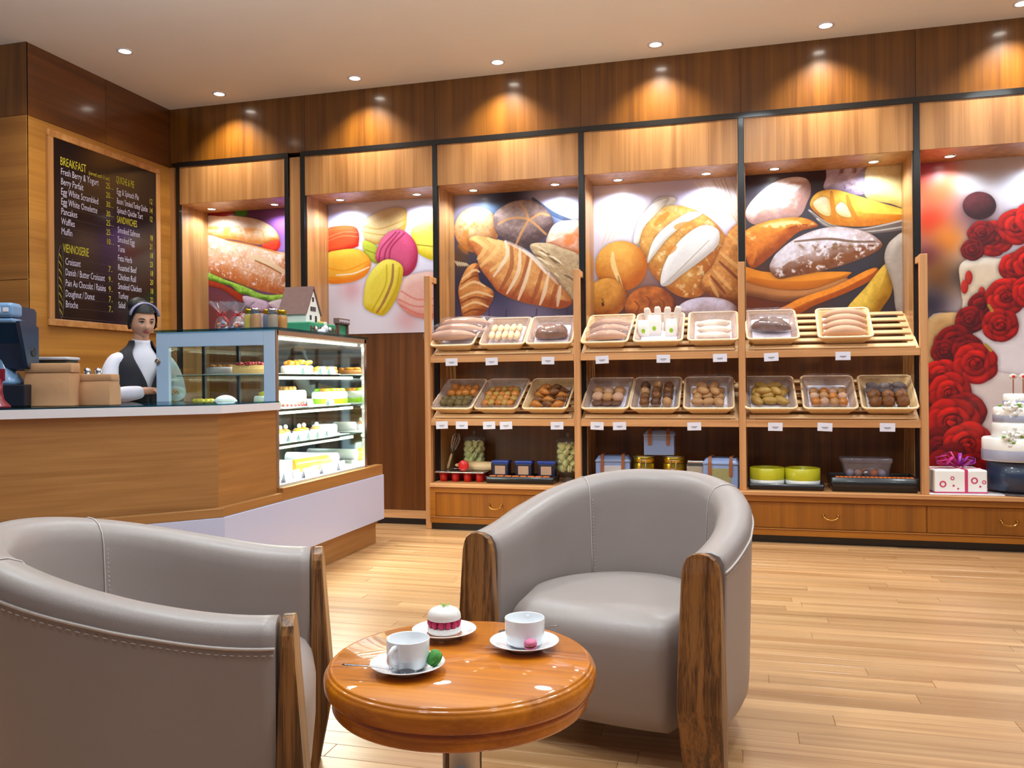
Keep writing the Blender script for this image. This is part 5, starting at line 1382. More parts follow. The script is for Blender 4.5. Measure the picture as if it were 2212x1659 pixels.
# eyes looking down, brows, lips
for s in (-1, 1):
    e = MB().ball(HM @ Vector((s * .029, -.0685, .002)), .0115, .008, .0055, 14, 8).obj('eye', 'eye_white', wo)
    MB().ball(HM @ Vector((s * .029 + .002, -.0750, -.001)), .005, .002, .004, 10, 8).obj('iris', 'eye_dark', e)
    MB().tube([HM @ Vector((s * x, y, z)) for x, y, z in ((.014, -.0765, .006), (.022, -.0795, .0105), (.032, -.0775, .0105), (.043, -.068, .005))], [.002, .0042, .0042, .0015], 6).obj('eyelid', 'eye_dark', wo)
    MB().tube([HM @ Vector((s * x, y, z)) for x, y, z in ((.012, -.084, .022), (.024, -.085, .029), (.036, -.078, .029), (.047, -.066, .023))], [.002, .003, .0028, .001], 6).obj('eyebrow', 'hair', wo)
MB().tube([HM @ Vector(p) for p in ((-.021, -.080, -.052), (-.010, -.0885, -.0495), (0, -.0905, -.051), (.010, -.0885, -.0495), (.021, -.080, -.052))], [.001, .0035, .004, .0035, .001], 8).tube(
    [HM @ Vector(p) for p in ((-.019, -.080, -.054), (-.008, -.0875, -.0575), (.008, -.0875, -.0575), (.019, -.080, -.054))], [.001, .0042, .0042, .001], 8).obj('lips', 'lip', wo)
# hair: a close cap swept back to a bun, with a headband
hr = MB()
n0 = []
for i in range(18):
    ring = []
    for k in range(32):
        a = 2 * PI * k / 32
        f = -math.sin(a)                     # 1 towards the face, -1 towards the nape
        lim = math.radians(60 + 54 * ss(.62, .12, f) + 8 * ss(0, -.6, f))
        th2 = lim * i / 17
        d = Vector((math.sin(th2) * math.cos(a), math.sin(th2) * math.sin(a), math.cos(th2)))
        p = Vector((d.x * .084, d.y * .100 + .002, d.z * .126 + .003))
        ring.append(HM @ p)
    n0.append(ring)
hr.loft(n0, True, False)
ho = hr.obj('hair', 'hair', wo)
MB().ball(HM @ Vector((-.012, .062, .082)), .062, .052, .056, 18, 12, noise=.03, nf=9).obj('bun', 'hair', ho)
hbp = [HM @ Vector((.086 * math.cos(a), -.036 + .004 * math.sin(a) * 2, .086 * math.sin(a) + .030)) for a in np.linspace(.12, PI - .12, 16)]
MB().tube(hbp, .015, 8, flat=(.9, .5)).obj('headband', 'headband', ho)
# white shirt with full sleeves and a high collar
V2 = {'pelvis': (0, 0, .95, (.135, .095)), 'waist': (0, -.005, 1.06, (.125, .092)), 'chest': (0, .0, 1.22, (.145, .102)), 'nb': (0, .002, 1.395, (.066, .062))}
E2 = []
chain(V2, E2, ['pelvis', 'waist', 'chest', 'nb'])
for s, n in ((-1, 'r'), (1, 'l')):
    V2['sh' + n] = (s * .158, .01, 1.318, .060); V2['um' + n] = (s * .198, -.012, 1.21, .060); V2['el' + n] = (s * .208, -.055, 1.085, .056)
    V2['fm' + n] = (s * .155, -.125, 1.095, .054); V2['wr' + n] = (s * .05 if s < 0 else .12, -.170 if s < 0 else -.155, 1.110, .038)
    chain(V2, E2, ['chest', 'sh' + n, 'um' + n, 'el' + n, 'fm' + n, 'wr' + n])
sm_ = skin_mesh(V2, E2, 'pelvis')
sm_.materials.clear(); sm_.materials.append(MATS['shirt'])
so = bpy.data.objects.new('shirt', sm_); COL.objects.link(so); so.parent = wo
MB().loft([[(r * math.cos(a), dy + r * .95 * math.sin(a), z + .008 * math.sin(a)) for a in np.linspace(0, 2 * PI, 24, endpoint=False)] for r, z, dy in ((.098, 1.10, 0), (.107, 1.20, 0), (.112, 1.27, .003), (.102, 1.325, .004), (.080, 1.358, .006), (.062, 1.385, .004), (.053, 1.415, .0), (.052, 1.432, -.002), (.048, 1.430, -.002))], caps=False).obj('collar', 'shirt', wo)
# dark vest, open in a V at the front
ve = MB()
def vring(z, rx, ry, cy, gap):
    # open outline from the left of the V round the back to its right
    return [(rx * math.cos(a), cy + ry * math.sin(a), z) for a in np.linspace(-PI / 2 + gap, 3 * PI / 2 - gap, 33)]
R = []
for z, rx, ry, cy, gap in ((.93, .165, .125, .0, .02), (1.0, .150, .113, 0, .02), (1.08, .146, .108, -.003, .02), (1.14, .155, .112, -.003, .03), (1.20, .166, .118, -.002, .20), (1.26, .168, .114, .002, .36), (1.31, .160, .098, .008, .50), (1.345, .128, .086, .010, .66), (1.37, .092, .074, .010, .80), (1.395, .068, .064, .006, .86), (1.425, .062, .060, .004, .9)):
    R.append(vring(z, rx, ry, cy, gap))
ve.loft(R, closed=False, caps=False)
vo = ve.obj('vest', 'vest', wo)
sd = vo.modifiers.new('cloth', 'SOLIDIFY'); sd.thickness = .008; sd.offset = 1
subsurf(vo, 1)
sk = MB().loft([[(rx * math.cos(a), ry * math.sin(a), z) for a in np.linspace(0, 2 * PI, 28, endpoint=False)] for z, rx, ry in ((.50, .20, .17), (.75, .20, .165), (.92, .180, .138), (1.06, .152, .114))], caps=False).obj('apron', 'vest', wo)
for s in (-1, 1):
    MB().loft([[(s * .112 + x, y - .05, z) for x, y in rrect(.085 * k, .24 * k, .035 * k)] for z, k in ((0, 1), (.03, 1), (.06, .85), (.08, .5))]).obj('shoe', 'black_metal', wo)

# ================================================================== tub armchairs
def tub_path(u):
    """plan of the shell's centre line, u 0..1 from the left arm front round the back; local -y is forward"""
    W = .372; S = .25                      # half width, straight arm length
    Rr = .42
    arc = PI * .5 * (W + Rr) * 1.0
    L = 2 * S + arc
    s = u * L
    if s < S: return Vector((-W, s - .0, 0)), Vector((-1, 0, 0))
    if s > L - S: return Vector((W, L - s, 0)), Vector((1, 0, 0))
    a = PI * (s - S) / arc
    p = Vector((-W * math.cos(a), S + Rr * math.sin(a), 0))
    n = Vector((-math.cos(a) / W, math.sin(a) / Rr, 0)).normalized()
    return p, n
def rim_h(u):
    t = 1 - abs(2 * u - 1)
    t = min(1, max(0, t / .92))
    return .655 + (.805 - .655) * (t * t * (3 - 2 * t))
def make_chair(name, label, loc, rz):
    t = thing(name, label, 'armchair', loc, rz, 'tub armchairs at the round table')
    n = 56
    sh = MB(); rings = []; weltO = []; seamI = {}
    ZB = .105
    for i in range(n + 1):
        u = i / n
        p, nr = tub_path(u); h = rim_h(u)
        back = math.sin(PI * min(1, max(0, (u - .2) / .6))) if .2 < u < .8 else 0
        th = .060                          # half thickness at the rim
        lean = .055 * back                 # back leans outward at the top
        def P(off, z): return p + nr * (off + lean * ((z - .3) / .5 if z > .3 else 0)) + Vector((0, 0, z))
        prof = []
        # outer side up, over a full rim, down the inner side
        prof += [P(.005, ZB), P(.030, ZB + .012), P(.047, ZB + .05), P(.052, ZB + .12), P(.056, .40), P(.060, h - .075), P(.060, h - .050)]
        prof += [P(.059, h - .028), P(.046, h - .008), P(.020, h), P(-.010, h - .001), P(-.036, h - .012), P(-.052, h - .034), P(-.058, h - .065)]
        prof += [P(-.058, h - .12), P(-.056, .50), P(-.056, .36), P(-.052, .2), P(-.03, ZB)]
        rings.append(prof)
        weltO.append(P(.0625, h - .052))
    sh.loft(rings, True, True)
    so = sh.obj('shell', 'leather', t)
    MB().tube(weltO, .0035, 6).obj('piping', 'thread', t)
    # a line of stitches under the piping
    st = MB()
    for i in range(0, n * 2):
        a = weltO[i // 2]; b = weltO[min(n, i // 2 + 1)]
        c = a.lerp(b, (i % 2) * .5 + .1); d = a.lerp(b, (i % 2) * .5 + .36)
        _, nr = tub_path(i / (2 * n))
        st.tube([c + Vector((0, 0, -.014)), d + Vector((0, 0, -.014))], .0011, 4)
    st.obj('stitching', 'thread', t)
    # two upright seams on the inner back
    for u in (.335, .665):
        p, nr = tub_path(u); h = rim_h(u)
        back = math.sin(PI * (u - .2) / .6)
        lean = .055 * back
        P = lambda off, z: p + nr * (off + lean * ((z - .3) / .5 if z > .3 else 0)) + Vector((0, 0, z))
        ps = [P(.058, h - .04), P(.046, h - .006), P(.020, h + .0015), P(-.010, h + .0005), P(-.037, h - .011), P(-.0535, h - .034), P(-.0595, h - .065), P(-.0595, h - .12), P(-.0575, .50), P(-.0575, .40)]
        m = MB().tube(ps, .0018, 5)
        tg = nr.cross(Vector((0, 0, 1)))
        for k in range(26):
            z = h - .08 - k * .0125
            if z < .42: break
            m.ball(P(-.0588, z) + tg * .011, .0017, .0017, .0026, 5, 4)
        m.obj('seam', 'thread', t)
    # seat: one upholstered block with a soft rolled front
    W = .313
    outline = []
    def seat_ring(z, g, fr):
        pts = []
        for k in range(25):
            a = PI * k / 24
            pts.append(Vector((-W * math.cos(a) * g, .24 + .365 * math.sin(a) * g, z)))
        # front edge, slightly bowed forward
        for k in range(1, 12):
            x = W * g * (1 - 2 * k / 12)
            pts.append(Vector((x, .17 + (-.15 - fr - .035 * (1 - (x / W / g) ** 2)) * (g if g < .9 else 1), z)))
        return pts
    rg = [(.105, .96, -.02), (.11, .99, .0), (.16, 1.0, .012), (.26, 1.0, .022), (.35, 1.0, .024), (.385, 1.0, .018), (.412, .99, .002), (.430, .965, -.022), (.440, .92, -.045), (.447, .80, -.03), (.451, .5, .0), (.452, .12, .0)]
    MB().loft([seat_ring(*q) for q in rg]).obj('seat', 'leather', t)
    # wooden front legs: tapered boards with a rounded head, kinked in side view
    for s in (-1, 1):
        lg = MB(); R = []
        for z, w, y0, y1, xo in ((0.0, .058, .012, .052, -.012), (.012, .060, .008, .052, -.012), (.16, .064, -.022, .040, -.008), (.22, .0645, -.032, .036, -.006), (.28, .064, -.030, .032, -.005), (.42, .061, -.020, .028, -.002), (.56, .057, -.010, .024, 0), (.60, .055, -.008, .022, 0), (.625, .050, -.006, .021, 0), (.642, .040, -.005, .020, 0), (.653, .024, -.005, .020, 0), (.657, .004, -.004, .019, 0)):
            cx = s * .372
            b = .004 if z < .64 else .002
            R.append([(cx - w + b, y0, z), (cx + w - b, y0, z), (cx + w, y0 + b, z), (cx + w, y1 - b, z), (cx + w - b, y1, z), (cx - w + b, y1, z), (cx - w, y1 - b, z), (cx - w, y0 + b, z)])
        # board stands just ahead of the arm
        R = [[(x, y - .030, z) for x, y, z in r] for r in R]
        lg.loft(R, smooth=False)
        lg.obj('front_leg', 'leg_zebrano', t)
    for s in (-1, 1):
        MB().loft([[(s * .2 + x * k, .46 + y * k, z) for x, y in rrect(.05, .05, .008)] for z, k in ((0, .7), (.105, 1))]).obj('rear_leg', 'leg_zebrano', t)
    return t
# chair opposite: faces the camera, a little to the left; chair at the left: faces right
make_chair('tub_armchair', 'taupe leather tub armchair behind the round table, facing the camera', (-.452, 2.54, 0), math.atan2(-.25, .968))
make_chair('tub_armchair', 'taupe leather tub armchair at the left, turned away from the camera', (-1.094, 1.93, 0), math.atan2(.918, -.397))

# ================================================================== round table and what stands on it
TH = .54
tb = thing('round_table', 'round glossy orange-brown wooden table with moulded rim on a metal column', 'table', (-.592, 1.753, 0))
MB().lathe([(0, TH), (.278, TH), (.2795, TH - .0015), (.281, TH - .0015), (.2815, TH - .0005)], 96).obj('table_top', 'table_cherry', tb)
MB().lathe([(.2815, TH - .0006), (.284, TH - .001), (.286, TH - .004), (.287, TH - .0065), (.2885, TH - .007), (.291, TH - .0078), (.2925, TH - .011), (.293, TH - .013), (.295, TH - .0145), (.2975, TH - .020), (.298, TH - .028), (.297, TH - .042), (.293, TH - .049), (.286, TH - .052), (.2805, TH - .053), (.280, TH - .055), (.2835, TH - .058), (.2835, TH - .066), (.281, TH - .068), (.2815, TH - .070), (.281, TH - .084), (.277, TH - .089), (.268, TH - .090), (.10, TH - .090)], 96).obj('moulded_rim', 'table_cherry', tb)
MB().lathe([(.052, .02), (.044, .024), (.043, TH - .090)], 40).obj('column', 'chrome', tb)
MB().lathe([(0, 0), (.20, 0), (.205, .004), (.20, .012), (.09, .022), (.055, .030), (.043, .03)], 56).obj('foot', 'chrome', tb)

def saucer(name, label, loc, r=.079, cat='saucer'):
    t = thing(name, label, cat, loc)
    MB().lathe([(0, .0), (r * .52, .0), (r * .55, .002), (r * .62, .006), (r * .86, .014), (r, .018), (r * 1.003, .0195), (r * .985, .0200), (r * .84, .0165), (r * .60, .0085), (r * .5, .006), (0, .0055)], 64).obj('dish', 'porcelain', t)
    return t
def cup(label, loc, rz):
    t = thing('coffee_cup', label, 'cup', loc, rz)
    r, h = .0452, .064
    MB().lathe([(0, .003), (r * .62, .003), (r * .64, 0), (r * .70, 0), (r * .76, .003), (r * .95, .008), (r * .99, .016), (r, h * .5), (r * 1.01, h - .002), (r * .995, h), (r * .965, h - .001), (r * .955, h * .5), (r * .93, .018), (r * .8, .010), (0, .007)], 56).obj('bowl', 'porcelain', t)
    MB().tube([(r * .96, 0, h * .83), (r * 1.22, 0, h * .86), (r * 1.52, 0, h * .74), (r * 1.55, 0, h * .55), (r * 1.40, 0, h * .36), (r * 1.12, 0, h * .22), (r * .93, 0, h * .17)], [.0062, .005, .005, .005, .005, .005, .006], 10, flat=(.8, 1.15)).obj('handle', 'porcelain', t)
    return t
def spoon(label, loc, rz, tilt=0.0, ln=.125):
    t = thing('teaspoon', label, 'spoon', loc, (0, tilt, rz))
    m = MB()
    m.tube([(-.005, 0, .001), (.02, 0, .0035), (.05, 0, .004), (.085, 0, .003), (ln - .01, 0, .002), (ln, 0, .002)], [.0022, .0022, .0024, .0032, .0046, .003], 8, flat=(1.0, .4))
    m.obj('handle', 'spoon_steel', t)
    b = []
    for q in np.linspace(0, 1, 9):
        w = .0145 * math.sin(PI * min(.97, max(.04, q))) ** .6
        dz = -.004 * math.sin(PI * q)
        b.append([(-.038 + .036 * q, w * math.cos(a), .002 + dz * (1 - abs(math.cos(a)))) for a in np.linspace(0, PI, 9)] + [(-.038 + .036 * q, w * math.cos(a), .001 + dz * (1 - abs(math.cos(a)))) for a in np.linspace(PI, 0, 9)])
    MB().loft(b).obj('spoon_bowl', 'spoon_steel', t)
    return t
def macaron(name, label, loc, mat, r=.016, rot=(0, 0, 0)):
    t = thing(name, label, 'macaron', loc, rot)
    for s, nm in ((-1, 'shell'), (1, 'shell')):
        pr = [(0, .0125), (r * .6, .0115), (r * .88, .009), (r * .97, .0055), (r * .95, .0042), (r * 1.02, .0032), (r * 1.0, .0018), (0, .0018)]
        MB().lathe([(a, z * s) for a, z in pr], 28).obj(nm, mat, t)
    MB().lathe([(0, .0018), (r * .86, .0022), (r * .88, 0), (r * .86, -.0022), (0, -.0018)], 24).obj('filling', 'chocolate' if mat == 'macaron_pink' else 'leaf', t)
    return t
# cup near left with its saucer, spoon and green macaron
sa = (-.675, 1.644)
saucer('saucer', 'white saucer at the left of the round table, under the cup with its handle showing', (sa[0], sa[1], TH + .0005))
cup('white coffee cup with handle showing, at the left of the table', (sa[0] + .001, sa[1] + .002, TH + .0065), math.radians(-102))
spoon('steel teaspoon across the front rim of the left saucer', (-.672, 1.586, TH + .0195), math.radians(188), math.radians(-4), .118)
macaron('macaron', 'small green macaron leaning against the cup on the left saucer', (-.616, 1.648, TH + .031), 'macaron_green', .0175, (math.radians(20), math.radians(-48), math.radians(12)))
# cup at the right
sb = (-.471, 1.847)
saucer('saucer', 'white saucer at the right of the round table, nearest the facing armchair', (sb[0], sb[1], TH + .0005))
cup('white coffee cup at the right of the table, its handle turned away', (sb[0], sb[1] + .004, TH + .0065), math.radians(95))
spoon('steel teaspoon behind the right cup, its handle past the saucer', (-.512, 1.912, TH + .018), math.radians(15.6), math.radians(-5), .105)
macaron('macaron', 'tiny pink macaron in front of the cup on the right saucer', (-.443, 1.792, TH + .0265), 'macaron_pink', .0145, (math.radians(8), math.radians(-4), .2))
# dessert plate
sp_ = (-.680, 1.889)
saucer('dessert_plate', 'white plate under the raspberry macaron cake at the back of the table', (sp_[0], sp_[1], TH + .0005), .077, 'plate')
t = thing('macaron_cake', 'large white macaron cake filled with raspberries on the plate at the back of the table', 'cake', (sp_[0], sp_[1], TH + .0065))
R_ = .040
MB().lathe([(0, 0), (R_ * 1.05, 0), (R_ * 1.05, .003), (0, .003)], 40).obj('cake_board', 'foil_brown', t)
MB().lathe([(0, .003), (R_ * .9, .003), (R_, .007), (R_ * 1.02, .012), (R_ * .98, .0155), (R_ * 1.01, .017), (R_ * .97, .019), (0, .019)], 48).obj('lower_shell', 'macaron_white', t)
MB().lathe([(0, .019), (R_ * .72, .019), (R_ * .72, .038), (0, .038)], 32).obj('cream', 'macaron_white', t)
MB().lathe([(0, .037), (R_ * .97, .037), (R_ * 1.01, .039), (R_ * .985, .0405), (R_ * 1.0, .0445), (R_ * .955, .0515), (R_ * .80, .0590), (R_ * .50, .0640), (R_ * .2, .0662), (0, .0665)], 48).obj('upper_shell', 'macaron_white', t)
rasp = MB().ball((0, 0, 0), .0078, .0078, .0105, 14, 10, noise=.05, nf=14).mesh('raspberry', 'raspberry')
for k in range(13):
    a = 2 * PI * k / 13
    inst('raspberry', rasp, t, (R_ * .83 * math.cos(a), R_ * .83 * math.sin(a), .0285), (0, 0, a))
m = MB(); rg = random.Random(4)
for k in range(14):
    a = rg.uniform(0, 6.3); q = rg.uniform(0, .012); l = rg.uniform(.005, .011)
    x, y_ = q * math.cos(a), q * math.sin(a)
    m.tube([(x, y_, .0655), (x + l * math.cos(a * 2), y_ + l * math.sin(a * 2), .0685 + rg.uniform(0, .006))], .0007, 4)
m.obj('zest', 'fruit_green', t)

# ================================================================== base cabinet and bread rack
PX = [-2.334, -1.143, .048, 1.234]        # rack posts
RY = 6.15                                  # front of the rack
cb = thing('base_cabinet', 'long low wooden base cabinet with drawers along the back wall', 'cabinet', (0, 6.3, 0))
MB().box(-2.31, 4.2, .0, .38, .055, .335).obj('carcass', 'cherry', cb)
for v in cb.children: v.location = (0, -.16, 0)
MB().box(-2.31, 4.2, -.20, .40, .335, .362, .003).obj('cabinet_top', 'rack_oak_x', cb)
MB().box(-2.31, 4.2, -.14, .30, .0, .055).obj('kick', 'black_metal', cb)
def rail(a, b, z0, z1, nm, mat='cherry', y0=-.185, y1=-.155): MB().box(a, b, y0, y1, z0, z1, .003).obj(nm, mat, cb)
rail(-2.31, 4.2, .292, .334, 'top_rail'); rail(-2.31, 4.2, .056, .098, 'bottom_rail')
rail(-2.31, 4.2, .098, .106, 'bead', y0=-.190)
ED = [-2.31, -1.14, .05, 1.235, 2.41]
for a in ED[:2]: rail(a, a + .045, .098, .292, 'stile')
for (a, b) in zip(ED, ED[1:]):
    dr = MB().box(a + .004, b - .004, -.172, -.155, .108, .290, .003).obj('drawer', 'cherry_panel', cb)
    hx = {-2.31: -1.781, -1.14: -.55, .05: .629, 1.235: 1.727}[a]
    hm = MB()
    for s in (-1, 1): hm.lathe([(0, 0), (.012, 0), (.010, .004), (.005, .008), (.005, .02), (0, .02)], 12, M=Matrix.Translation((hx + s * .048, -.172, .206)) @ Matrix.Rotation(PI / 2, 4, 'X'))
    hm.tube([(hx - .048, -.188, .206), (hx - .044, -.196, .192), (hx - .028, -.200, .180), (hx, -.201, .176), (hx + .028, -.200, .180), (hx + .044, -.196, .192), (hx + .048, -.188, .206)], [.003, .003, .004, .005, .004, .003, .003], 8)
    hm.obj('handle', 'brass', dr)

rk = thing('bread_rack', 'pale wooden bread rack of three bays with slatted sloping shelves', 'shelf rack', (0, RY, 0))
for x in PX:
    MB().box(x - .024, x + .024, -.002, .05, 0.0 if x < -2 else .3622, 1.988, .003).obj('post', 'rack_oak', rk)
    MB().box(x - .022, x + .022, .05, .19, 1.940, 1.986, .003).obj('arm', 'rack_oak', rk)
SLOPE = math.radians(30)
SHELF = {'upper': 1.356, 'lower': .864}     # top of the front rail
slat_me = MB().box(-.546, .546, -.022, .022, -.006, .006, .002).mesh('slat', 'slat_pine')
for a, b in zip(PX, PX[1:]):
    xc = (a + b) / 2
    for nm, z in SHELF.items():
        MB().box(a + .0245, b - .0245, .002, .032, z - .052, z, .002).obj('front_rail', 'rack_oak_x', rk)
        for xs in (a + .055, b - .055):
            o = MB().box(-.03, .03, .0, .55, -.012, .012, .002).obj('batten', 'slat_pine', rk, (xs, .024, z - .016), (SLOPE, 0, 0))
        for k in range(6):
            d = .028 + k * .100
            inst('slat', slat_me, rk, (xc, .022 + d * math.cos(SLOPE) - .008 * math.sin(SLOPE), z - .004 + d * math.sin(SLOPE) + .010), (SLOPE, 0, 0))

# ---- baskets
def basket_meshes(w, d, h):
    m = MB(); R = []
    n = 9
    for k in range(n * 2 + 1):
        q = k / (2 * n)
        g = .76 + .24 * q
        e = .0028 if k % 2 else 0
        R.append([(x * (1 + e * 8 / w * .3), y * (1 + e * 8 / d * .3), h * q) for x, y in rrect(w * g + e, d * g + e, .03, 4)])
    R += [[(x, y, h) for x, y in rrect(w - .012, d - .012, .028, 4)]]
    for k in range(5):
        q = 1 - k / 4.0
        g = .76 + .24 * q
        R.append([(x, y, max(.006, h * q)) for x, y in rrect(w * g - .014, d * g - .014, .028, 4)])
    m.loft(R)
    body = m.mesh('basket_body', 'wicker')
    rim = MB().tube([(x, y, h) for x, y in rrect(w, d, .032, 5)], .0085, 8, closed=True).mesh('rim', 'wicker_rim')
    return body, rim
BW, BD, BH = .350, .40, .078
BM, RM = basket_meshes(BW, BD, BH)
PAD = MB().loft([[(x, y, z) for x, y in rrect(BW * g - .03, BD * g - .03, .02, 3)] for z, g in ((.006, .78), (.030, .85), (.033, .82))]).mesh('paper_pad', 'card_white')
def liner_mesh(seed):
    rg = random.Random(seed)
    R = []
    for q, up in ((.0, 0), (.35, .0), (.75, .0), (1.0, .0), (1.03, .014 + rg.random() * .02)):
        g = .76 + .24 * q
        R.append([(x + rg.uniform(-.004, .004), y + rg.uniform(-.004, .004), .010 + (BH - .012) * q + up + rg.uniform(-.004, .004) * q) for x, y in rrect(BW * g - .024, BD * g - .024, .02, 3)])
    return MB().loft(R, True, False).mesh('paper_liner', 'liner_paper')
TILT = SLOPE + math.radians(4)
bays = ['left', 'middle', 'right']; pos3 = ['left', 'middle', 'right']
def place_basket(bay, lev, x, what, yaw=0.0, liner=0):
    z = SHELF[lev]
    d = .212                                # distance of the basket centre up the slope
    c = Vector((x, RY + .022 + d * math.cos(SLOPE) - .012 * math.sin(SLOPE), z + d * math.sin(SLOPE) + .024 * math.cos(SLOPE)))
    t = thing('bread_basket', what, 'basket', c, (TILT, 0, yaw), 'wicker baskets on the bread rack')
    inst('basket_body', BM, t); inst('rim', RM, t)
    inst('paper_pad', PAD, t)
    if liner: inst('paper_liner', liner_mesh(liner), t)
    M = Matrix.Translation(c) @ Euler((TILT, 0, yaw)).to_matrix().to_4x4()
    return t, M
plain('crust_tan', (184, 134, 86), 0.55, nscale=18, namt=0.35, bump=0.3)
plain('crust_gold', (192, 116, 40), 0.4, nscale=22, namt=0.4, bump=0.3, coat=0.2)
plain('crust_brown', (124, 74, 34), 0.5, nscale=26, namt=0.45, bump=0.4)
plain('crust_dark', (98, 60, 36), 0.55, nscale=30, namt=0.4, bump=0.4)
plain('crust_pale', (228, 196, 158), 0.6, nscale=14, namt=0.15, bump=0.2)
plain('crust_rose', (196, 152, 124), 0.6, nscale=14, namt=0.2, bump=0.2)
plain('crust_flour', (226, 208, 196), 0.7, nscale=16, namt=0.25, bump=0.3)
plain('crust_olive', (178, 136, 62), 0.5, nscale=20, namt=0.35, bump=0.3)
plain('crust_herb', (104, 84, 40), 0.6, nscale=40, namt=0.5, bump=0.4)
plain('crust_grey', (120, 106, 108), 0.6, nscale=40, namt=0.35, bump=0.4)
def loaf_mesh(l, w, h, bend=0.0, noise=.05, seed=0, cuts=0, taper=.25):
    m = MB(); R = []; n = 18
    rg = random.Random(seed)
    for i in range(n + 1):
        u = i / n; s = math.sin(PI * min(.985, max(.015, u))) ** (taper * 2)
        cut = (1 - .12 * (abs(math.sin(u * cuts * PI)) < .25)) if cuts else 1
        x = (u - .5) * l; y = bend * (1 - (2 * u - 1) ** 2)
        g = 1 + noise * (rg.random() - .5)
        R.append([(x, y + w / 2 * s * math.cos(a) * g, max(0, h * .42 * s * cut + h * .58 * s * math.sin(a) * cut * g)) for a in np.linspace(0, 2 * PI, 14, endpoint=False)])
    return m.loft(R)
def croissant_mesh(l, r, mat):
    m = MB(); R = []; n = 28
    for i in range(n + 1):
        u = i / n; s = math.sin(PI * min(.98, max(.02, u))) ** .8
        rid = 1 + .13 * math.cos(u * 9 * 2 * PI)
        a0 = (u - .5) * 1.9
        c = Vector((l * .5 * math.sin(a0) / math.sin(.95), l * .35 * (1 - math.cos(a0)), r * .8 * s))
        ax = Vector((math.cos(a0), math.sin(a0), 0)); nr = Vector((-math.sin(a0), math.cos(a0), 0))
        R.append([c + (nr * math.cos(a) + Vector((0, 0, .85)) * math.sin(a)) * r * s * rid for a in np.linspace(0, 2 * PI, 12, endpoint=False)])
    return m.loft(R).mesh('croissant', mat)
def bun(mat, r, h, seed=0, noise=.05):
    m = MB(); m.ball((0, 0, h * .45), r, r, h * .58, 16, 10, noise=noise, seed=seed); return m.mesh('bun', mat)
def fill(M, name, label, cat, grp, items, meshes, extra=0):
    """items: (x, y, z, yaw) in the basket's own frame"""
    for k, it in enumerate(items):
        x, y, z, yw = it[:4]
        me = meshes[k % len(meshes)]
        o = bpy.data.objects.new(name, me); COL.objects.link(o)
        o.matrix_world = M @ Matrix.Translation((x, y, z + RAISE)) @ Matrix.Rotation(yw, 4, 'Z') @ Matrix.Diagonal((1.1, 1.1, 1.15, 1))
        tag(o, label.replace('{p}', it[4]) if len(it) > 4 else label, cat, grp)
COLN = {1: [''], 2: ['left', 'right'], 3: ['left', 'middle', 'right'], 4: ['leftmost', 'second', 'third', 'rightmost'], 5: ['leftmost', 'second', 'middle', 'fourth', 'rightmost']}
ROWN = {1: ['row'], 2: ['front row', 'back row'], 3: ['front row', 'middle row', 'back row'], 4: ['front row', 'second row', 'third row', 'back row']}
def grid(nx, ny, sx, sy, z, jit, seed, x0=0, y0=0, rot=0.4, top=False):
    rg = random.Random(seed)
    return [(x0 + (i - (nx - 1) / 2) * sx + rg.uniform(-jit, jit), y0 + (j - (ny - 1) / 2) * sy + rg.uniform(-jit, jit), z + (rg.uniform(-.002, .002)), rg.uniform(-rot, rot), ('%s of the ' % COLN[nx][i] if nx > 1 else '') + ('upper ' if top else '') + ROWN[ny][j]) for j in range(ny) for i in range(nx)]
def bag_over(M, x, y, z, l, w, h, label, rz=0, loc_seed=0):
    """a clear bag closed round a loaf: wrinkled envelope with a flattened end"""
    rg = random.Random(loc_seed)
    R = []
    for q in np.linspace(0, 1, 15):
        s = 1 if q < .75 else 1 - (q - .75) * 2.6
        s0 = min(1, .55 + q * 4)
        R.append([(-l / 2 + l * 1.12 * q, w / 2 * s0 * (1.0 + .14 * rg.random()) * math.cos(a), h * .5 + h * .56 * min(s0, s) * math.sin(a) * (1 + .18 * rg.random())) for a in np.linspace(0, 2 * PI, 18, endpoint=False)])
    o = MB().loft(R).obj('clear_bag', 'cellophane')
    o.matrix_world = M @ Matrix.Translation((x, y, z + RAISE)) @ Matrix.Rotation(rz, 4, 'Z')
    tag(o, label, 'bag')
    return o
FLOOR_Z = .0075; RAISE = .030     # the goods lie on a folded cloth of paper in the basket
# upper shelf, left bay
t, M = place_basket(0, 'upper', -2.125, 'wicker basket of bagged long loaves, leftmost on the upper shelf', -.05)
lm = [loaf_mesh(.40, .085, .06, 0, seed=k).mesh('long_loaf', 'crust_rose') for k in range(3)]
for k, (x, y, z, yw) in enumerate([(-.04, -.085, .045, .05), (.0, .015, .045, -.04), (.02, .105, .05, .02)]):
    nm = ['front', 'middle', 'rear'][k]
    fill(M, 'long_loaf', '%s long pale loaf in a clear bag, leftmost basket of the upper shelf' % nm, 'bread', 'bagged loaves in the leftmost upper basket', [(x, y, z, yw)], [lm[k]])
    bag_over(M, x, y, z - .002, .43, .1, .068, 'clear bag round the %s loaf in the leftmost basket of the upper shelf' % nm, yw, k)
t, M = place_basket(0, 'upper', -1.735, 'wicker basket of pale finger rolls, second from left on the upper shelf', .03, 11)
fm = [MB().ball((0, 0, .022), .023, .05, .022, 14, 10, seed=k, noise=.03).mesh('finger_roll', 'crust_pale') for k in range(2)]
fill(M, 'finger_roll', 'pale finger roll, {p}, second basket from the left, upper shelf', 'bread roll', 'pale finger rolls', grid(5, 2, .052, .105, FLOOR_Z + .012, .003, 5, 0, -.01, .1), fm)
t, M = place_basket(0, 'upper', -1.368, 'wicker basket with a bagged brown loaf, third from left on the upper shelf', .05, 12)
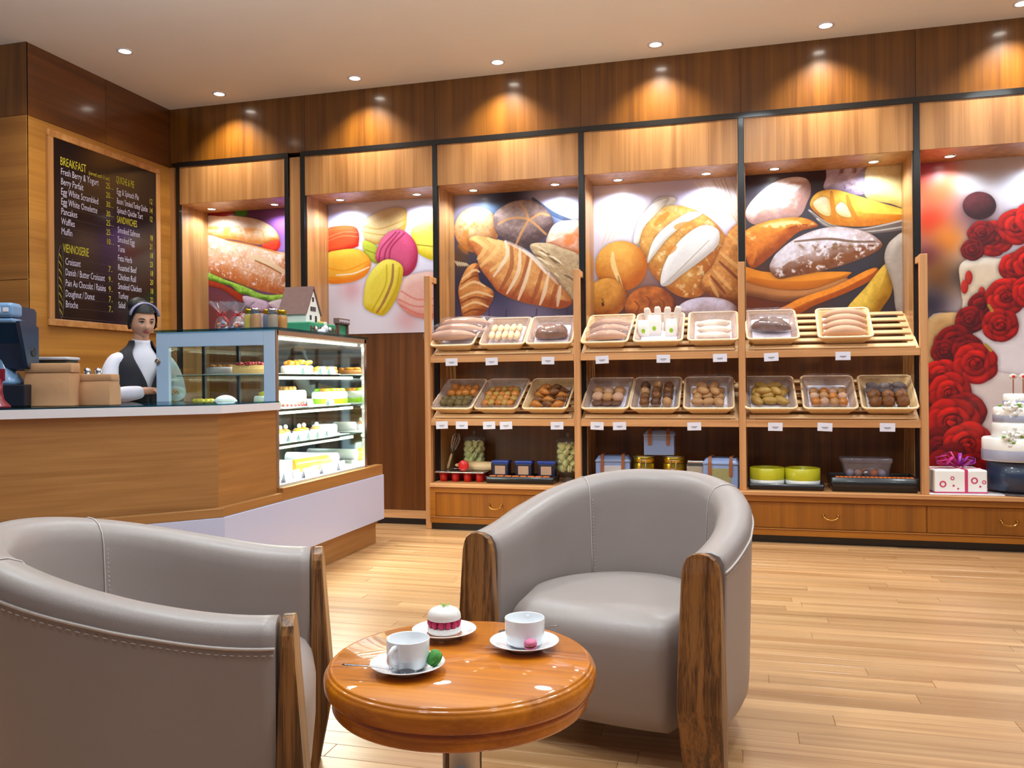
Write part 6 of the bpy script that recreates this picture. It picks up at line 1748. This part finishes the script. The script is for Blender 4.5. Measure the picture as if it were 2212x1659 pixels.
fill(M, 'brown_loaf', 'square brown loaf in a clear bag, third basket from left on the upper shelf', 'bread', None, [(0, -.03, FLOOR_Z + .004, .05)], [loaf_mesh(.22, .14, .085, 0, noise=.16, seed=4, taper=.12, cuts=5).mesh('brown_loaf', 'crust_brown')])
bag_over(M, 0, -.03, FLOOR_Z + .002, .25, .16, .095, 'clear bag round the square brown loaf, third basket from left on the upper shelf', .05, 7)
# upper shelf, middle bay
t, M = place_basket(1, 'upper', -.925, 'wicker basket of bagged baguette rolls at the left of the middle bay, upper shelf', -.08)
lm = [loaf_mesh(.28, .075, .055, 0, seed=k + 9, cuts=4).mesh('baguette_roll', 'crust_rose') for k in range(3)]
for k, (x, y, z) in enumerate([(-.0, -.095, .022), (.01, -.01, .022), (.0, .08, .022)]):
    nm = ['front', 'middle', 'rear'][k]
    fill(M, 'baguette_roll', '%s long roll in a clear bag, left basket of the middle bay, upper shelf' % nm, 'bread', 'bagged rolls in the middle bay', [(x, y, z, .06)], [lm[k]])
    bag_over(M, x, y, z - .002, .30, .09, .066, 'clear bag round the %s long roll, left basket of the middle bay' % nm, .06, k + 20)
t, M = place_basket(1, 'upper', -.545, 'wicker basket of tall white packets and biscuits, middle of the upper shelf', .0, 13)
bis = MB().loft([[(x, y, z) for x, y in rrect(.052 * k, .016 * k, .006 * k, 3)] for z, k in ((0, .8), (.01, 1), (.15, 1), (.185, .9), (.20, .55))]).mesh('long_biscuit', 'crust_flour')
for k in range(4):
    o = bpy.data.objects.new('long_biscuit', bis); COL.objects.link(o)
    o.matrix_world = M @ Matrix.Translation((-.06 + k * .055, .02 + .01 * (k % 2), .012)) @ Matrix.Rotation(-SLOPE * .75, 4, 'X') @ Matrix.Rotation(.12 * (k - 1.5), 4, 'Y')
    tag(o, '%s long pale biscuit standing up behind the white packets, upper shelf' % COLN[4][k], 'biscuit', 'long biscuits')
for k, (x, y, h, lab) in enumerate([(-.115, -.04, .135, 'left'), (-.035, -.03, .165, 'middle, tallest'), (.09, -.045, .14, 'right')]):
    t2 = thing('white_packet', 'white packet with a green mark, %s of three in the middle upper basket' % lab, 'packet', group='white packets in the middle basket')
    t2.matrix_world = M @ Matrix.Translation((x, y, .012)) @ Matrix.Rotation(-SLOPE * .7, 4, 'X')
    w = .085 if k != 1 else .10
    MB().loft([[(a, b, z) for a, b in rrect(w * q, d, .008, 2)] for z, q, d in ((0, 1, .05), (h * .6, 1, .055), (h * .9, .95, .03), (h, .92, .008))]).obj('packet', 'cake_white', t2)
    MB().ball((0, -.029, h * .42), .014, .002, .018, 10, 6).obj('green_mark', 'fruit_green', t2)
t, M = place_basket(1, 'upper', -.155, 'wicker basket of white crescent rolls at the right of the middle bay, upper shelf', .02, 14)
cm = loaf_mesh(.22, .07, .06, -.045, seed=3).mesh('crescent_roll', 'crust_flour')
for k, (x, y, z, yw, lab) in enumerate([(.0, -.10, .012, .0, 'front'), (.01, -.03, .022, -.05, 'middle'), (.0, .05, .028, .06, 'rear')]):
    fill(M, 'crescent_roll', '%s floured crescent roll in the right basket of the middle bay, upper shelf' % lab, 'bread roll', 'floured crescent rolls', [(x, y, z, yw)], [cm])
# upper shelf, right bay
t, M = place_basket(2, 'upper', .252, 'wicker basket with a bagged dark loaf at the left of the right bay, upper shelf', .04, 15)
fill(M, 'dark_loaf', 'long dark loaf in a shiny clear bag, right bay of the upper shelf', 'bread', None, [(0, -.01, .02, -.1)], [loaf_mesh(.25, .12, .075, 0, noise=.18, seed=6, cuts=6).mesh('dark_loaf', 'crust_dark')])
bag_over(M, 0, -.01, .018, .29, .15, .09, 'shiny clear bag round the dark loaf, right bay of the upper shelf', -.1, 31)
t, M = place_basket(2, 'upper', .745, 'wicker basket of four long smooth rolls, rightmost on the upper shelf', -.03)
lm = [loaf_mesh(.27, .07, .062, 0, seed=k + 40, noise=.02).mesh('long_roll', 'crust_rose') for k in range(4)]
for k in range(4):
    fill(M, 'long_roll', '%s long smooth roll from the front in the rightmost basket of the upper shelf' % ['first', 'second', 'third', 'fourth'][k], 'bread roll', 'four long smooth rolls', [(.0 + .004 * k, -.115 + k * .075, .018 + .004 * k, .0)], [lm[k]])
# lower shelf, left bay
t, M = place_basket(0, 'lower', -2.12, 'wicker basket of orange and dark herb pastries, leftmost on the lower shelf', -.12, 16)
fill(M, 'cheese_puff', 'golden pastry, {p} of golden ones, leftmost basket, lower shelf', 'pastry', 'golden pastries in the leftmost lower basket', grid(4, 2, .062, .06, .014, .008, 7, .02, .06, 2), [bun('crust_gold', .036, .05, 1, .12), bun('crust_gold', .033, .045, 2, .12)])
fill(M, 'herb_roll', 'dark green herb roll, {p} of herb rolls, leftmost basket, lower shelf', 'pastry', 'herb rolls in the leftmost lower basket', grid(4, 2, .064, .055, .012, .006, 8, 0, -.075, 2), [bun('crust_herb', .034, .042, 3, .12)])
t, M = place_basket(0, 'lower', -1.765, 'wicker basket of small golden puffs, second from left on the lower shelf', -.1, 17)
fill(M, 'golden_puff', 'small golden puff, {p}, second basket from left, lower shelf', 'pastry', 'golden puffs', grid(5, 4, .052, .058, .013, .007, 9, 0, -.02, 2), [bun('crust_gold', .031, .046, 4, .12), bun('crust_olive', .029, .044, 5, .12)])
t, M = place_basket(0, 'lower', -1.385, 'wicker basket of mini croissants, third from left on the lower shelf', -.06)
crm = [croissant_mesh(.10, .026, 'crust_gold'), croissant_mesh(.092, .025, 'crust_brown')]
fill(M, 'mini_croissant', 'mini croissant, {p}, third basket from left, lower shelf', 'croissant', 'mini croissants', grid(3, 4, .088, .058, .012, .006, 10, 0, -.03, .5) + grid(2, 2, .09, .06, .045, .006, 12, 0, .03, .6, True), crm)
# lower shelf, middle bay
t, M = place_basket(1, 'lower', -.928, 'wicker basket of six pinkish buns, left of the middle bay, lower shelf', -.06, 18)
bm_ = [bun('crust_rose', .040, .055, 6, .04), bun('crust_tan', .040, .055, 7, .04)]
fill(M, 'round_bun', 'round pinkish bun, {p}, left basket of middle bay, lower shelf', 'bread roll', 'pinkish round buns', grid(3, 2, .076, .075, .012, .004, 13, 0, .0), bm_)
fill(M, 'flat_bread', 'dark flat bread, {p} in front of the pinkish buns, lower shelf', 'bread', 'dark flat breads', grid(3, 1, .07, .05, .012, .004, 14, 0, -.095), [MB().ball((0, 0, .012), .042, .034, .012, 14, 8).mesh('flat_bread', 'crust_dark')])
t, M = place_basket(1, 'lower', -.57, 'wicker basket of twelve seeded brown buns, middle of the lower shelf', -.02, 19)
bm_ = [bun('crust_brown', .035, .060, 8, .08), bun('crust_dark', .034, .058, 9, .08), bun('crust_tan', .034, .058, 12, .08), bun('crust_brown', .033, .056, 14, .08)]
fill(M, 'seeded_bun', 'seeded brown bun, {p}, middle basket of the lower shelf', 'bread roll', 'seeded brown buns', grid(3, 4, .084, .072, .014, .005, 15, 0, -.01), bm_)
t, M = place_basket(1, 'lower', -.19, 'wicker basket of tan oval rolls at the right of the middle bay, lower shelf', .02, 20)
om = [MB().ball((0, 0, .022), .044, .030, .024, 14, 10, seed=k, noise=.04).mesh('oval_roll', 'crust_tan') for k in range(2)]
fill(M, 'oval_roll', 'tan oval roll, {p}, right basket of middle bay, lower shelf', 'bread roll', 'tan oval rolls', grid(3, 3, .078, .068, .012, .008, 16, 0, -.03, 1.2) + grid(2, 2, .08, .07, .046, .008, 17, 0, .02, 1.2, True), om)
# lower shelf, right bay
t, M = place_basket(2, 'lower', .235, 'wicker basket of greenish-yellow oval rolls at the left of the right bay, lower shelf', .04, 21)
om = [MB().ball((0, 0, .022), .052, .028, .024, 14, 10, seed=k + 5, noise=.04).mesh('corn_roll', 'crust_olive') for k in range(2)]
fill(M, 'corn_roll', 'yellowish oval roll, {p}, left basket of right bay, lower shelf', 'bread roll', 'yellowish oval rolls', grid(3, 3, .085, .066, .012, .010, 18, 0, -.02, 1.4) + grid(2, 2, .085, .07, .044, .008, 19, 0, .02, 1.2, True), om)
t, M = place_basket(2, 'lower', .638, 'wicker basket of small shiny buns in the middle of the right bay, lower shelf', .0, 22)
fill(M, 'shiny_bun', 'small shiny bun, {p}, middle basket of right bay, lower shelf', 'bread roll', 'small shiny buns', grid(4, 3, .062, .066, .012, .005, 20, 0, -.04, 1), [bun('crust_gold', .031, .046, 10, .06), bun('crust_rose', .030, .046, 11, .05), bun('crust_tan', .031, .048, 12, .05)])
t, M = place_basket(2, 'lower', 1.025, 'wicker basket of grey rolls and brown muffins, rightmost on the lower shelf', -.03)
om = [MB().ball((0, 0, .02), .046, .030, .022, 14, 10, seed=k + 15, noise=.05).mesh('poppy_roll', 'crust_grey') for k in range(2)]
fill(M, 'poppy_roll', 'grey floured roll, {p} of grey ones, rightmost basket, lower shelf', 'bread roll', 'grey floured rolls', grid(3, 2, .085, .06, .014, .008, 21, 0, .06, 1.0), om)
fill(M, 'brown_muffin', 'brown muffin, {p} of muffins, rightmost basket, lower shelf', 'muffin', 'brown muffins', grid(3, 2, .088, .068, .012, .004, 22, 0, -.07), [bun('crust_brown', .040, .056, 13, .1)])

# ---- price cards on the shelf rails
card = MB().box(-.049, .049, -.002, 0, -.058, .0, .0006, seg=1).mesh('card', 'card_white')
prm = MB()
prm.box(-.022, .022, -.0028, -.0020, -.034, -.029); prm.box(-.014, .014, -.0028, -.0020, -.041, -.038)
prm = prm.mesh('print', 'print_grey')
def tagcard(x, lev, lab):
    t = thing('price_card', lab, 'price card', (x, RY + .0015, SHELF[lev] - .020), (0, random.uniform(-.05, .05), 0), 'price cards on the shelf rails')
    inst('card', card, t); inst('print', prm, t)
for x, lab in [(-2.135, 'under the leftmost basket'), (-1.81, 'under the pale finger rolls'), (-1.365, 'under the square brown loaf'), (-.955, 'under the bagged baguette rolls'), (-.505, 'under the white packets'), (-.105, 'under the crescent rolls'), (.245, 'under the bagged dark loaf'), (.72, 'under the four long smooth rolls')]:
    tagcard(x, 'upper', 'white price card on the upper shelf rail ' + lab)
for x, lab in [(-2.22, 'leftmost under the herb pastries'), (-2.055, 'second from the left under the herb pastries'), (-1.835, 'left of two under the golden puffs'), (-1.70, 'right of two under the golden puffs'), (-1.30, 'under the mini croissants'), (-.995, 'left of two under the pinkish buns'), (-.83, 'right of two under the pinkish buns'), (-.29, 'under the tan oval rolls'), (.27, 'under the yellowish oval rolls'), (.60, 'under the small shiny buns'), (1.0, 'under the brown muffins')]:
    tagcard(x, 'lower', 'white price card on the lower shelf rail ' + lab)

# ================================================================== goods on the cabinet top
GZ = .3625
# left bay
t = thing('muffin_tray', 'silver muffin tray standing on red cups at the left end of the cabinet top', 'baking tray', (-2.10, 6.34, GZ))
MB().box(-.20, .20, -.13, .13, .072, .080, .003).obj('tray', 'steel', t)
MB().tube([(x, y, .078) for x, y in rrect(.41, .27, .02, 4)], .006, 8, closed=True).obj('tray_rim', 'steel', t)
for i in range(4):
    for j in range(2):
        MB().lathe([(0, 0), (.026, 0), (.036, .070), (.030, .070), (.024, .008), (0, .008)], 18, c=(-.15 + i * .1, -.07 + j * .13, 0)).obj('cup', 'red', t)
t = thing('rolling_pin', 'pale wooden rolling pin lying on the muffin tray', 'rolling pin', (-1.99, 6.36, GZ + .082 + .036), (0, 0, -.12))
MB().tube([(-.125, 0, 0), (-.122, 0, 0), (.122, 0, 0), (.125, 0, 0)], [.030, .036, .036, .030], 24).obj('roller', 'peel_wood', t)
for s in (-1, 1):
    MB().tube([(s * .125, 0, 0), (s * .14, 0, 0), (s * .17, 0, 0), (s * .195, 0, 0), (s * .205, 0, 0)], [.010, .012, .016, .012, .004], 14).obj('handle', 'peel_wood', t)
t = thing('cookie_cutter', 'round red cutter standing on edge on the muffin tray in front of the rolling pin', 'cutter', (-2.085, 6.275, GZ + .081 + .044), (PI / 2, 0, 0))
MB().lathe([(0, -.012), (.036, -.012), (.043, -.008), (.044, .0), (.043, .008), (.036, .014), (.015, .018), (0, .018)], 32).obj('disc', 'red', t)
MB().lathe([(.030, .014), (.033, .018), (.036, .014)], 28).obj('ridge', 'red', t)
t = thing('whisk', 'wire whisk leaning on the rack post behind the muffin tray', 'whisk', (-2.27, 6.42, GZ + .085), (0, .30, 0))
MB().tube([(0, 0, 0), (0, 0, .02), (0, 0, .12), (0, 0, .13)], [.008, .012, .009, .006], 12).obj('handle', 'peel_wood', t)
for k in range(6):
    a = PI * k / 6
    MB().tube([(.006 * math.cos(a), .006 * math.sin(a), .125), (.030 * math.cos(a), .030 * math.sin(a), .21), (.036 * math.cos(a), .036 * math.sin(a), .26), (.018 * math.cos(a), .018 * math.sin(a), .30), (-.018 * math.cos(a), -.018 * math.sin(a), .30), (-.036 * math.cos(a), -.036 * math.sin(a), .26), (-.030 * math.cos(a), -.030 * math.sin(a), .21), (-.006 * math.cos(a), -.006 * math.sin(a), .125)], .0016, 5).obj('wire', 'steel', t)
def macaron_jar(x, y, lab):
    t = thing('macaron_jar', lab, 'jar', (x, y, GZ))
    MB().lathe([(.03, .0), (.060, .0), (.064, .006), (.040, .020), (.034, .04), (.05, .05), (.088, .075), (.092, .10), (.092, .27), (.088, .30), (.094, .315)], 32).obj('glass', 'jar_glass', t)
    MB().lathe([(0, .385), (.012, .382), (.017, .368), (.010, .352), (.014, .346), (.06, .338), (.096, .322), (.094, .316), (0, .318)], 32).obj('lid', 'jar_glass', t)
    rg = random.Random(int(x * 100))
    me = macaron_me
    for lv in range(5):
        for k in range(6):
            a = k * PI / 3 + lv * .5 + rg.uniform(-.15, .15)
            o = inst('macaron_piece', me, None, (x + .058 * math.cos(a), y + .058 * math.sin(a), GZ + .105 + lv * .043), (rg.uniform(.6, 1.5), rg.uniform(-.5, .5), a))
            tag(o, 'pale yellow macaron inside the ' + lab.split(' of ')[0], 'macaron', 'macarons in the ' + lab.split(' of ')[0])
        o = inst('macaron_piece', me, None, (x, y, GZ + .105 + lv * .043), (rg.uniform(0, 1.5), 0, rg.uniform(0, 3)))
        tag(o, 'pale yellow macaron inside the ' + lab.split(' of ')[0], 'macaron', 'macarons in the ' + lab.split(' of ')[0])
pr = [(0, .0165), (.02, .0150), (.029, .010), (.030, .006), (.026, .004), (.026, -.004), (.030, -.006), (.029, -.010), (.02, -.0150), (0, -.0165)]
macaron_me = MB().lathe(pr, 18).mesh('macaron_piece', 'macaron_cream')
macaron_jar(-2.085, 6.56, 'left footed glass jar of pale yellow macarons behind the rolling pin')
macaron_jar(-1.275, 6.44, 'right footed glass jar of pale yellow macarons at the rack post')
def blacktray(name, lab, x0, x1, y0, y1, h, inner, mat='orange_print'):
    t = thing(name, lab, 'tray', ((x0 + x1) / 2, (y0 + y1) / 2, GZ))
    w, d = x1 - x0, y1 - y0
    R = [[(a, b, z) for a, b in rrect(w * q, d * q, .012, 3)] for z, q in ((0, .97), (h, 1.0))] + [[(a, b, z) for a, b in rrect(w - .024, d - .024, .008, 3)] for z in (h, h - .012)]
    MB().loft(R).obj('tray', 'black_tray', t)
    m = MB(); rg = random.Random(3)
    if inner:
        for k in range(inner):
            a = -w / 2 + .03 + (w - .06) * (k + .5) / inner
            m.box(a - .42 * (w - .06) / inner, a + .42 * (w - .06) / inner, -d / 2 + .001, -d / 2 + .034, h - .002, h + .006, .002)
        m.obj('edge_pattern', mat, t)
    return t
blacktray('black_tray', 'black tray with orange edging under three blue-lidded tins, left bay', -1.885, -1.34, 6.20, 6.46, .055, 8)
for k, x in enumerate((-1.795, -1.606, -1.424)):
    t = thing('blue_tin', '%s of three dark blue lidded tins on the black tray in the left bay' % ['left', 'middle', 'right'][k], 'tin', (x, 6.36, GZ + .0445), group='dark blue lidded tins')
    MB().box(-.066, .066, -.05, .05, 0, .10, .006).obj('tin_body', 'navy_box', t)
    MB().box(-.070, .070, -.054, .054, .098, .122, .005).obj('lid', 'navy_lid', t)
    MB().box(-.042, .042, -.0515, -.049, .015, .082, .002).obj('window', 'crust_rose', t)
# middle bay
def strapbox(lab, x, y, z, w, d, h, rz=0, win=None):
    t = thing('strapped_box', lab, 'box', (x, y, z), rz)
    MB().box(-w / 2, w / 2, -d / 2, d / 2, 0, h * .78, .006).obj('box_body', 'tin_blue', t)
    MB().loft([[(a, b, zz) for a, b in rrect(ww, dd, .01, 2)] for zz, ww, dd in ((h * .78, w + .008, d + .008), (h * .84, w + .008, d + .008), (h * .985, w - .035, d - .04), (h, w - .05, d - .055))]).obj('lid', 'tin_blue', t)
    for s in (-1, 1):
        MB().prism([(-d / 2 - .010, h * .42), (-d / 2 - .006, h * .40), (-d / 2 - .0045, h * .84), (-d / 2 + .026, h + .006), (d / 2 - .02, h + .006), (d / 2 + .006, h * .8), (d / 2 + .010, h * .8), (d / 2 - .018, h + .011), (-d / 2 + .024, h + .011), (-d / 2 - .010, h * .86)], 'x', s * w * .30 - .012, s * w * .30 + .012).obj('strap', 'strap', t)
    if win: MB().box(-w * .30, w * .30, -d / 2 - .003, -d / 2 + .002, h * .08, h * .66, .002).obj('window', win, t)
    return t
def clipjar(lab, x, y, mat='sponge'):
    t = thing('clip_jar', lab, 'jar', (x, y, GZ), 0, 'gold-topped clip jars')
    MB().lathe([(0, .0), (.078, .0), (.084, .008), (.084, .15), (.076, .165)], 30).obj('glass', 'jar_glass', t)
    MB().lathe([(0, .006), (.074, .006), (.079, .012), (.079, .075), (0, .08)], 28).obj('contents', mat, t)
    MB().lathe([(.0845, .085), (.0855, .09), (.0855, .158), (.0845, .162)], 30).obj('gold_band', 'gold', t)
    MB().lathe([(.0, .222), (.075, .222), (.084, .216), (.086, .168), (.080, .166), (0, .166)], 30).obj('lid', 'gold', t)
    MB().tube([(.0865 * math.cos(a), .0865 * math.sin(a), .214) for a in np.linspace(0, 2 * PI, 30, endpoint=False)], .004, 6, closed=True).obj('lid_rim', 'steel', t)
    MB().tube([(-.02, -.092, .13), (0, -.095, .12), (.02, -.092, .13), (.02, -.090, .19), (-.02, -.090, .19), (-.02, -.092, .13)], .004, 6).obj('clip', 'steel', t)
clipjar('left gold-topped clip jar under the blue strapped box', -.675, 6.40)
clipjar('right gold-topped clip jar under the blue strapped box', -.452, 6.40)
strapbox('blue box with two brown straps standing on the gold-topped jars', -.557, 6.40, GZ + .226, .225, .17, .185)
strapbox('blue strapped box with a clear front at the left of the middle bay', -.91, 6.40, GZ, .26, .17, .215, .05, 'tub_plastic')
strapbox('blue strapped box with a seed-filled window at the right of the middle bay', -.10, 6.34, GZ, .25, .18, .215, -.12, 'herb_seed')
t = thing('seed_jar', 'square clear jar of brown seeds between the gold jars and the right blue box', 'jar', (-.285, 6.34, GZ), -.08)
MB().loft([[(a, b, z) for a, b in rrect(.13, .10, .012)] for z in (.004, .15)]).obj('contents', 'grain_seed', t)
MB().loft([[(a, b, z) for a, b in rrect(w, w * .78, .014)] for z, w in ((0, .138), (.165, .138), (.172, .13))]).obj('glass', 'jar_glass', t)
MB().loft([[(a, b, z) for a, b in rrect(.125, .095, .012)] for z in (.172, .192)]).obj('lid', 'steel', t)
# right bay
blacktray('black_tray', 'low black tray under the two yellow-green tins in the right bay', .085, .60, 6.20, 6.48, .045, 0)
for k, x in enumerate((.218, .462)):
    t = thing('yellow_tin', '%s round yellow-green and white cake tin in the right bay' % ['left', 'right'][k], 'cake tin', (x, 6.34, GZ + .0335), group='yellow-green cake tins')
    MB().lathe([(0, 0), (.118, 0), (.120, .004), (.120, .045), (0, .045)], 40).obj('white_base', 'cake_white', t)
    MB().lathe([(.121, .032), (.122, .05), (.122, .112), (.118, .116), (.112, .112), (.112, .06), (0, .06)], 40).obj('yellow_band', 'yellow_green', t)
blacktray('black_tray', 'taller black tray with a row of orange squares along its edge, right bay', .640, 1.205, 6.20, 6.52, .10, 18)
t = thing('ornament_tub', 'clear plastic tub of glass baubles standing on the orange-edged black tray', 'tub', (.885, 6.35, GZ + .089))
MB().loft([[(a, b, z) for a, b in rrect(w, w * .62, .02)] for z, w in ((0, .27), (.004, .28), (.11, .315))], caps=False).obj('tub', 'clear_tub', t)
MB().loft([[(a, b, z) for a, b in rrect(w, w * .62, .02)] for z, w in ((.108, .322), (.112, .33), (.135, .33), (.14, .32))]).obj('lid', 'clear_tub', t)
rg = random.Random(9)
for k in range(10):
    m = MB().ball((0, 0, 0), .026, .026, .026, 14, 10).obj('bauble', ['grey_ribbon', 'crust_rose', 'steel', 'orange_print'][k % 4])
    m.location = (.885 - .105 + .052 * (k % 5), 6.35 - .04 + .08 * (k // 5), GZ + .12)
    tag(m, '%s bauble of the %s row inside the clear plastic tub, right bay' % (COLN[5][k % 5], ['front', 'back'][k // 5]), 'bauble', 'baubles in the clear tub')
# rose alcove: gift box and tiered cake
t = thing('cake_board', 'thin white square board under the polka-dot gift cake', 'board', (1.45, 6.30, GZ), .03)
MB().box(-.20, .26, -.16, .16, 0, .012, .004).obj('board', 'white_solid', t)
t = thing('gift_cake', 'white box-shaped cake with pink circles and a big pink bow', 'cake', (1.445, 6.30, GZ + .0125), .10)
MB().box(-.165, .165, -.125, .125, 0, .155, .010).obj('cake_body', 'cake_white', t)
MB().box(-.168, .168, -.128, .128, 0, .008, .003).obj('base_border', 'pink_print', t)
MB().box(.022, .042, -.1275, .1275, .0, .158, .001).obj('ribbon_band', 'pink_print', t)
MB().box(-.1675, .1675, -.01, .01, .0, .1575, .001).obj('ribbon_band', 'pink_print', t)
def dot(x, z, r, fill=False):
    M = Matrix.Translation((x, -.1255, z)) @ Matrix.Rotation(PI / 2, 4, 'X')
    if fill: MB().lathe([(0, .0), (r, 0), (r, .0015), (0, .0015)], 16, M=M).obj('dot', 'pink_print', t)
    else: MB().lathe([(r * .6, .0), (r, 0), (r, .0015), (r * .6, .0015), (r * .6, 0)], 20, M=M).obj('ring_print', 'pink_print', t)
for x, z, r, fl_ in [(-.115, .06, .022, 0), (-.055, .10, .013, 0), (-.048, .05, .007, 1), (-.02, .03, .006, 1), (.082, .085, .022, 0), (.118, .045, .007, 1), (.142, .075, .013, 0)]: dot(x, z, r, fl_)
m1 = MB(); m2 = MB()
for k, (a, l, hh) in enumerate([(.2, .12, .07), (2.9, .15, .08), (1.2, .10, .09), (3.9, .14, .07), (5.2, .11, .06), (2.2, .13, .10), (0.7, .16, .05), (3.4, .17, .05)]):
    d = Vector((math.cos(a), math.sin(a) * .7, 0)); s = Vector((-math.sin(a), math.cos(a), 0))
    (m1 if k % 2 else m2).tube([Vector((.03, 0, .165)), d * l * .5 + Vector((.03, 0, .165 + hh)), d * l + s * .02 + Vector((.03, 0, .17 + hh * .7)), d * l * .8 - s * .02 + Vector((.03, 0, .175 + hh * .2)), d * .03 + Vector((.03, 0, .165))], [.010, .014, .014, .012, .008], 6, flat=(1, .18))
m1.obj('bow', 'pink_ribbon', t); m2.obj('bow', 'purple_ribbon', t)
tc_ = thing('tiered_cake', 'tall white tiered cake with grey satin bands and white flowers on a clear stand', 'cake', (1.845, 6.34, GZ))
MB().lathe([(0, 0), (.20, 0), (.20, .01), (.05, .03), (.045, .05), (.05, .20), (.16, .225), (0, .225)], 40).obj('stand', 'clear_tub', tc_)
MB().lathe([(.14, .02), (.19, .03), (.19, .21), (.15, .22)], 40).obj('stand_drum', 'pos_dark', tc_)
z = .226
for k, (r, h, sq) in enumerate(((.215, .155, 0), (.155, .10, 0), (.145, .105, 0), (.085, .09, 0))):
    MB().lathe([(0, z), (r, z), (r, z + h - .01), (r - .01, z + h), (0, z + h)], 44).obj('tier', 'cake_white', tc_)
    if k != 1: MB().lathe([(r + .001, z + .005), (r + .003, z + .008), (r + .003, z + h * .45), (r + .001, z + h * .48)], 44).obj('satin_band', 'grey_ribbon', tc_)
    if k in (0, 2):
        m = MB(); rgf = random.Random(k)
        for j in range(46):
            cx, cy, cz = -.06 + rgf.gauss(0, .04), -r * .86 + rgf.gauss(0, .012), z + h + .005 + rgf.gauss(0, .026)
            m.ball((cx, cy, max(cz, z + h * .4)), .016, .008, .013, 8, 5, M=Euler((rgf.uniform(0, 3), rgf.uniform(0, 3), 0)).to_matrix().to_4x4())
        m.obj('flowers', 'petal', tc_)
        m = MB()
        for j in range(5): m.ball((-.06 + .10 * rgf.uniform(-1, 1), -r * .93, z + h + rgf.uniform(-.03, .02)), .014, .004, .008, 8, 5)
        m.obj('leaves', 'leaf', tc_)
    z += h
MB().tube([(-.03, -.02, z), (-.03, -.02, z + .10)], .004, 8).tube([(.03, -.02, z), (.03, -.02, z + .10)], .004, 8).obj('topper_stem', 'strap', tc_)
MB().ball((-.03, -.02, z + .115), .026, .01, .02, 12, 8).ball((.03, -.02, z + .115), .026, .01, .02, 12, 8).obj('topper_flower', 'crust_flour', tc_)
MB().ball((-.03, -.031, z + .115), .010, .006, .010, 10, 6).ball((.03, -.031, z + .115), .010, .006, .010, 10, 6).obj('topper_heart', 'red', tc_)
